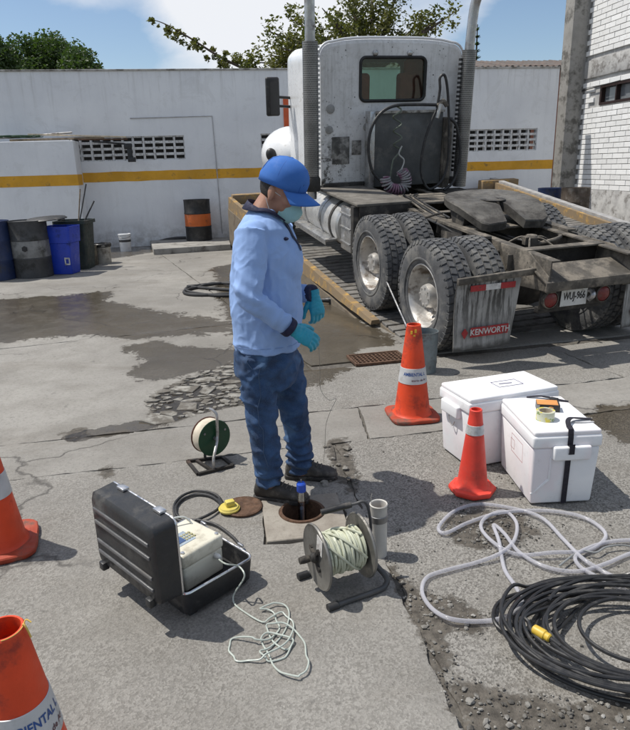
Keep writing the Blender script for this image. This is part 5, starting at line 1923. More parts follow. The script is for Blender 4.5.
def cone(label, p, H, r_t, r_b, base, band, mat, matb, rz=0.0, text=False, sleeve=True, hexa=False, group=None, lip=True, face=None, tilt=(0, 0)):
    root = thing('traffic_cone', label, 'traffic cone', (p.x, p.y, .002), rz, group)
    root.rotation_euler = (tilt[0], tilt[1], rz)
    t0 = .028
    rf = lambda z: r_b + (r_t - r_b) * (z - t0) / (H - t0)
    prof = [(r_b + .022, t0 - .006), (r_b + .008, t0 + .004), (rf(t0 + .02), t0 + .02)]
    for k in range(1, 10):
        z = t0 + .02 + (H - t0 - .03) * k / 9
        prof.append((rf(z), z))
    prof += [(rf(H) + .002, H - .004), (rf(H) - .001, H), (rf(H) - .006, H), (rf(H) - .007, H - .02), (rf(H - .14) - .006, H - .14), (0, H - .15)]
    body = MB().lathe(prof, 48, capped=False).build('cone_body', mat, root, recalc=True)
    # base plate
    n = 6 if hexa else 4
    ring = []
    N = 48
    for k in range(N):
        a = 2 * math.pi * k / N
        if hexa:
            sec = (a + math.pi / 8) % (math.pi / 4) - math.pi / 8
            r = base * .5 / math.cos(sec) * .97
        else:
            cs, sn = abs(math.cos(a)), abs(math.sin(a))
            r = base * .5 / ((cs ** 5 + sn ** 5) ** (1 / 5))
        ring.append((r * math.cos(a), r * math.sin(a)))
    wob = lambda x, y: .006 * fbm(x * 7 + p.x, y * 7 + p.y, 2)
    rings = []
    for sc_, z in ((.96, .0), (1.0, .003), (1.0, .016), (.975, .022), (.78, .026)):
        rings.append([V(x * sc_ * (1 + .02 * fbm(x * 30, y * 30, p.x)), y * sc_ * (1 + .02 * fbm(x * 30, y * 30, p.x + 4)), max(z + (wob(x, y) + .004 if z > 0 else 0), 0)) for x, y in ring])
    rings.append([V((r_b + .02) * math.cos(2 * math.pi * k / N), (r_b + .02) * math.sin(2 * math.pi * k / N), t0 + .001) for k in range(N)])
    MB().loft(rings).build('cone_base', matb, root)
    if band:
        z0, z1 = band
        slv = MB().lathe([(rf(z0) + .0004, z0), (rf(z0) + .0025, z0 + .001), (rf(z1) + .0025, z1 - .001), (rf(z1) + .0004, z1)], 48, capped=False).build('reflective_sleeve', M_SLEEVE, root)
        if text:
            ang = face
            h = z1 - z0
            wrap_text('AMBIENTAL L', h * .30, z0 + h * .64, ang, lambda z: rf(z) + .0022, 0, M_BLUEINK, slv, bold=.0008, sx=.80)
            wrap_text('atorio de Ag', h * .20, z0 + h * .27, ang + .35, lambda z: rf(z) + .0022, 0, M_DARKINK, slv, bold=.0004)
    return root, rf
def facing(p, rz=0): return math.atan2(-p.y, -p.x) - rz
pc_ = G(412, 416)
cmid, _ = cone('large orange cone with torn base and printed sleeve in front of the galvanised bucket', pc_, .645, .046, .122, .335, (.255, .36), M_CONE, M_CONE_B, rad(8), True, face=facing(pc_, rad(8)) + .15)
mb = MB()
for z_, a_ in ((.60, -.25), (.575, .1), (.55, -.2), (.61, .25)):
    aa = facing(pc_, rad(8)) + a_
    mb.box(((.0525) * math.cos(aa), .0525 * math.sin(aa), z_), (.004, .013, .022), Matrix.Rotation(aa, 3, 'Z'))
mb.build('tape_scrap', pm('yellow_tape', (.60, .36, .03), .5), cmid)
pl_ = G(-1, 547)
cone('orange cone with a warped scuffed base beside the black open case', pl_, .66, .046, .125, .345, (.27, .38), M_CONE, M_CONE_B, rad(20), False)
prim = G(2, 629, .665)
cbl, rfb = cone('orange cone printed with blue lettering, a bit of yellow string on its rim', prim, .665, .046, .136, .36, (.365, .475), M_CONE, M_CONE_B, rad(0), True, face=facing(prim) + .36)
aa = facing(prim) + 1.15
mb = MB()
rr_ = .047
tp_ = V(rr_ * math.cos(aa), rr_ * math.sin(aa), .664)
mb.tube(catmull([tp_ + V(-.004, 0, -.02), tp_ + V(0, 0, .006), tp_ + V(.008, -.003, -.004), tp_ + V(.012, 0, -.03)], 5), .0022, 6)
mb.tube(catmull([tp_ + V(0, 0, .004), tp_ + V(.004, .008, .012), tp_ + V(.016, .006, .006)], 5), .0018, 6)
mb.tube([V(.046 * math.cos(a), .046 * math.sin(a), .6655) for a in np.linspace(aa - 1.3, aa, 12)], .0012, 5)
mb.build('string_scrap', pm('yellow_string', (.62, .42, .10), .7), cbl)
ps_ = G(472, 490)
cone('small coral red cone with silver band in front of the white foam coolers', ps_, .455, .030, .080, .235, (.325, .375), M_CONE2, M_CONE2, rad(12), hexa=True)

# =================================================================== FOAM COOLERS
def mat_foam():
    t = NT('white_foam')
    vo = t.voronoi(230, 'DISTANCE_TO_EDGE')
    c = t.mix(t.ramp(t.noise(5, 6), .3, .7), (.72, .725, .74), (.82, .82, .825))
    c = t.mix(t.math('MULTIPLY', t.ramp(t.noise(3, 4), .52, .66), .30), c, (.78, .62, .64))
    c = t.mix(t.math('MULTIPLY', t.ramp(t.noise(16, 8, .75), .56, .70), .40), c, (.48, .465, .45))
    h = t.math('ADD', t.ramp(vo.outputs['Distance'], 0, .10), t.math('MULTIPLY', t.noise(20, 4), .8))
    return t.done(Base_Color=c, Roughness=.72, Normal=t.bump(h, .14, .003))
M_FOAM = mat_foam()
M_STRAP = pm('black_webbing', (.012, .010, .018), .7, 0, .3, 30, .3, 200)
M_PEN = pm('marker_pen', (.14, .13, .22), .7)
M_REDPEN = pm('faint_red_pen', (.42, .20, .20), .8)
def frame_lines(mb, o, ux, uz, w, h, t, n):
    """thin rectangle outline on a face"""
    for (a, b) in (((0, 0), (w, 0)), ((w, 0), (w, h)), ((w, h), (0, h)), ((0, h), (0, 0))):
        p_, q_ = o + ux * a[0] + uz * a[1], o + ux * b[0] + uz * b[1]
        mb.bar(p_ + n * .0008, q_ + n * .0008, t, .0016, upv=n)
def cooler(label, c, yaw, W, L, H):
    """W along local x (front), L along local y; front handle block"""
    root = thing('foam_cooler', label, 'cooler', (c.x, c.y, .002), yaw)
    lh = .085
    tp = .93
    body = MB()
    body.box((0, 0, (H - lh) / 2), (W * .965, L * .975, H - lh), taper=tp)
    bo_ = body.build('cooler_body', M_FOAM, root, bevel=.012, seg=3)
    ld = MB()
    ld.box((0, 0, H - lh * .62), (W, L, lh * .76)); 
    lo_ = ld.build('lid', M_FOAM, root, bevel=.012, seg=3)
    MB().box((0, 0, H - lh * .12), (W * .965, L * .975, lh * .34)).build('lid_top', M_FOAM, lo_, bevel=.010, seg=3)
    for s in (-1, 1):
        MB().box((W * .06, s * (L * .5 - .002), H - lh - .022), (W * .54, .046, .074)).build('handle_block', M_FOAM, bo_, bevel=.010, seg=3)
    return root, bo_, lo_
W1, L1, H1 = .345, .49, .395
c1 = V(1.205, 3.085, 0)
co1, cb1, cl1 = cooler('white foam cooler with black strap carrying the tape roll and small box', c1, rad(2.5), W1, L1, H1)
# moulded crease and pen marks on the near cooler
mb = MB()
yfr = -L1 * .482
mb.bar((-.155, yfr + .018, .055), (-.075, yfr + .004, .14), .012, .012); mb.bar((-.075, yfr + .004, .14), (-.075, yfr + .001, .26), .012, .012)
mb.build('moulded_crease', M_FOAM, cb1, bevel=.004)
mb = MB(); frame_lines(mb, V(-W1 * .478, -.10, .17), V(0, 1, 0), V(0, 0, 1), .16, .10, .003, V(-1, 0, 0)); frame_lines(mb, V(-W1 * .478, .02, .19), V(0, 1, 0), V(0, 0, 1), .05, .05, .003, V(-1, 0, 0))
for i, v in enumerate(mb.v): mb.v[i] = (v[0] + (.31 - v[2]) * .035, v[1], v[2])
mb.build('pen_mark', M_REDPEN, cb1)
sxp = W1 * .03
mb = MB()
y0 = -L1 / 2
strap_pts = [V(sxp, y0 * .935 - .004, .004), V(sxp, y0 * .975 - .004, .285), V(sxp, y0 - .028, .288), V(sxp, y0 - .028, .338), V(sxp, y0 - .0035, H1 - .075), V(sxp, y0 - .0035, H1 - .03), V(sxp + .002, y0 * .97, H1 + .008), V(sxp + .004, y0 * .86, H1 + .015)]
rings = []
SP_ = strap_pts
wv_ = .0135
rings = [[p_ + V(-wv_, 0, 0), p_ + V(wv_, 0, 0), p_ + V(wv_, .001, .003), p_ + V(-wv_, .001, .003)] for p_ in SP_]
MB().loft(rings).build('strap', M_STRAP, co1, smooth=20)
def ribbon(pts, w, mat, parent, name='strap', th=.002):
    P = catmull(pts, 6)
    rings = []
    for i, p_ in enumerate(P):
        t_ = (P[min(i + 1, len(P) - 1)] - P[max(i - 1, 0)]).normalized()
        s = t_.cross(V(0, 0, 1)).normalized()
        rings.append([p_ - s * w / 2, p_ + s * w / 2, p_ + s * w / 2 + V(0, 0, th), p_ - s * w / 2 + V(0, 0, th)])
    return MB().loft(rings).build(name, mat, parent, smooth=30)
zt1 = H1 + .005
ribbon([V(.010, -.22, zt1 + .006), V(.022, -.175, zt1 + .02), V(.05, -.14, zt1 + .022), V(.09, -.12, zt1 + .012), V(.17, -.115, zt1 + .002)], .024, M_STRAP, co1)
ribbon([V(.055, -.145, zt1 + .004), V(.1, -.152, zt1 + .002), V(.165, -.15, zt1 + .001)], .012, pm('strap_white_edge', (.35, .35, .36), .7), co1)
ribbon([V(-.03, .235, zt1), V(.04, .21, zt1 + .012), V(.10, .17, zt1 + .008), V(.165, .14, zt1)], .022, M_STRAP, co1)
ribbon([V(.06, .235, zt1), V(.09, .20, zt1 + .004), V(.10, .155, zt1)], .016, M_STRAP, co1)
MB().box((.095, .165, zt1 + .010), (.04, .03, .012), Matrix.Rotation(rad(-40), 3, 'Z')).build('buckle', M_BLACKPL, co1, bevel=.003)
# tape roll and little box on the lid
R1 = Matrix.Rotation(rad(2.5), 3, 'Z')
def on1(x, y): 
    q_ = c1 + R1 @ V(x, y, 0)
    return V(q_.x, q_.y, .002 + H1 + .0046)
tpk = thing('tape_roll', 'roll of white tape with yellow print on the strapped foam cooler', 'tape roll', on1(-.055, -.085))
tt = NT('printed_tape')
tcc = tt.mix(tt.ramp(tt.noise(26, 3), .50, .56), (.52, .53, .40), (.60, .50, .06))
tcc = tt.mix(tt.ramp(tt.noise(34, 2), .60, .64), tcc, (.22, .30, .12))
tt.done(Base_Color=tcc, Roughness=.25)
MB().lathe([(.036, 0), (.046, 0), (.046, .048), (.036, .048), (.036, 0)], 40, capped=False).build('tape', tt.m, tpk)
MB().lathe([(.031, .001), (.0358, .001), (.0358, .047), (.031, .047), (.031, .001)], 40, capped=False).build('core', pm('tape_core', (.42, .36, .27), .8), tpk)
bxk = thing('cardboard_box', 'small flat box with orange top and black sides behind the tape roll', 'box', on1(.01, .045), rad(-14))
MB().box((0, 0, .019), (.115, .075, .038)).build('box_body', pm('black_card', (.012, .011, .013), .4), bxk, bevel=.001, seg=1)
MB().box((-.004, 0, .0392), (.104, .072, .0024)).build('orange_top', pm('orange_card', (.62, .26, .07), .5), bxk)
lg = MB(); lg.ellipsoid((.012, -.0378, .022), (.014, .0008, .008), nu=14, nv=8); lg.box((.012, -.0379, .009), (.042, .001, .005))
lg.build('logo', pm('orange_logo', (.72, .33, .10), .5), bxk)
MB().box((-.05, -.0379, .019), (.014, .001, .034)).build('grey_edge', pm('grey_card', (.32, .32, .33), .5), bxk)
# second cooler, long side to the camera
yaw2 = math.atan2(.19, .57)
c2 = V(.833, 3.245, 0) + V(math.cos(yaw2), math.sin(yaw2), 0) * .295 + V(-math.sin(yaw2), math.cos(yaw2), 0) * .165
co2, cb2, cl2 = cooler('plain white foam cooler with pen marked lid behind the strapped cooler', c2, yaw2 + math.pi / 2, .33, .59, .415)
mb = MB()
# local axes: x -> depth, y -> -length ; face to camera is local -x after the quarter turn -> +x? draw on both long faces
for sgn in (-1, 1):
    frame_lines(mb, V(sgn * .33 * .479, -.13, .20), V(0, 1, 0), V(0, 0, 1), .075, .085, .004, V(sgn, 0, 0))
for i, v in enumerate(mb.v): mb.v[i] = (v[0] - math.copysign((.33 - v[2]) * .033, v[0]), v[1], v[2])
mb.build('pen_mark', M_PEN, cb2)
mb = MB(); frame_lines(mb, V(-.05, -.13, .415 + .0052), V(1, 0, 0), V(0, 1, 0), .09, .16, .003, V(0, 0, 1)); mb.bar((-.01, -.08, .4215), (.0, -.0, .4215), .006, .002)
mb.build('pen_mark', M_PEN, cl2)
mb = MB(); mb.tube(catmull([V(0.02, .296, .30), V(.03, .305, .25), V(.0, .30, .21), V(-.02, .296, .24)], 5), .003, 6); mb.build('crack_mark', pm('grey_crack', (.35, .34, .33), .8), cb2)

# =================================================================== OPEN CASE WITH INSTRUMENT
Fc = V(-.515, 2.045, 0)
vv = V(.70, .714, 0).normalized()
case = thing('equipment_case', 'black hard plastic case standing open with silver rim', 'case', (Fc.x, Fc.y, .002), math.atan2(vv.y, vv.x))
CW, CL, CH = .345, .46, .115
M_CASE = pm('case_black', (.020, .021, .023), .45, 0, .25, 8, .10, 90, dirt=(.075, .072, .068), damt=.26, dscale=6)
M_CASEIN = pm('case_lining', (.014, .014, .015), .85, 0, .3, 20, .2, 90)
M_SILV = pm('silver_rim', (.62, .62, .63), .28, .9, .08, 12)
def rr2(x0, x1, y0, y1, z, r=.03, n=6):
    cx_, cy_ = (x0 + x1) / 2, (y0 + y1) / 2
    return [q_ + V(cx_, cy_, 0) for q_ in rrring((x1 - x0) / 2, (y1 - y0) / 2, z, r, n)]
mb = MB()
mb.loft([rr2(.022, CW - .022, .022, CL - .022, .008), rr2(.008, CW - .008, .008, CL - .008, .02), rr2(0, CW, 0, CL, CH), rr2(.008, CW - .008, .008, CL - .008, CH), rr2(.016, CW - .016, .016, CL - .016, .03)])
mb.build('case_base', M_CASE, case, smooth=45)
MB().tube(rr2(.003, CW - .003, .003, CL - .003, CH + .003), .0055, 8, closed=True).build('rim', M_SILV, case)
# foam floor
MB().box((CW / 2, CL / 2, .036), (CW - .04, CL - .04, .012)).build('foam_lining', M_CASEIN, case)
for (x, y) in ((.05, .04), (.05, CL - .04), (CW - .05, .04), (CW - .05, CL - .04)):
    MB().box((x, y, .004), (.04, .03, .012)).build('foot', M_CASE, case, bevel=.003)
# lid: shallow tray standing upright on the hinge edge
LT = .105
lidz0, lidz1 = CH + .002, CH + .335
def lring(x, ins, r=.03):
    return [V(x, p_.x, p_.y) for p_ in [V(q_.x, q_.y, 0) for q_ in rr2(ins, CL - ins, lidz0 - .002 + ins, lidz1 - ins, 0, r)]]
mb = MB()
mb.loft([lring(-LT, .020), lring(-LT + .012, .006), lring(-.006, 0), lring(-.006, .008), lring(-LT + .02, .016)])
lidp = mb.build('case_lid', M_CASE, case, smooth=45)
MB().tube(lring(-.003, .003), .0055, 8, closed=True).build('rim', M_SILV, lidp)
M_RIBHIGHLIGHT = pm('case_rib_highlight', (.10, .103, .108), .38, 0, .2, 8, .08, 90, dirt=(.11, .105, .10), damt=.3)  # paler than the case: the ribs' bright highlights are put into the colour
for zc in (.185, .235, .32, .375):
    MB().box((-LT - .002, CL / 2, zc), (.010, CL - .06, .016)).build('rib', M_RIBHIGHLIGHT, lidp, bevel=.004)
for (y, z_) in ((.055, lidz0 + .012), (CL - .06, lidz0 + .012)):
    MB().box((-LT - .004, y, z_), (.03, .035, .035)).build('foot', M_CASE, lidp, bevel=.006)
for y in (.09, CL - .11):
    mb = MB(); mb.box((-.012, y, lidz1 + .006), (.03, .05, .012)); mb.build('latch', M_SILV, lidp, bevel=.003)
    mb = MB(); mb.box((CW + .006, y, CH - .012), (.014, .05, .035)); mb.box((CW + .004, y, CH + .014), (.01, .035, .02)); mb.build('latch', M_SILV, case, bevel=.003)
for y in (.10, CL - .10):
    MB().tube([(-.006, y - .04, CH), (-.006, y + .04, CH)], .008, 8).build('hinge', M_SILV, case)
# handle grip on the base side hidden from hinge
mb = MB(); mb.tube(catmull([V(CW, CL / 2 - .06, .06), V(CW + .03, CL / 2 - .05, .06), V(CW + .03, CL / 2 + .05, .06), V(CW, CL / 2 + .06, .06)], 4), .010, 8); mb.build('carry_handle', M_CASE, case)
# instrument
cR = Matrix.Rotation(math.atan2(vv.y, vv.x), 3, 'Z')
def incase(x, y, z): return V(Fc.x, Fc.y, .002) + cR @ V(x, y, z)
ins = thing('instrument', 'cream portable meter with small screen sitting in the black case', 'meter', incase(.165, .215, .042), math.atan2(vv.y, vv.x) + rad(4))
M_CREAM = pm('cream_plastic', (.66, .63, .52), .45, 0, .06, 6, .04, 60, dirt=(.42, .39, .31), damt=.35, dscale=9)
mb = MB(); mb.box((0, 0, .055), (.205, .215, .11)); ib = mb.build('meter_body', M_CREAM, ins, bevel=.012, seg=3)
mb = MB(); mb.box((0, 0, .138), (.215, .225, .062)); it = mb.build('meter_top', M_CREAM, ins, bevel=.014, seg=3)
MB().box((-.03, -.005, .1695), (.095, .085, .003)).build('keypad', pm('pale_blue_panel', (.32, .38, .44), .4, 0, .2, 40), it, bevel=.001, seg=1)
MB().box((-.045, -.002, .1715), (.045, .06, .003)).build('screen', pm('blue_screen', (.05, .09, .20), .2), it)
kb = MB()
for i in range(4):
    for j in range(3):
        kb.box((-.005 + i * .013 - .01, -.028 + j * .018, .172), (.008, .010, .004))
kb.build('key', pm('olive_keys', (.40, .38, .22), .5), it)
mb = MB()
for s in (-1, 1):
    for y in (-.09, .09):
        mb.lathe([(.008, 0), (.008, .006), (0, .007)], 10, (s * .088, y, .168))
mb.build('corner_screw', M_SILV, it)
mb = MB(); mb.tube(catmull([V(-.07, .10, .16), V(-.05, .12, .20), V(.0, .11, .205), V(.06, .08, .20), V(.08, .05, .165)], 6), .0042, 8)
mb.build('wire', pm('grey_wire', (.50, .52, .50), .5), ins)
mb = MB(); mb.lathe([(.012, 0), (.012, .02), (.006, .03), (.0, .03)], 12, (.06, -.108, .09), rot=Matrix.Rotation(rad(90), 3, 'X')); mb.build('socket', pm('white_socket', (.6, .6, .57), .5), ins)
# pale data cable, from the instrument over the rim to a tangle on the concrete
M_WIRE = pm('pale_green_wire', (.40, .44, .40), .45, 0, .12, 20)
ip = incase(.165, .215, .042) + cR @ V(.06, -.135, .088)
pts = [ip, AT(226, 564, 2.16), AT(238, 566, 2.20), G(244, 573, .13), G(243, 580, .10), G(234, 594, .03), G(234, 603, .006), G(243, 611, .005)]
tang = [(262, 622), (279, 613), (291, 622), (288, 640), (268, 653), (250, 661), (236, 660), (229.5, 650), (232, 640), (250, 636), (266, 640), (281, 628), (272, 614), (262, 608), (276, 604), (290, 612), (280, 640), (262, 650), (270, 660), (288, 654), (292, 638), (268, 634), (262, 645), (274, 664), (290, 676), (302, 674), (310, 663), (303, 644), (290, 628), (274, 622), (266, 632), (284, 650), (292, 640)]
rnd = random.Random(4)
for k, (x, y) in enumerate(tang):
    pts.append(G(x, y, rnd.choice([.005, .008, .016, .026])))
pts = pts[:9] + [p + V(rnd.uniform(-.008, .008), rnd.uniform(-.008, .008), 0) for p in catmull(pts[8:], 2)[1:]]
mb = MB(); mb.tube(catmull(pts, 5), .0034, 7)
tag(mb.build('data_cable', M_WIRE), 'pale thin cable running from the meter to a tangle on the concrete', 'cable')

# =================================================================== CABLE REEL
fc_, bc_ = G(317.4, 556.7, .160), G(361, 544.5, .160)
ax = (bc_ - fc_); RL = ax.length; ax.normalize()
reel = thing('cable_reel', 'grey steel cable reel wound with pale cable on a black footed stand', 'reel', (fc_.x, fc_.y, 0))
ro_ = V(fc_.x, fc_.y, 0)
M_REEL = pm('reel_steel', (.22, .215, .20), .42, .6, .18, 8, .06, 60, dirt=(.13, .12, .10), damt=.35, dscale=9)
Rx = rot_from(ax, V(0, 0, 1))     # local x along the axle
def disc(c, r):
    mb = MB()
    mb.lathe([(0, -.003), (r - .006, -.003), (r, -.006), (r + .004, 0), (r, .006), (r - .006, .003), (0, .003)], 48, c - ro_, axis='X', rot=Rx, capped=False)
    return mb
DR = .132
disc(fc_, DR).build('front_flange', M_REEL, reel)
disc(bc_, DR).build('rear_flange', M_REEL, reel)
mb = MB(); mb.lathe([(DR, -.004), (DR + .004, 0), (DR, .004), (DR - .003, 0), (DR, -.004)], 48, fc_ - ro_, axis='X', rot=Rx, capped=False)
mb.build('flange_edge', M_SILV, reel)
# hub nut group and label on the front flange
mb = MB()
mb.lathe([(.022, 0), (.022, -.018), (.012, -.03), (0, -.03)], 16, fc_ - ro_, axis='X', rot=Rx)
for a in (0.4, 2.2, 4.1):
    o2 = fc_ - ro_ + Rx @ V(0, .05 * math.cos(a), .05 * math.sin(a))
    mb.lathe([(.012, 0), (.012, -.012), (0, -.014)], 10, o2, axis='X', rot=Rx)
    mb.bar(fc_ - ro_ + ax * -.008, o2 + ax * -.008, .014, .012)
o2 = fc_ - ro_ + Rx @ V(0, .045, -.03)
mb.lathe([(.013, -.01), (.016, -.035), (.014, -.06), (0, -.062)], 14, o2, axis='X', rot=Rx)
mb.build('crank_hub', M_CHASD, reel)
MB().box(fc_ - ro_ + Rx @ V(-.0045, -.035, .07), (.002, .05, .075), Rx @ Matrix.Rotation(rad(8), 3, 'X')).build('paper_label', M_WHT, reel)
# wound cable
cab = []
n_t = 13
for lay, rad_ in ((0, .066), (1, .074), (2, .081)):
    for k in range(n_t * 26):
        f = k / (n_t * 26)
        g_ = f if lay % 2 == 0 else 1 - f
        a = 2 * math.pi * k / 26
        xx = .012 + (RL - .024) * g_ + .004 * math.sin(a * 1.7 + lay)
        rr_ = rad_ + .003 * math.sin(a * .31 + lay * 2)
        cab.append(fc_ - ro_ + ax * xx + Rx @ V(0, rr_ * math.cos(a), rr_ * math.sin(a)))
M_PCAB = pm('pale_cable', (.50, .52, .40), .5, 0, .2, 14, 0, 50, dirt=(.33, .31, .20), damt=.3, dscale=16)
MB().tube(cab, .0062, 6).build('wound_cable', M_PCAB, reel)
MB().lathe([(.06, .004), (.06, RL - .004)], 32, fc_ - ro_, axis='X', rot=Rx).build('drum_core', M_PCAB, reel)
mb = MB()
for k in range(3):
    a0 = k * 1.1
    pts = [fc_ - ro_ + ax * (.02 + (RL - .04) * (i / 9)) + Rx @ V(0, .089 * math.cos(a0 + i * .23), .089 * math.sin(a0 + i * .23)) for i in range(10)]
    mb.tube(pts, .006, 6)
mb.build('loose_turn', M_PCAB, reel)
# stand
M_STAND = pm('reel_stand_grey', (.085, .085, .085), .5, .4, .2, 9, .08, 60, dirt=(.16, .15, .14), damt=.3)
fA, fB = G(331, 607, .014), G(301, 576, .014)
bend = G(384, 588, .014)
back_hub = bc_ + ax * .035
path = [fA, fA.lerp(bend, .5), fA.lerp(bend, .92), bend + V(.008, .012, .006), bend + V(.012, .03, .03), V(back_hub.x + .012, back_hub.y - .03, .10), back_hub]
mb = MB(); mb.tube(catmull([q_ - ro_ for q_ in path], 6), .0115, 10)
backB = fB + (bend - fA) * .95
path = [fB, fB.lerp(backB, .5), fB.lerp(backB, .94), backB + V(.012, .0, .03), V(back_hub.x + .02, back_hub.y + .03, .10), back_hub]
mb.tube(catmull([q_ - ro_ for q_ in path], 6), .0115, 10)
mb.tube([fc_ - ro_, back_hub - ro_], .012, 10)
mb.build('stand', M_STAND, reel)
mb = MB()
for q_, q2 in ((fA, bend), (fB, backB)):
    d = (q2 - q_).normalized()
    mb.tube([q_ - ro_ - d * .014, q_ - ro_ + d * .032], .016, 12)
mb.build('rubber_foot', M_HOSE, reel)
# carrying bar with foam grip above the rear flange
hb = [back_hub, V(back_hub.x + .012, back_hub.y + .02, .22), AT(366, 503, back_hub.y + .03), AT(352, 504.5, back_hub.y + .02), AT(322, 512, back_hub.y - .01)]
mb = MB(); mb.tube(catmull([q_ - ro_ for q_ in hb], 6), .006, 8); mb.build('carry_bar', M_STAND, reel)
mb = MB(); mb.tube([q_ - ro_ for q_ in (AT(351, 504.7, back_hub.y + .02), AT(337, 508, back_hub.y + .005), AT(321, 512.3, back_hub.y - .01))], [.0125, .0135, .0125], 12); mb.build('foam_grip', M_HOSE, reel)
# white sampling tube standing behind
tb = thing('sampling_tube', 'off white plastic tube standing upright behind the cable reel', 'tube', (*G(378.7, 504, .25).xy, 0))
MB().lathe([(.034, 0), (.037, .0), (.037, .245), (.040, .25), (.037, .254), (.033, .25), (.033, .01), (.0, .01)], 32, capped=False).build('tube_body', pm('off_white_pvc', (.55, .53, .49), .5, 0, .15, 6, .1, 60, dirt=(.34, .31, .27), damt=.4), tb)
MB().lathe([(.0375, .17), (.0395, .172), (.0395, .20), (.0375, .202)], 32, capped=False).build('clamp_ring', M_STEEL, tb)
MB().lathe([(0, .21), (.032, .212)], 24, capped=False).build('sediment', M_RUST, tb)
MB().tube(catmull([V(-.03, .0, .235), V(-.034, -.01, .29), V(-.030, -.012, .31)], 4), .0012, 5).build('wire_tag', M_SILV, tb)
# clear bailer with a blue cap hanging in the manhole
hbp = V(HOLE.x + .0, HOLE.y + .005, 0)
bl = thing('bailer', 'clear sampling tube with blue cap lowered into the manhole', 'bailer', (hbp.x, hbp.y, 0))
M_CLEAR = mat_clear('clear_plastic', (.80, .84, .88), .10, .08)
MB().lathe([(.021, -.35), (.021, .125), (.019, .125), (.019, -.35)], 24, capped=False).build('clear_tube', M_CLEAR, bl)
MB().lathe([(.022, .115), (.0235, .118), (.0235, .155), (.018, .162), (0, .163)], 24).build('blue_cap', pm('blue_cap', (.02, .08, .48), .35), bl)
MB().lathe([(.0, -.30), (.0185, -.30), (.0185, .02), (0, .02)], 20).build('water_sample', pm('water_sample', (.36, .42, .50), .1), bl)
MB().lathe([(.004, .163), (.004, .18), (.0, .181)], 8).build('eyelet', M_STEEL, bl)

# =================================================================== GREEN REEL
gc = G(214.5, 438, .155)
grl = thing('rope_reel', 'green disc reel of pale rope on a black triangular stand beside the worker', 'reel', (gc.x, gc.y, 0))
M_GREEN = pm('dark_green_disc', (.008, .055, .022), .45, 0, .15, 6, .05, 50, dirt=(.03, .06, .035), damt=.2)
M_BLACKST = pm('black_rusty_steel', (.030, .026, .023), .6, .3, .3, 9, .2, 60, dirt=(.10, .06, .04), damt=.35)
ga_ = V(-.66, .75, -.02).normalized()     # axle, towards the back left
Rg = rot_from(ga_, V(0, 0, 1))
MB().lathe([(0, -.003), (.106, -.003), (.109, 0), (.106, .004), (0, .004)], 48, (0, 0, .155), axis='X', rot=Rg, capped=False).build('green_disc', M_GREEN, grl)
MB().lathe([(0, .079), (.106, .079), (.109, .082), (.106, .086), (0, .086)], 48, (0, 0, .155), axis='X', rot=Rg, capped=False).build('rear_disc', pm('red_brown_disc', (.12, .05, .035), .6), grl)
rp_ = []
for k in range(11 * 24):
    a = 2 * math.pi * k / 24
    rp_.append(V(0, 0, .155) + Rg @ V(.008 + .068 * k / 264, .098 * math.cos(a), .098 * math.sin(a)))
MB().tube(rp_, .0065, 6).build('wound_rope', pm('pale_rope', (.56, .50, .40), .8, 0, .15, 20), grl)
MB().lathe([(.09, .005), (.09, .078)], 32, (0, 0, .155), axis='X', rot=Rg).build('rope_core', MATS['pale_rope'], grl)
mb = MB()
for a in (.6, 2.7, 4.8):
    mb.lathe([(.007, -.003), (.007, -.007), (0, -.008)], 8, V(0, 0, .155) + Rg @ V(0, .08 * math.cos(a), .08 * math.sin(a)), axis='X', rot=Rg)
mb.lathe([(.012, -.003), (.012, -.02), (0, -.02)], 10, V(0, 0, .155), axis='X', rot=Rg)
mb.build('disc_bolt', M_STEEL, grl)
go = V(gc.x, gc.y, 0)
def gl(x, y, z=0): return G(x, y, z) - go
A_, B_, C2 = gl(187.5, 461, .010), gl(233, 465.5, .010), gl(198, 474, .010)
D_ = gl(222, 457, .010)
mb = MB()
mb.bar(A_, D_, .018, .014); mb.bar(D_, B_, .018, .014); mb.bar(C2, B_, .018, .014); mb.bar(A_, C2, .018, .014)
mb.bar(gl(196, 460, .011), gl(213, 471, .011), .016, .012)
mb.build('stand_base', M_BLACKST, grl)
frontp = -ga_ * .018
up_b = gl(214, 469, .012)
mb = MB(); mb.tube(catmull([up_b, V(up_b.x + .003, up_b.y, .08), frontp + V(.006, 0, .155), frontp + V(.012, .0, .26), frontp + V(.012, .004, .30), frontp + V(-.004, .01, .325), frontp + V(-.028, .02, .335)], 6), .0085, 10)
mb.build('upright', M_ALU, grl)
mb = MB(); mb.tube([frontp + V(.006, 0, .155), V(0, 0, .155) + ga_ * .11], .008, 8); mb.bar(V(0, 0, .155) + ga_ * .10, gl(205, 459, .01), .014, .012)
mb.build('axle', M_BLACKST, grl)

# =================================================================== CABLES AND HOSES ON THE GROUND
def px_path(L, z): return [G(x, y, z) for x, y in L]
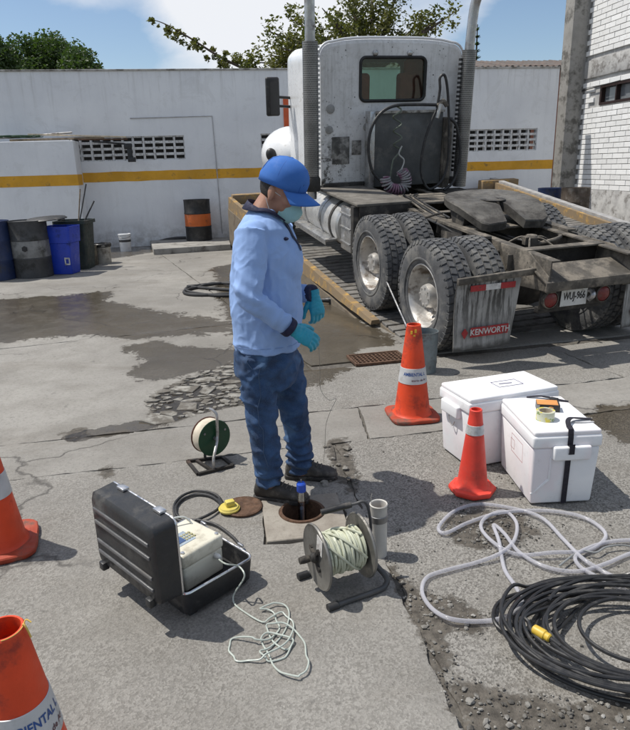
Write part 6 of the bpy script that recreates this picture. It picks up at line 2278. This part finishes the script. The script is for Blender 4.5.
# black instrument cable with yellow plug
plug = thing('plug', 'round yellow plug with square cap at the end of the black cable', 'plug', (*G(229.5, 512).xy, .012))
M_PYEL = pm('plug_yellow', (.58, .48, .10), .45, 0, .12, 8, .05, 60, dirt=(.34, .27, .08), damt=.25)
MB().lathe([(.044, 0), (.052, .003), (.054, .012), (.048, .017), (.046, .022), (0, .022)], 32).build('flange', M_PYEL, plug)
MB().box((0.004, .004, .036), (.046, .036, .03), Matrix.Rotation(rad(25), 3, 'Z')).build('cap', M_PYEL, plug, bevel=.006)
cp = [G(223, 508, .02), G(219.5, 502, .02), G(210, 496, .014), G(196, 494.5, .012), G(183, 499, .012), G(176, 507, .012), G(178, 516, .012), G(190, 521, .012), G(206, 516, .02), G(219, 508, .016), G(221, 500, .016), G(212, 493, .018), G(196, 491, .014), G(182, 496, .016), G(174, 506, .012), G(178, 520, .012), G(196, 520, .014), G(214, 524, .014), G(228, 533, .012), G(238, 543, .012), G(240, 552, .012)]
mb = MB(); mb.tube(catmull(cp, 7), .0072, 8); mb.tube([G(222.5, 505.5, .02), G(219.5, 500, .02)], .014, 10)
tag(mb.build('power_cable', M_HOSE), 'thick black cable looped between the yellow plug and the open case', 'cable')
# clear tubing
Z = lambda x, y: (390 + x / 2.625, 480 + y / 2.625)
hosep = [(700, 330), (630, 275), (560, 240), (505, 205), (455, 155), (400, 100), (330, 76), (235, 63), (172, 80), (135, 112), (128, 132), (150, 138), (205, 112), (290, 86), (400, 80), (490, 92), (545, 118), (566, 150), (520, 185), (430, 190), (340, 196), (280, 170), (240, 128), (252, 98), (300, 82), (332, 112), (326, 158), (290, 192), (228, 216), (150, 236), (98, 255), (84, 292), (108, 335), (158, 364), (240, 371), (310, 357), (346, 320), (330, 280), (300, 232), (286, 160), (272, 118), (300, 140), (340, 190), (410, 228), (490, 240), (560, 222), (640, 190), (700, 185), (690, 165), (620, 158), (550, 168), (490, 196), (500, 228), (560, 262), (640, 300), (720, 340)]
rnd = random.Random(9)
hz_ = []
for k, (x, y) in enumerate(hosep):
    hz_.append(G(*Z(x, y), .011 + .016 * (k % 2) * rnd.random()))
mb = MB(); mb.tube(catmull(hz_, 8), .0084, 14)
def mat_tubing():
    t = NT('clear_tubing')
    t.b.inputs['Base Color'].default_value = (.62, .62, .66, 1)
    t.b.inputs['Roughness'].default_value = .18
    tr_ = t.node('ShaderNodeBsdfTransparent'); tr_.inputs['Color'].default_value = (.86, .86, .89, 1)
    lw_ = t.node('ShaderNodeLayerWeight'); lw_.inputs['Blend'].default_value = .35
    mx = t.node('ShaderNodeMixShader')
    f = t.math('ADD', t.math('MULTIPLY', lw_.outputs['Facing'], .50), .26)
    t.l.new(f, mx.inputs[0]); t.l.new(tr_.outputs[0], mx.inputs[1]); t.l.new(t.b.outputs[0], mx.inputs[2])
    t.l.new(mx.outputs[0], t.n['Material Output'].inputs['Surface'])
    return t.m
tag(mb.build('clear_hose', mat_tubing(), recalc=True), 'translucent pale hose lying in loops in front of the white coolers', 'hose')
# thin grey cord mixed into the tubing
cordp = [G(*Z(x, y), .020) for x, y in ((445, 225), (470, 205), (500, 185), (540, 190), (570, 175), (620, 172), (680, 190))]
mb = MB(); mb.tube(catmull(cordp, 6), .004, 6)
tag(mb.build('thin_cord', pm('grey_cord', (.20, .21, .21), .7)), 'thin grey cord tied across the loops of translucent hose', 'cord')
# black cable coil
bc2 = G(630, 641)
rnd = random.Random(31)
pts = []
turns = 12
N = 26
for k in range(turns * N):
    a = -2 * math.pi * k / N + 2.6
    tno = k / N
    base_r = .23 + .165 * (.5 + .5 * math.sin(tno * 2.4)) + .028 * math.sin(tno * 9 + a * 1.5)
    ex = 1.12 + .10 * math.sin(tno * 1.7)
    ox = .05 * math.sin(tno * 1.3 + 1); oy = .035 * math.cos(tno * 2.1)
    zc = .010 + .05 * (.5 + .5 * math.sin(tno * 3.1 + a * .5)) * (base_r < .40)
    pts.append(V(bc2.x + ox + base_r * ex * math.cos(a), bc2.y + oy + base_r * .80 * math.sin(a), zc))
# stray loops towards the slab edge, ending in a yellow connector
stray = [(525, 300), (420, 290), (330, 300), (282, 325), (272, 365), (300, 398), (360, 410), (430, 400), (500, 330), (560, 282), (480, 300), (390, 312), (340, 330), (318, 360), (335, 385), (372, 398), (392, 360), (402, 330), (440, 310), (520, 300), (600, 300)]
pts += [G(*Z(x, y), .010 + .012 * (i % 3 == 1)) for i, (x, y) in enumerate(stray)]
mb = MB(); mb.tube(catmull(pts, 4), .0074, 8)
tag(mb.build('cable_coil', pm('black_cable', (.016, .016, .017), .42, 0, .25, 12, .05, 80, dirt=(.06, .058, .054), damt=.22, dscale=8)), 'big coil of black cable on the rough concrete beside the translucent hose', 'cable')
cnp = G(541, 642, .03)
cn = thing('connector', 'small yellow cable connector resting on the black cable coil', 'connector', (cnp.x, cnp.y, .066), rad(-52))
MB().lathe([(.010, -.035), (.017, -.03), (.0185, -.005), (.0185, .012), (.015, .016), (.015, .03), (.011, .034), (0, .034)], 16, axis='X').build('shell', pm('connector_yellow', (.62, .42, .05), .45), cn)
MB().tube([(.03, 0, 0), (.07, .005, -.01)], .0085, 8).build('cable_end', M_HOSE, cn)

# =================================================================== WORKER
YW = 3.08
def PW(x, y, dy=0.0): return AT(x, y, YW + dy)
yawb = rad(-14)
fB_ = V(math.cos(yawb), math.sin(yawb), 0)
lB_ = V(-math.sin(yawb), math.cos(yawb), 0)
def ering(c, a, b, n=28, tilt=0.0, p=2.3):
    out = []
    for k in range(n):
        w = 2 * math.pi * k / n
        cs, sn = math.cos(w), math.sin(w)
        x = math.copysign(abs(cs) ** (2 / p), cs) * a
        y = math.copysign(abs(sn) ** (2 / p), sn) * b
        out.append(c + fB_ * x + lB_ * y + V(0, 0, x * tilt))
    return out
person = thing('person', 'person in light blue shirt, jeans, blue cap, face mask and teal gloves looking down', 'person', (*G(292, 488).xy, 0))
pO = Vector(person.location)
def finish(me):
    me.transform(Matrix.Translation(-pO))
    return me
def wrinkle(me, fn):
    n = len(me.vertices)
    co = [v.co.copy() for v in me.vertices]
    no = [v.normal.copy() for v in me.vertices]
    for i, v in enumerate(me.vertices):
        v.co = co[i] + no[i] * fn(co[i])
    return me
M_SKIN = pm('skin', (.34, .175, .115), .5, 0, .10, 9, .06, 120)
M_SHIRT = pm('light_blue_cotton', (.27, .40, .68), .85, 0, .05, 5, .12, 260, spec=.25)
M_NAVY = pm('navy_rib', (.012, .014, .045), .8, 0, .15, 20, .1, 200)
def mat_jeans():
    t = NT('denim')
    c = t.mix(t.ramp(t.noise(7, 6, .65), .32, .68), (.008, .024, .066), (.026, .074, .18))
    c = t.mix(t.math('MULTIPLY', t.ramp(t.noise(5.5, 6, .6), .54, .68), .60), c, (.085, .175, .32))
    c = t.mix(t.math('MULTIPLY', t.ramp(t.noise(420, 2), .4, .7), .25), c, (.13, .18, .25))
    return t.done(Base_Color=c, Roughness=.88, Normal=t.bump(t.noise(350, 3), .15, .002))
M_JEANS = mat_jeans()
M_GLOVE = pm('teal_nitrile', (.008, .26, .37), .42, 0, .12, 14, .10, 90, spec=.5)
M_CAP = pm('royal_blue_cap', (.045, .145, .44), .8, 0, .08, 7, .10, 300, spec=.25)
M_MASK = pm('mask_teal', (.30, .52, .54), .8, 0, .06, 20, .1, 200)
M_SHOE = pm('grey_boot', (.040, .037, .034), .7, 0, .25, 14, .2, 120, dirt=(.11, .10, .088), damt=.35, dscale=14)
M_SOLE = pm('boot_sole', (.022, .020, .019), .75, 0, .2, 14, .15, 100, dirt=(.12, .11, .10), damt=.35, dscale=18)
M_HAIR = pm('black_hair', (.014, .011, .009), .6, 0, .3, 60, .5, 400)

# ---- skeleton points
sR, eR, wR = PW(251, 236, -.18), PW(250, 298, -.285), PW(288.5, 327, -.235)
sL, eL, wL = PW(279, 230, .165), PW(284, 292, .26), PW(311, 293.5, .15)
torso = [(PW(268, 343), .158, .178), (PW(267.5, 322), .166, .184), (PW(267, 296), .168, .188), (PW(267, 266), .160, .190), (PW(266, 244), .146, .190), (PW(264.5, 228), .120, .178), (PW(263, 217), .088, .125), (PW(263, 209), .064, .072)]
legN = [(PW(260, 366, -.085), .098), (PW(259.5, 392, -.095), .088), (PW(262.5, 424, -.11), .071), (PW(265, 447, -.105), .071), (PW(268, 468, -.095), .066), (PW(269.5, 482, -.09), .064)]
legF = [(PW(284, 366, .085), .096), (PW(290, 392, .10), .086), (PW(295, 420, .115), .070), (PW(298, 442, .13), .069), (PW(300, 459, .14), .065), (PW(301, 470, .142), .064)]

# ---- head frame
hy = rad(-20)
hp_ = rad(26)
hf = V(math.cos(hy) * math.cos(hp_), math.sin(hy) * math.cos(hp_), -math.sin(hp_))
hl = V(-math.sin(hy), math.cos(hy), 0)
hu = hf.cross(hl)
HR = Matrix((hf, hl, hu)).transposed()
HC = PW(281.5, 188)
S = 1.06
def HP(x, y, z): return HC + HR @ V(x * S, y * S, z * S)
def sc3(a, b, c): return (a * S, b * S, c * S)

# ---- body (one continuous skin surface)
mb = MB()
mb.ellipsoid(HP(0, 0, .01), sc3(.096, .077, .098), HR, 28, 18)
mb.ellipsoid(HP(.032, 0, -.055), sc3(.062, .060, .072), HR, 24, 16)
mb.ellipsoid(HP(.055, 0, -.09), sc3(.036, .040, .034), HR, 20, 12)
mb.ellipsoid(HP(.078, 0, .012), sc3(.022, .052, .018), HR, 20, 12)
for s in (-1, 1):
    mb.ellipsoid(HP(.060, s * .040, -.030), sc3(.030, .026, .026), HR, 16, 10)
    mb.ellipsoid(HP(-.008, s * .078, -.022), sc3(.019, .010, .034), HR @ Matrix.Rotation(rad(-12), 3, 'Y') @ Matrix.Rotation(s * rad(18), 3, 'Z'), 16, 12)
    mb.ellipsoid(HP(-.004, s * .080, -.044), sc3(.010, .008, .014), HR, 12, 8)
mb.tube([HP(.088, 0, .005), HP(.105, 0, -.025), HP(.110, 0, -.040), HP(.092, 0, -.048)], [.010, .013, .015, .010], 12)
mb.ellipsoid(HP(.090, 0, -.072), sc3(.012, .026, .012), HR, 14, 8)
nb_ = PW(262.5, 214)
mb.tube([nb_ - V(0, 0, .06), nb_, nb_.lerp(HP(-.02, 0, -.05), .5), HP(-.020, 0, -.045)], [.075, .066, .060, .058], 20)
mb.loft([ering(c, a * .86, b * .86) for c, a, b in torso])
for (a, b, c) in ((sR, eR, wR), (sL, eL, wL)):
    mb.tube([torso[4][0].lerp(a, .6), a, a.lerp(b, .5), b, b.lerp(c, .4), c], [.06, .058, .05, .044, .042, .031], 16)
for L in (legN, legF):
    mb.tube([torso[0][0]] + [p for p, r in L] + [L[-1][0] - V(0, 0, .02)], [.09] + [r * .8 for p, r in L] + [.04], 16)
bodym = remesh(mb, .0055, 6, .5, 'body')
body = obj('body', finish(bodym), M_SKIN, person)
for s in (-1, 1):
    e_ = MB().ellipsoid(HP(.086, s * .033, -.008) - pO, sc3(.010, .014, .010), HR, 14, 10).build('eye', pm('eye_white', (.55, .52, .48), .25), body)
    MB().ellipsoid(HP(.0935, s * .033, -.010) - pO, sc3(.004, .006, .006), HR, 12, 8).build('iris', pm('iris', (.03, .015, .01), .2), e_)
    MB().tube(catmull([HP(.084, s * .018, .014) - pO, HP(.092, s * .034, .020) - pO, HP(.080, s * .055, .014) - pO], 5), .0045, 8).build('eyebrow', M_HAIR, body)

# hair: short crop on the back and sides below the cap
mb = MB()
rings = []
for i in range(9):
    el = rad(-38 + 58 * i / 8)
    rings.append([HP(.0985 * math.cos(el) * math.cos(az), .0795 * math.cos(el) * math.sin(az), .01 + .1005 * math.sin(el)) - pO for az in [rad(98 + 164 * k / 30) for k in range(31)]])
vs_ = [p for r in rings for p in r]
fs_ = [(i * 31 + k, i * 31 + k + 1, (i + 1) * 31 + k + 1, (i + 1) * 31 + k) for i in range(8) for k in range(30)]
mb.add(vs_, fs_)
hairm = mb.mesh(smooth=60)
ho = obj('hair', hairm, M_HAIR, person)
sd_ = ho.modifiers.new('thickness', 'SOLIDIFY'); sd_.thickness = .004; sd_.offset = 0

# ---- shirt
mb = MB()
tor2 = [(PW(268, 346), .158, .178)] + torso
mb.loft([ering(c, a, b) for c, a, b in tor2])
mb.ellipsoid(sR.lerp(torso[4][0], .15), (.078, .080, .078), nu=20, nv=14)
mb.ellipsoid(sL.lerp(torso[4][0], .15), (.078, .080, .078), nu=20, nv=14)
# upper chest and belly volume
mb.ellipsoid(PW(276, 262), (.135, .165, .16), nu=24, nv=16)
for (a, b, c) in ((sR, eR, wR), (sL, eL, wL)):
    mid1 = a.lerp(b, .5); mid2 = b.lerp(c, .45)
    mb.tube(catmull([a + (a - b).normalized() * .02, mid1, b, mid2, c], 4), [.076 - .0021 * i for i in range(17)], 20)
shirtm = remesh(mb, .0052, 8, .5, 'shirt')
def shirt_w(p):
    q = p
    base = .0045 * fbm(q.x * 11, q.y * 11, q.z * 6.5, 3)
    rg = 1 - abs(fbm(q.x * 5 + q.z * 3, q.y * 5, q.z * 4.5 - q.x * 4, 2))
    sh_ = max(.15, min(1, (PW(264, 226).z - q.z) / .10))
    base += .0055 * sh_ * (max(0, rg - .66) / .34) ** 1.6
    rg2 = 1 - abs(fbm(q.x * 10 - q.z * 9, q.y * 10, q.z * 8 + q.x * 9 + 3, 2))
    base += .0022 * sh_ * (max(0, rg2 - .74) / .26) ** 1.5
    fr_ = fB_.dot(q - PW(267, 300))
    base -= .006 * abs(math.sin(q.z * 21 + q.y * 17 + 2.2 * fbm(q.x * 4, q.y * 4, q.z * 3, 2))) ** 6 * max(0, min(1, (fr_ + .02) / .1))
    # soft diagonal pulls across the belly and sleeves
    g_ = math.sin((q.z * 34 + q.x * 16) + 3.0 * fbm(q.x * 5, q.y * 5, q.z * 5, 2))
    base += .0022 * g_ * max(0, min(1, fbm(q.x * 4, q.y * 4, q.z * 4 + 7, 2) + .45))
    da = min((q - eR).length, (q - eL).length)
    base += .0055 * math.exp(-(da / .085) ** 2) * math.sin(q.z * 95 + q.x * 60)
    dw = (q - wR).length
    base += .004 * math.exp(-(dw / .11) ** 2) * math.sin(q.x * 120 - q.z * 60)
    return base
shirt = obj('shirt', finish(wrinkle(shirtm, shirt_w)), M_SHIRT, person)
# sleeve seams and cuffs
for (b, c) in ((eR, wR), (eL, wL)):
    d = (c - b).normalized()
    MB().tube([c - d * .012 - pO, c + d * .010 - pO, c + d * .018 - pO], [.0470, .0465, .043], 20).build('cuff', M_NAVY, shirt)
# collar: standing band folded outward
mb = MB()
cn_ = PW(263.5, 211)
R1_, R2_, R3_ = [], [], []
NC = 40
for k in range(NC):
    w = 2 * math.pi * k / NC
    cs, sn = math.cos(w), math.sin(w)
    front = max(0, cs) ** 3
    back = max(0, -cs)
    R1_.append(cn_ + fB_ * (.070 * cs) + lB_ * (.074 * sn) + V(0, 0, .026 * back + .012 - .035 * front))
    R2_.append(cn_ + fB_ * (.072 * cs + .002) + lB_ * (.076 * sn) + V(0, 0, .036 * back + .020 - .030 * front))
    R3_.append(cn_ + fB_ * (.100 * cs + .012 * front) + lB_ * (.108 * sn) + V(0, 0, .010 * back + .008 - .052 * front))
mb.loft([[p - pO for p in R1_], [p - pO for p in R2_], [p - pO for p in R3_]], cap=False)
co_ = mb.build('collar', M_NAVY, shirt)
sd_ = co_.modifiers.new('thickness', 'SOLIDIFY'); sd_.thickness = .005
# placket and chest badge follow the shirt front
def on_shirt(z, ang, off=.004):
    """point on the shirt surface at height z in direction ang from the facing axis"""
    dirv = (fB_ * math.cos(ang) + lB_ * math.sin(ang))
    c = None
    for i in range(len(tor2) - 1):
        a_, b_ = tor2[i][0], tor2[i + 1][0]
        if min(a_.z, b_.z) <= z <= max(a_.z, b_.z):
            f = (z - a_.z) / (b_.z - a_.z)
            c = a_.lerp(b_, f)
    if c is None: c = tor2[4][0].copy(); c.z = z
    dg = bpy.context.evaluated_depsgraph_get()
    ok, hit, nrm, _ = shirt.ray_cast(c + dirv * .5 - pO, -dirv)
    return (hit + nrm * off) if ok else (c + dirv * .15 - pO)
bpy.context.view_layer.update()
zc_ = cn_.z
pl_pts = [on_shirt(zc_ - .045 - .14 * i / 6, rad(0)) for i in range(7)]
rings = []
for i, p in enumerate(pl_pts):
    w_ = .020 * (1 - i / 9)
    rings.append([p - lB_ * w_, p + lB_ * w_, p + lB_ * w_ + fB_ * .002, p - lB_ * w_ + fB_ * .002])
MB().loft(rings).build('placket', M_NAVY, shirt)
bp_ = on_shirt(PW(305, 236).z, rad(-32), .001)
MB().ellipsoid(bp_, (.014, .014, .008), nu=14, nv=8).build('chest_badge', M_NAVY, shirt)
# side seam hem line with slit
hm = [on_shirt(tor2[1][0].z + .018, 2 * math.pi * k / 36, .0005) for k in range(36)]
MB().tube(hm, .0018, 5, closed=True).build('hem_stitch', pm('shirt_stitch', (.22, .33, .58), .9), shirt)

# ---- jeans
mb = MB()
mb.loft([ering(PW(268, 334), .138, .158), ering(PW(267, 350), .150, .170), ering(PW(267.5, 366), .156, .178), ering(PW(270, 382), .130, .150)])
mb.ellipsoid(PW(254, 364), (.095, .135, .09), nu=20, nv=14)
for L in (legN, legF):
    P = catmull([L[0][0] + V(0, 0, .06)] + [p for p, r in L], 4)
    rr_ = []
    R_ = [L[0][1]] + [r for p, r in L]
    for i in range(len(P)):
        f = i / 4
        k = min(int(f), len(R_) - 2)
        rr_.append(R_[k] + (R_[k + 1] - R_[k]) * (f - k))
    mb.tube(P, rr_, 22)
jm = remesh(mb, .0065, 6, .5, 'jeans')
def jean_w(p):
    z = p.z
    d = .007 * fbm(p.x * 9, p.y * 9, z * 12, 4)
    rg = 1 - abs(fbm(p.x * 6 + z * 5, p.y * 6, z * 9 - p.x * 4, 2))
    d += .011 * (max(0, rg - .62) / .38) ** 2
    d *= max(0, min(1, (.93 - z) / .06))
    bunch = max(0, min(1, (.30 - z) / .14))
    d += bunch * .0085 * math.sin(z * 118 + 3.5 * fbm(p.x * 8, p.y * 8, z * 4, 2) + p.x * 22)
    knee = math.exp(-((z - .47) / .10) ** 2)
    d += knee * .005 * math.sin(z * 75 + p.x * 45 + 2 * fbm(p.x * 6, p.y * 6, 0, 2))
    crotch = math.exp(-((z - .78) / .09) ** 2)
    d += crotch * .006 * math.sin(z * 55 - p.x * 70 + 2 * fbm(p.x * 6, p.y * 6, 3, 2))
    return d
jeans = obj('jeans', finish(wrinkle(jm, jean_w)), M_JEANS, person)
bpy.context.view_layer.update()
# pocket seam lines
M_STITCH = pm('denim_stitch', (.05, .085, .15), .9)
def on_jeans(p):
    ok, loc, nrm, _ = jeans.closest_point_on_mesh(p - pO)
    return loc + nrm * .001
for Lp in ([PW(247, 352, -.3), PW(253, 356, -.3), PW(262, 355, -.3), PW(270, 350, -.3)], [PW(240, 352, -.25), PW(240.5, 366, -.25), PW(246, 372, -.25)]):
    MB().tube(catmull([on_jeans(p) for p in Lp], 8), .0022, 5).build('pocket_seam', M_STITCH, jeans)
MB().tube([on_jeans(PW(256 + i * 1.6, 372 + i * 11.5, -.3)) for i in range(10)], .0018, 5).build('side_seam', M_STITCH, jeans)

# ---- gloves
def hand(W, d, n, side, curl, scale=1.0, name='glove'):
    """W wrist, d hand direction, n back-of-hand normal, side: +1/-1 side of the thumb along d x n"""
    d = Vector(d).normalized()
    n = Vector(n); n = (n - d * n.dot(d)).normalized()
    w = d.cross(n).normalized() * side
    mb = MB()
    def ring(t, hw, ht, up=0.0):
        c = W + d * t * scale + n * up * scale
        return [c + w * (hw * math.cos(a)) * scale + n * (ht * math.sin(a)) * scale for a in [2 * math.pi * k / 18 for k in range(18)]]
    mb.loft([ring(-.035, .036, .032), ring(-.01, .031, .027), ring(.015, .034, .024), ring(.045, .043, .020), ring(.075, .045, .018), ring(.095, .041, .015)])
    for i, (off, L, r) in enumerate(((.033, .074, .0105), (.0115, .084, .0112), (-.011, .078, .0107), (-.032, .060, .0095))):
        p = W + (d * .085 + w * off * .95) * scale
        pts, rr_ = [p - d * .03 * scale, p], [r * scale, r * 1.06 * scale]
        ang = 0.0
        dirv = (d + w * off * 1.6).normalized()
        for sgi, fr in enumerate((.45, .32, .23)):
            ang += curl[sgi] * (1 + .07 * i)
            dd_ = (dirv * math.cos(ang) - n * math.sin(ang)).normalized()
            p = p + dd_ * L * fr * scale
            pts.append(p); rr_.append(r * (1.0, .93, .80)[sgi] * scale)
        pts.append(p + dd_ * r * .5 * scale); rr_.append(r * .5 * scale)
        mb.tube(pts, rr_, 12)
    p = W + (d * .018 + w * .030 - n * .006) * scale
    t1 = (d * .75 + w * .62 - n * .28).normalized()
    t2 = (d * .92 + w * .18 - n * .42).normalized()
    pts = [p - t1 * .01 * scale, p + t1 * .032 * scale, p + t1 * .05 * scale + t2 * .018 * scale, p + t1 * .05 * scale + t2 * .045 * scale, p + t1 * .05 * scale + t2 * .052 * scale]
    mb.tube(pts, [.016 * scale, .0145 * scale, .0125 * scale, .0105 * scale, .006 * scale], 12)
    me = remesh(mb, .0034, 4, .5, 'glove')
    wrinkle(me, lambda q: .0012 * math.sin((q - W).dot(d) * 330 + 3 * fbm(q.x * 30, q.y * 30, q.z * 30, 2)) * max(0, 1 - abs((q - W).dot(d)) / .10) + .0008 * fbm(q.x * 60, q.y * 60, q.z * 60, 2))
    return obj(name, finish(me), M_GLOVE, person)
dR = PW(320, 344.5, -.215) - wR
hand(wR + dR.normalized() * .028, dR, V(.15, -.75, .62), -1, (.30, .45, .40), 1.0)
dL = PW(317.5, 317, .13) - PW(312.5, 295, .15)
hand(wL + dL.normalized() * .018 + V(.012, 0, 0), dL, V(.45, -.85, .15), 1, (.42, .62, .55), .98)

# ---- boots
def boot(ankle, toe_px, lab_len=.285):
    g_ = V(ankle.x, ankle.y, 0)
    d = toe_px - g_; d.z = 0
    d.normalize()
    s = V(-d.y, d.x, 0)
    root = bpy.data.objects.new('boot', None); COL.objects.link(root); root.parent = person
    root.location = g_ - pO
    def P3(x, y, z): return d * x + s * y + V(0, 0, z)
    secs = [(-.085, .026, .030, .070), (-.075, .036, .014, .105), (-.045, .040, .012, .130), (-.005, .041, .012, .128), (.035, .042, .012, .108), (.075, .046, .012, .088), (.115, .049, .012, .074), (.150, .047, .013, .066), (.180, .038, .015, .055), (.198, .020, .020, .042)]
    rings = []
    for x, hw, z0, z1 in secs:
        rg = []
        for k in range(18):
            a = 2 * math.pi * k / 18
            cs, sn = math.cos(a), math.sin(a)
            y = hw * math.copysign(abs(cs) ** .75, cs)
            z = (z0 + z1) / 2 + (z1 - z0) / 2 * math.copysign(abs(sn) ** .8, sn)
            if sn > 0: y *= 1 - .28 * sn ** 2
            rg.append(P3(x, y, z))
        rings.append(rg)
    MB().loft(rings).build('upper', M_SHOE, root, smooth=60)
    out = []
    for x, hw in ((-.092, .018), (-.083, .034), (-.05, .041), (0, .038), (.05, .042), (.10, .051), (.145, .051), (.18, .042), (.203, .020)):
        out.append((x, hw))
    poly = [(x, hw) for x, hw in out] + [(x, -hw) for x, hw in out[::-1]]
    MB().prism([P3(x, y, .0) for x, y in poly], (0, 0, .024)).build('sole', M_SOLE, root, bevel=.004, smooth=40)
    for i in range(4):
        x = .045 + i * .022
        zt_ = .112 - i * .010
        MB().tube(catmull([P3(x, -.026, zt_ - .010), P3(x + .006, 0, zt_ + .002), P3(x, .026, zt_ - .010)], 4), .0032, 6).build('lace', pm('lace', (.10, .09, .08), .8), root)
    MB().tube([P3(-.005, 0, .10), P3(-.008, 0, .17)], [.042, .040], 16).build('ankle_collar', M_SHOE, root)
    return root
boot(V(legN[-1][0].x + .005, legN[-1][0].y - .0, 0), G(296, 501))
boot(V(legF[-1][0].x + .0, legF[-1][0].y + .0, 0), G(338, 478))

# ---- cap
mb = MB()
NA = 40
cap_rings = []
ctilt = Matrix.Rotation(rad(-3), 3, 'Y')
def CPt(x, y, z): return HC + HR @ (ctilt @ V(x * S, y * S, z * S)) + hu * .026 - pO
def capr(k):
    return (.108, .090)
for (h, f) in ((-.012, 1.0), (.010, 1.015), (.035, .985), (.060, .90), (.082, .75), (.097, .53), (.106, .28), (.109, .08)):
    cap_rings.append([CPt(.107 * f * math.cos(2 * math.pi * k / NA) - .002 + .004 * (h > .03), .090 * f * math.sin(2 * math.pi * k / NA), h + (.010 * max(0, -math.cos(2 * math.pi * k / NA)) * -1 if h < 0 else 0)) for k in range(NA)])
mb.loft(cap_rings, cap=False)
mb.add([p for p in cap_rings[-1]], [tuple(range(NA))])
cap = mb.build('cap', M_CAP, person, smooth=60)
sd_ = cap.modifiers.new('thickness', 'SOLIDIFY'); sd_.thickness = .003; sd_.offset = 1
brim_t, nb2 = [], 21
def brimpt(u, v):
    a = rad(-68 + 136 * u)
    x0, y0 = .107 * math.cos(a), .090 * math.sin(a)
    ext = .082 * math.cos(a * .86) ** .65
    x = x0 + ext * v
    y = y0 * (1 + .10 * v)
    z = -.006 - .020 * v - .34 * (y * y) / .09 * (.35 + .65 * v)
    return CPt(x, y, z)
vs_ = [brimpt(i / (nb2 - 1), j / 8) for j in range(9) for i in range(nb2)]
fs_ = [(j * nb2 + i, j * nb2 + i + 1, (j + 1) * nb2 + i + 1, (j + 1) * nb2 + i) for j in range(8) for i in range(nb2 - 1)]
bmb = MB(); bmb.add(vs_, fs_)
brim = bmb.build('brim', M_CAP, cap, smooth=60)
sd_ = brim.modifiers.new('thickness', 'SOLIDIFY'); sd_.thickness = .004; sd_.offset = 0
MB().lathe([(.009, 0), (.008, .004), (0, .006)], 12, CPt(.002, 0, .109), rot=HR).build('button', M_CAP, cap)
for a in (0, 60, 120):
    pts = []
    for (h, f) in ((-.010, 1.0), (.010, 1.015), (.035, .985), (.060, .90), (.082, .75), (.097, .53), (.106, .28), (.110, .0)):
        pts.append(CPt(.1085 * f * math.cos(rad(a + 30)), .0915 * f * math.sin(rad(a + 30)), h + .0015))
    pts2 = []
    for (h, f) in ((.106, .28), (.097, .53), (.082, .75), (.060, .90), (.035, .985), (.010, 1.015), (-.010, 1.0)):
        pts2.append(CPt(-.1085 * f * math.cos(rad(a + 30)), -.0915 * f * math.sin(rad(a + 30)), h + .0015))
    MB().tube(pts + pts2, .0014, 5).build('seam', pm('cap_seam', (.018, .08, .30), .85), cap)
# small embroidered mark on the cap front
tmk = MB()
for i in range(5):
    yk = -.030 + i * .013
    tmk.box(CPt(.1075 * math.cos(yk / .09), yk, .030) , (.003, .008, .010), HR)
tmk.build('embroidery', M_NAVY, cap)

# ---- face mask with ear loops
vs_, NU, NV = [], 17, 11
for j in range(NV):
    v = j / (NV - 1)
    for i in range(NU):
        u = i / (NU - 1)
        az = rad(-62 + 124 * u)
        z = -.022 - .108 * v
        bulge = math.sin(math.pi * min(1, v * .95 + .05)) 
        rx = .082 - .0035 * abs(math.sin(v * 9.4)) ** 4 + .038 * bulge * math.cos(az) ** 2 + .016 * math.cos(az) - .014 * v
        ry = .066 - .010 * v
        vs_.append(HP(rx * math.cos(az) + .004, ry * math.sin(az), z + .002 * math.sin(v * 22)) - pO)
fs_ = [(j * NU + i, j * NU + i + 1, (j + 1) * NU + i + 1, (j + 1) * NU + i) for j in range(NV - 1) for i in range(NU - 1)]
mmb = MB(); mmb.add(vs_, fs_)
mask = mmb.build('face_mask', M_MASK, person, smooth=60)
sd_ = mask.modifiers.new('thickness', 'SOLIDIFY'); sd_.thickness = .002; sd_.offset = 1
for s, col0 in ((-1, 0), (1, NU - 1)):
    for row in (0, NV - 1):
        st_ = vs_[row * NU + col0]
        earp = HP(-.022, s * .082, -.004 if row == 0 else -.050) - pO
        MB().tube(catmull([st_, st_.lerp(earp, .5) + (HR @ V(0, s * .008, 0)), earp], 5), .0016, 5).build('ear_loop', pm('white_elastic', (.62, .62, .60), .8), mask)

# ---- thin line from the gloved hand down to the rubble
ln = [PW(319, 347, -.205), PW(320, 372, -.10), PW(321, 390, -.05), PW(329, 400, 0), PW(336, 399, .05), PW(331, 410, .05), PW(326, 425, .08), PW(325, 445, .12), G(324, 462, .004), G(328, 470, .004)]
mb = MB(); mb.tube(catmull(ln, 8), .0012, 5)
tag(mb.build('sampling_line', pm('thin_line', (.30, .28, .24), .7)), 'thin sampling line hanging from the gloved hand to the broken slab', 'line')
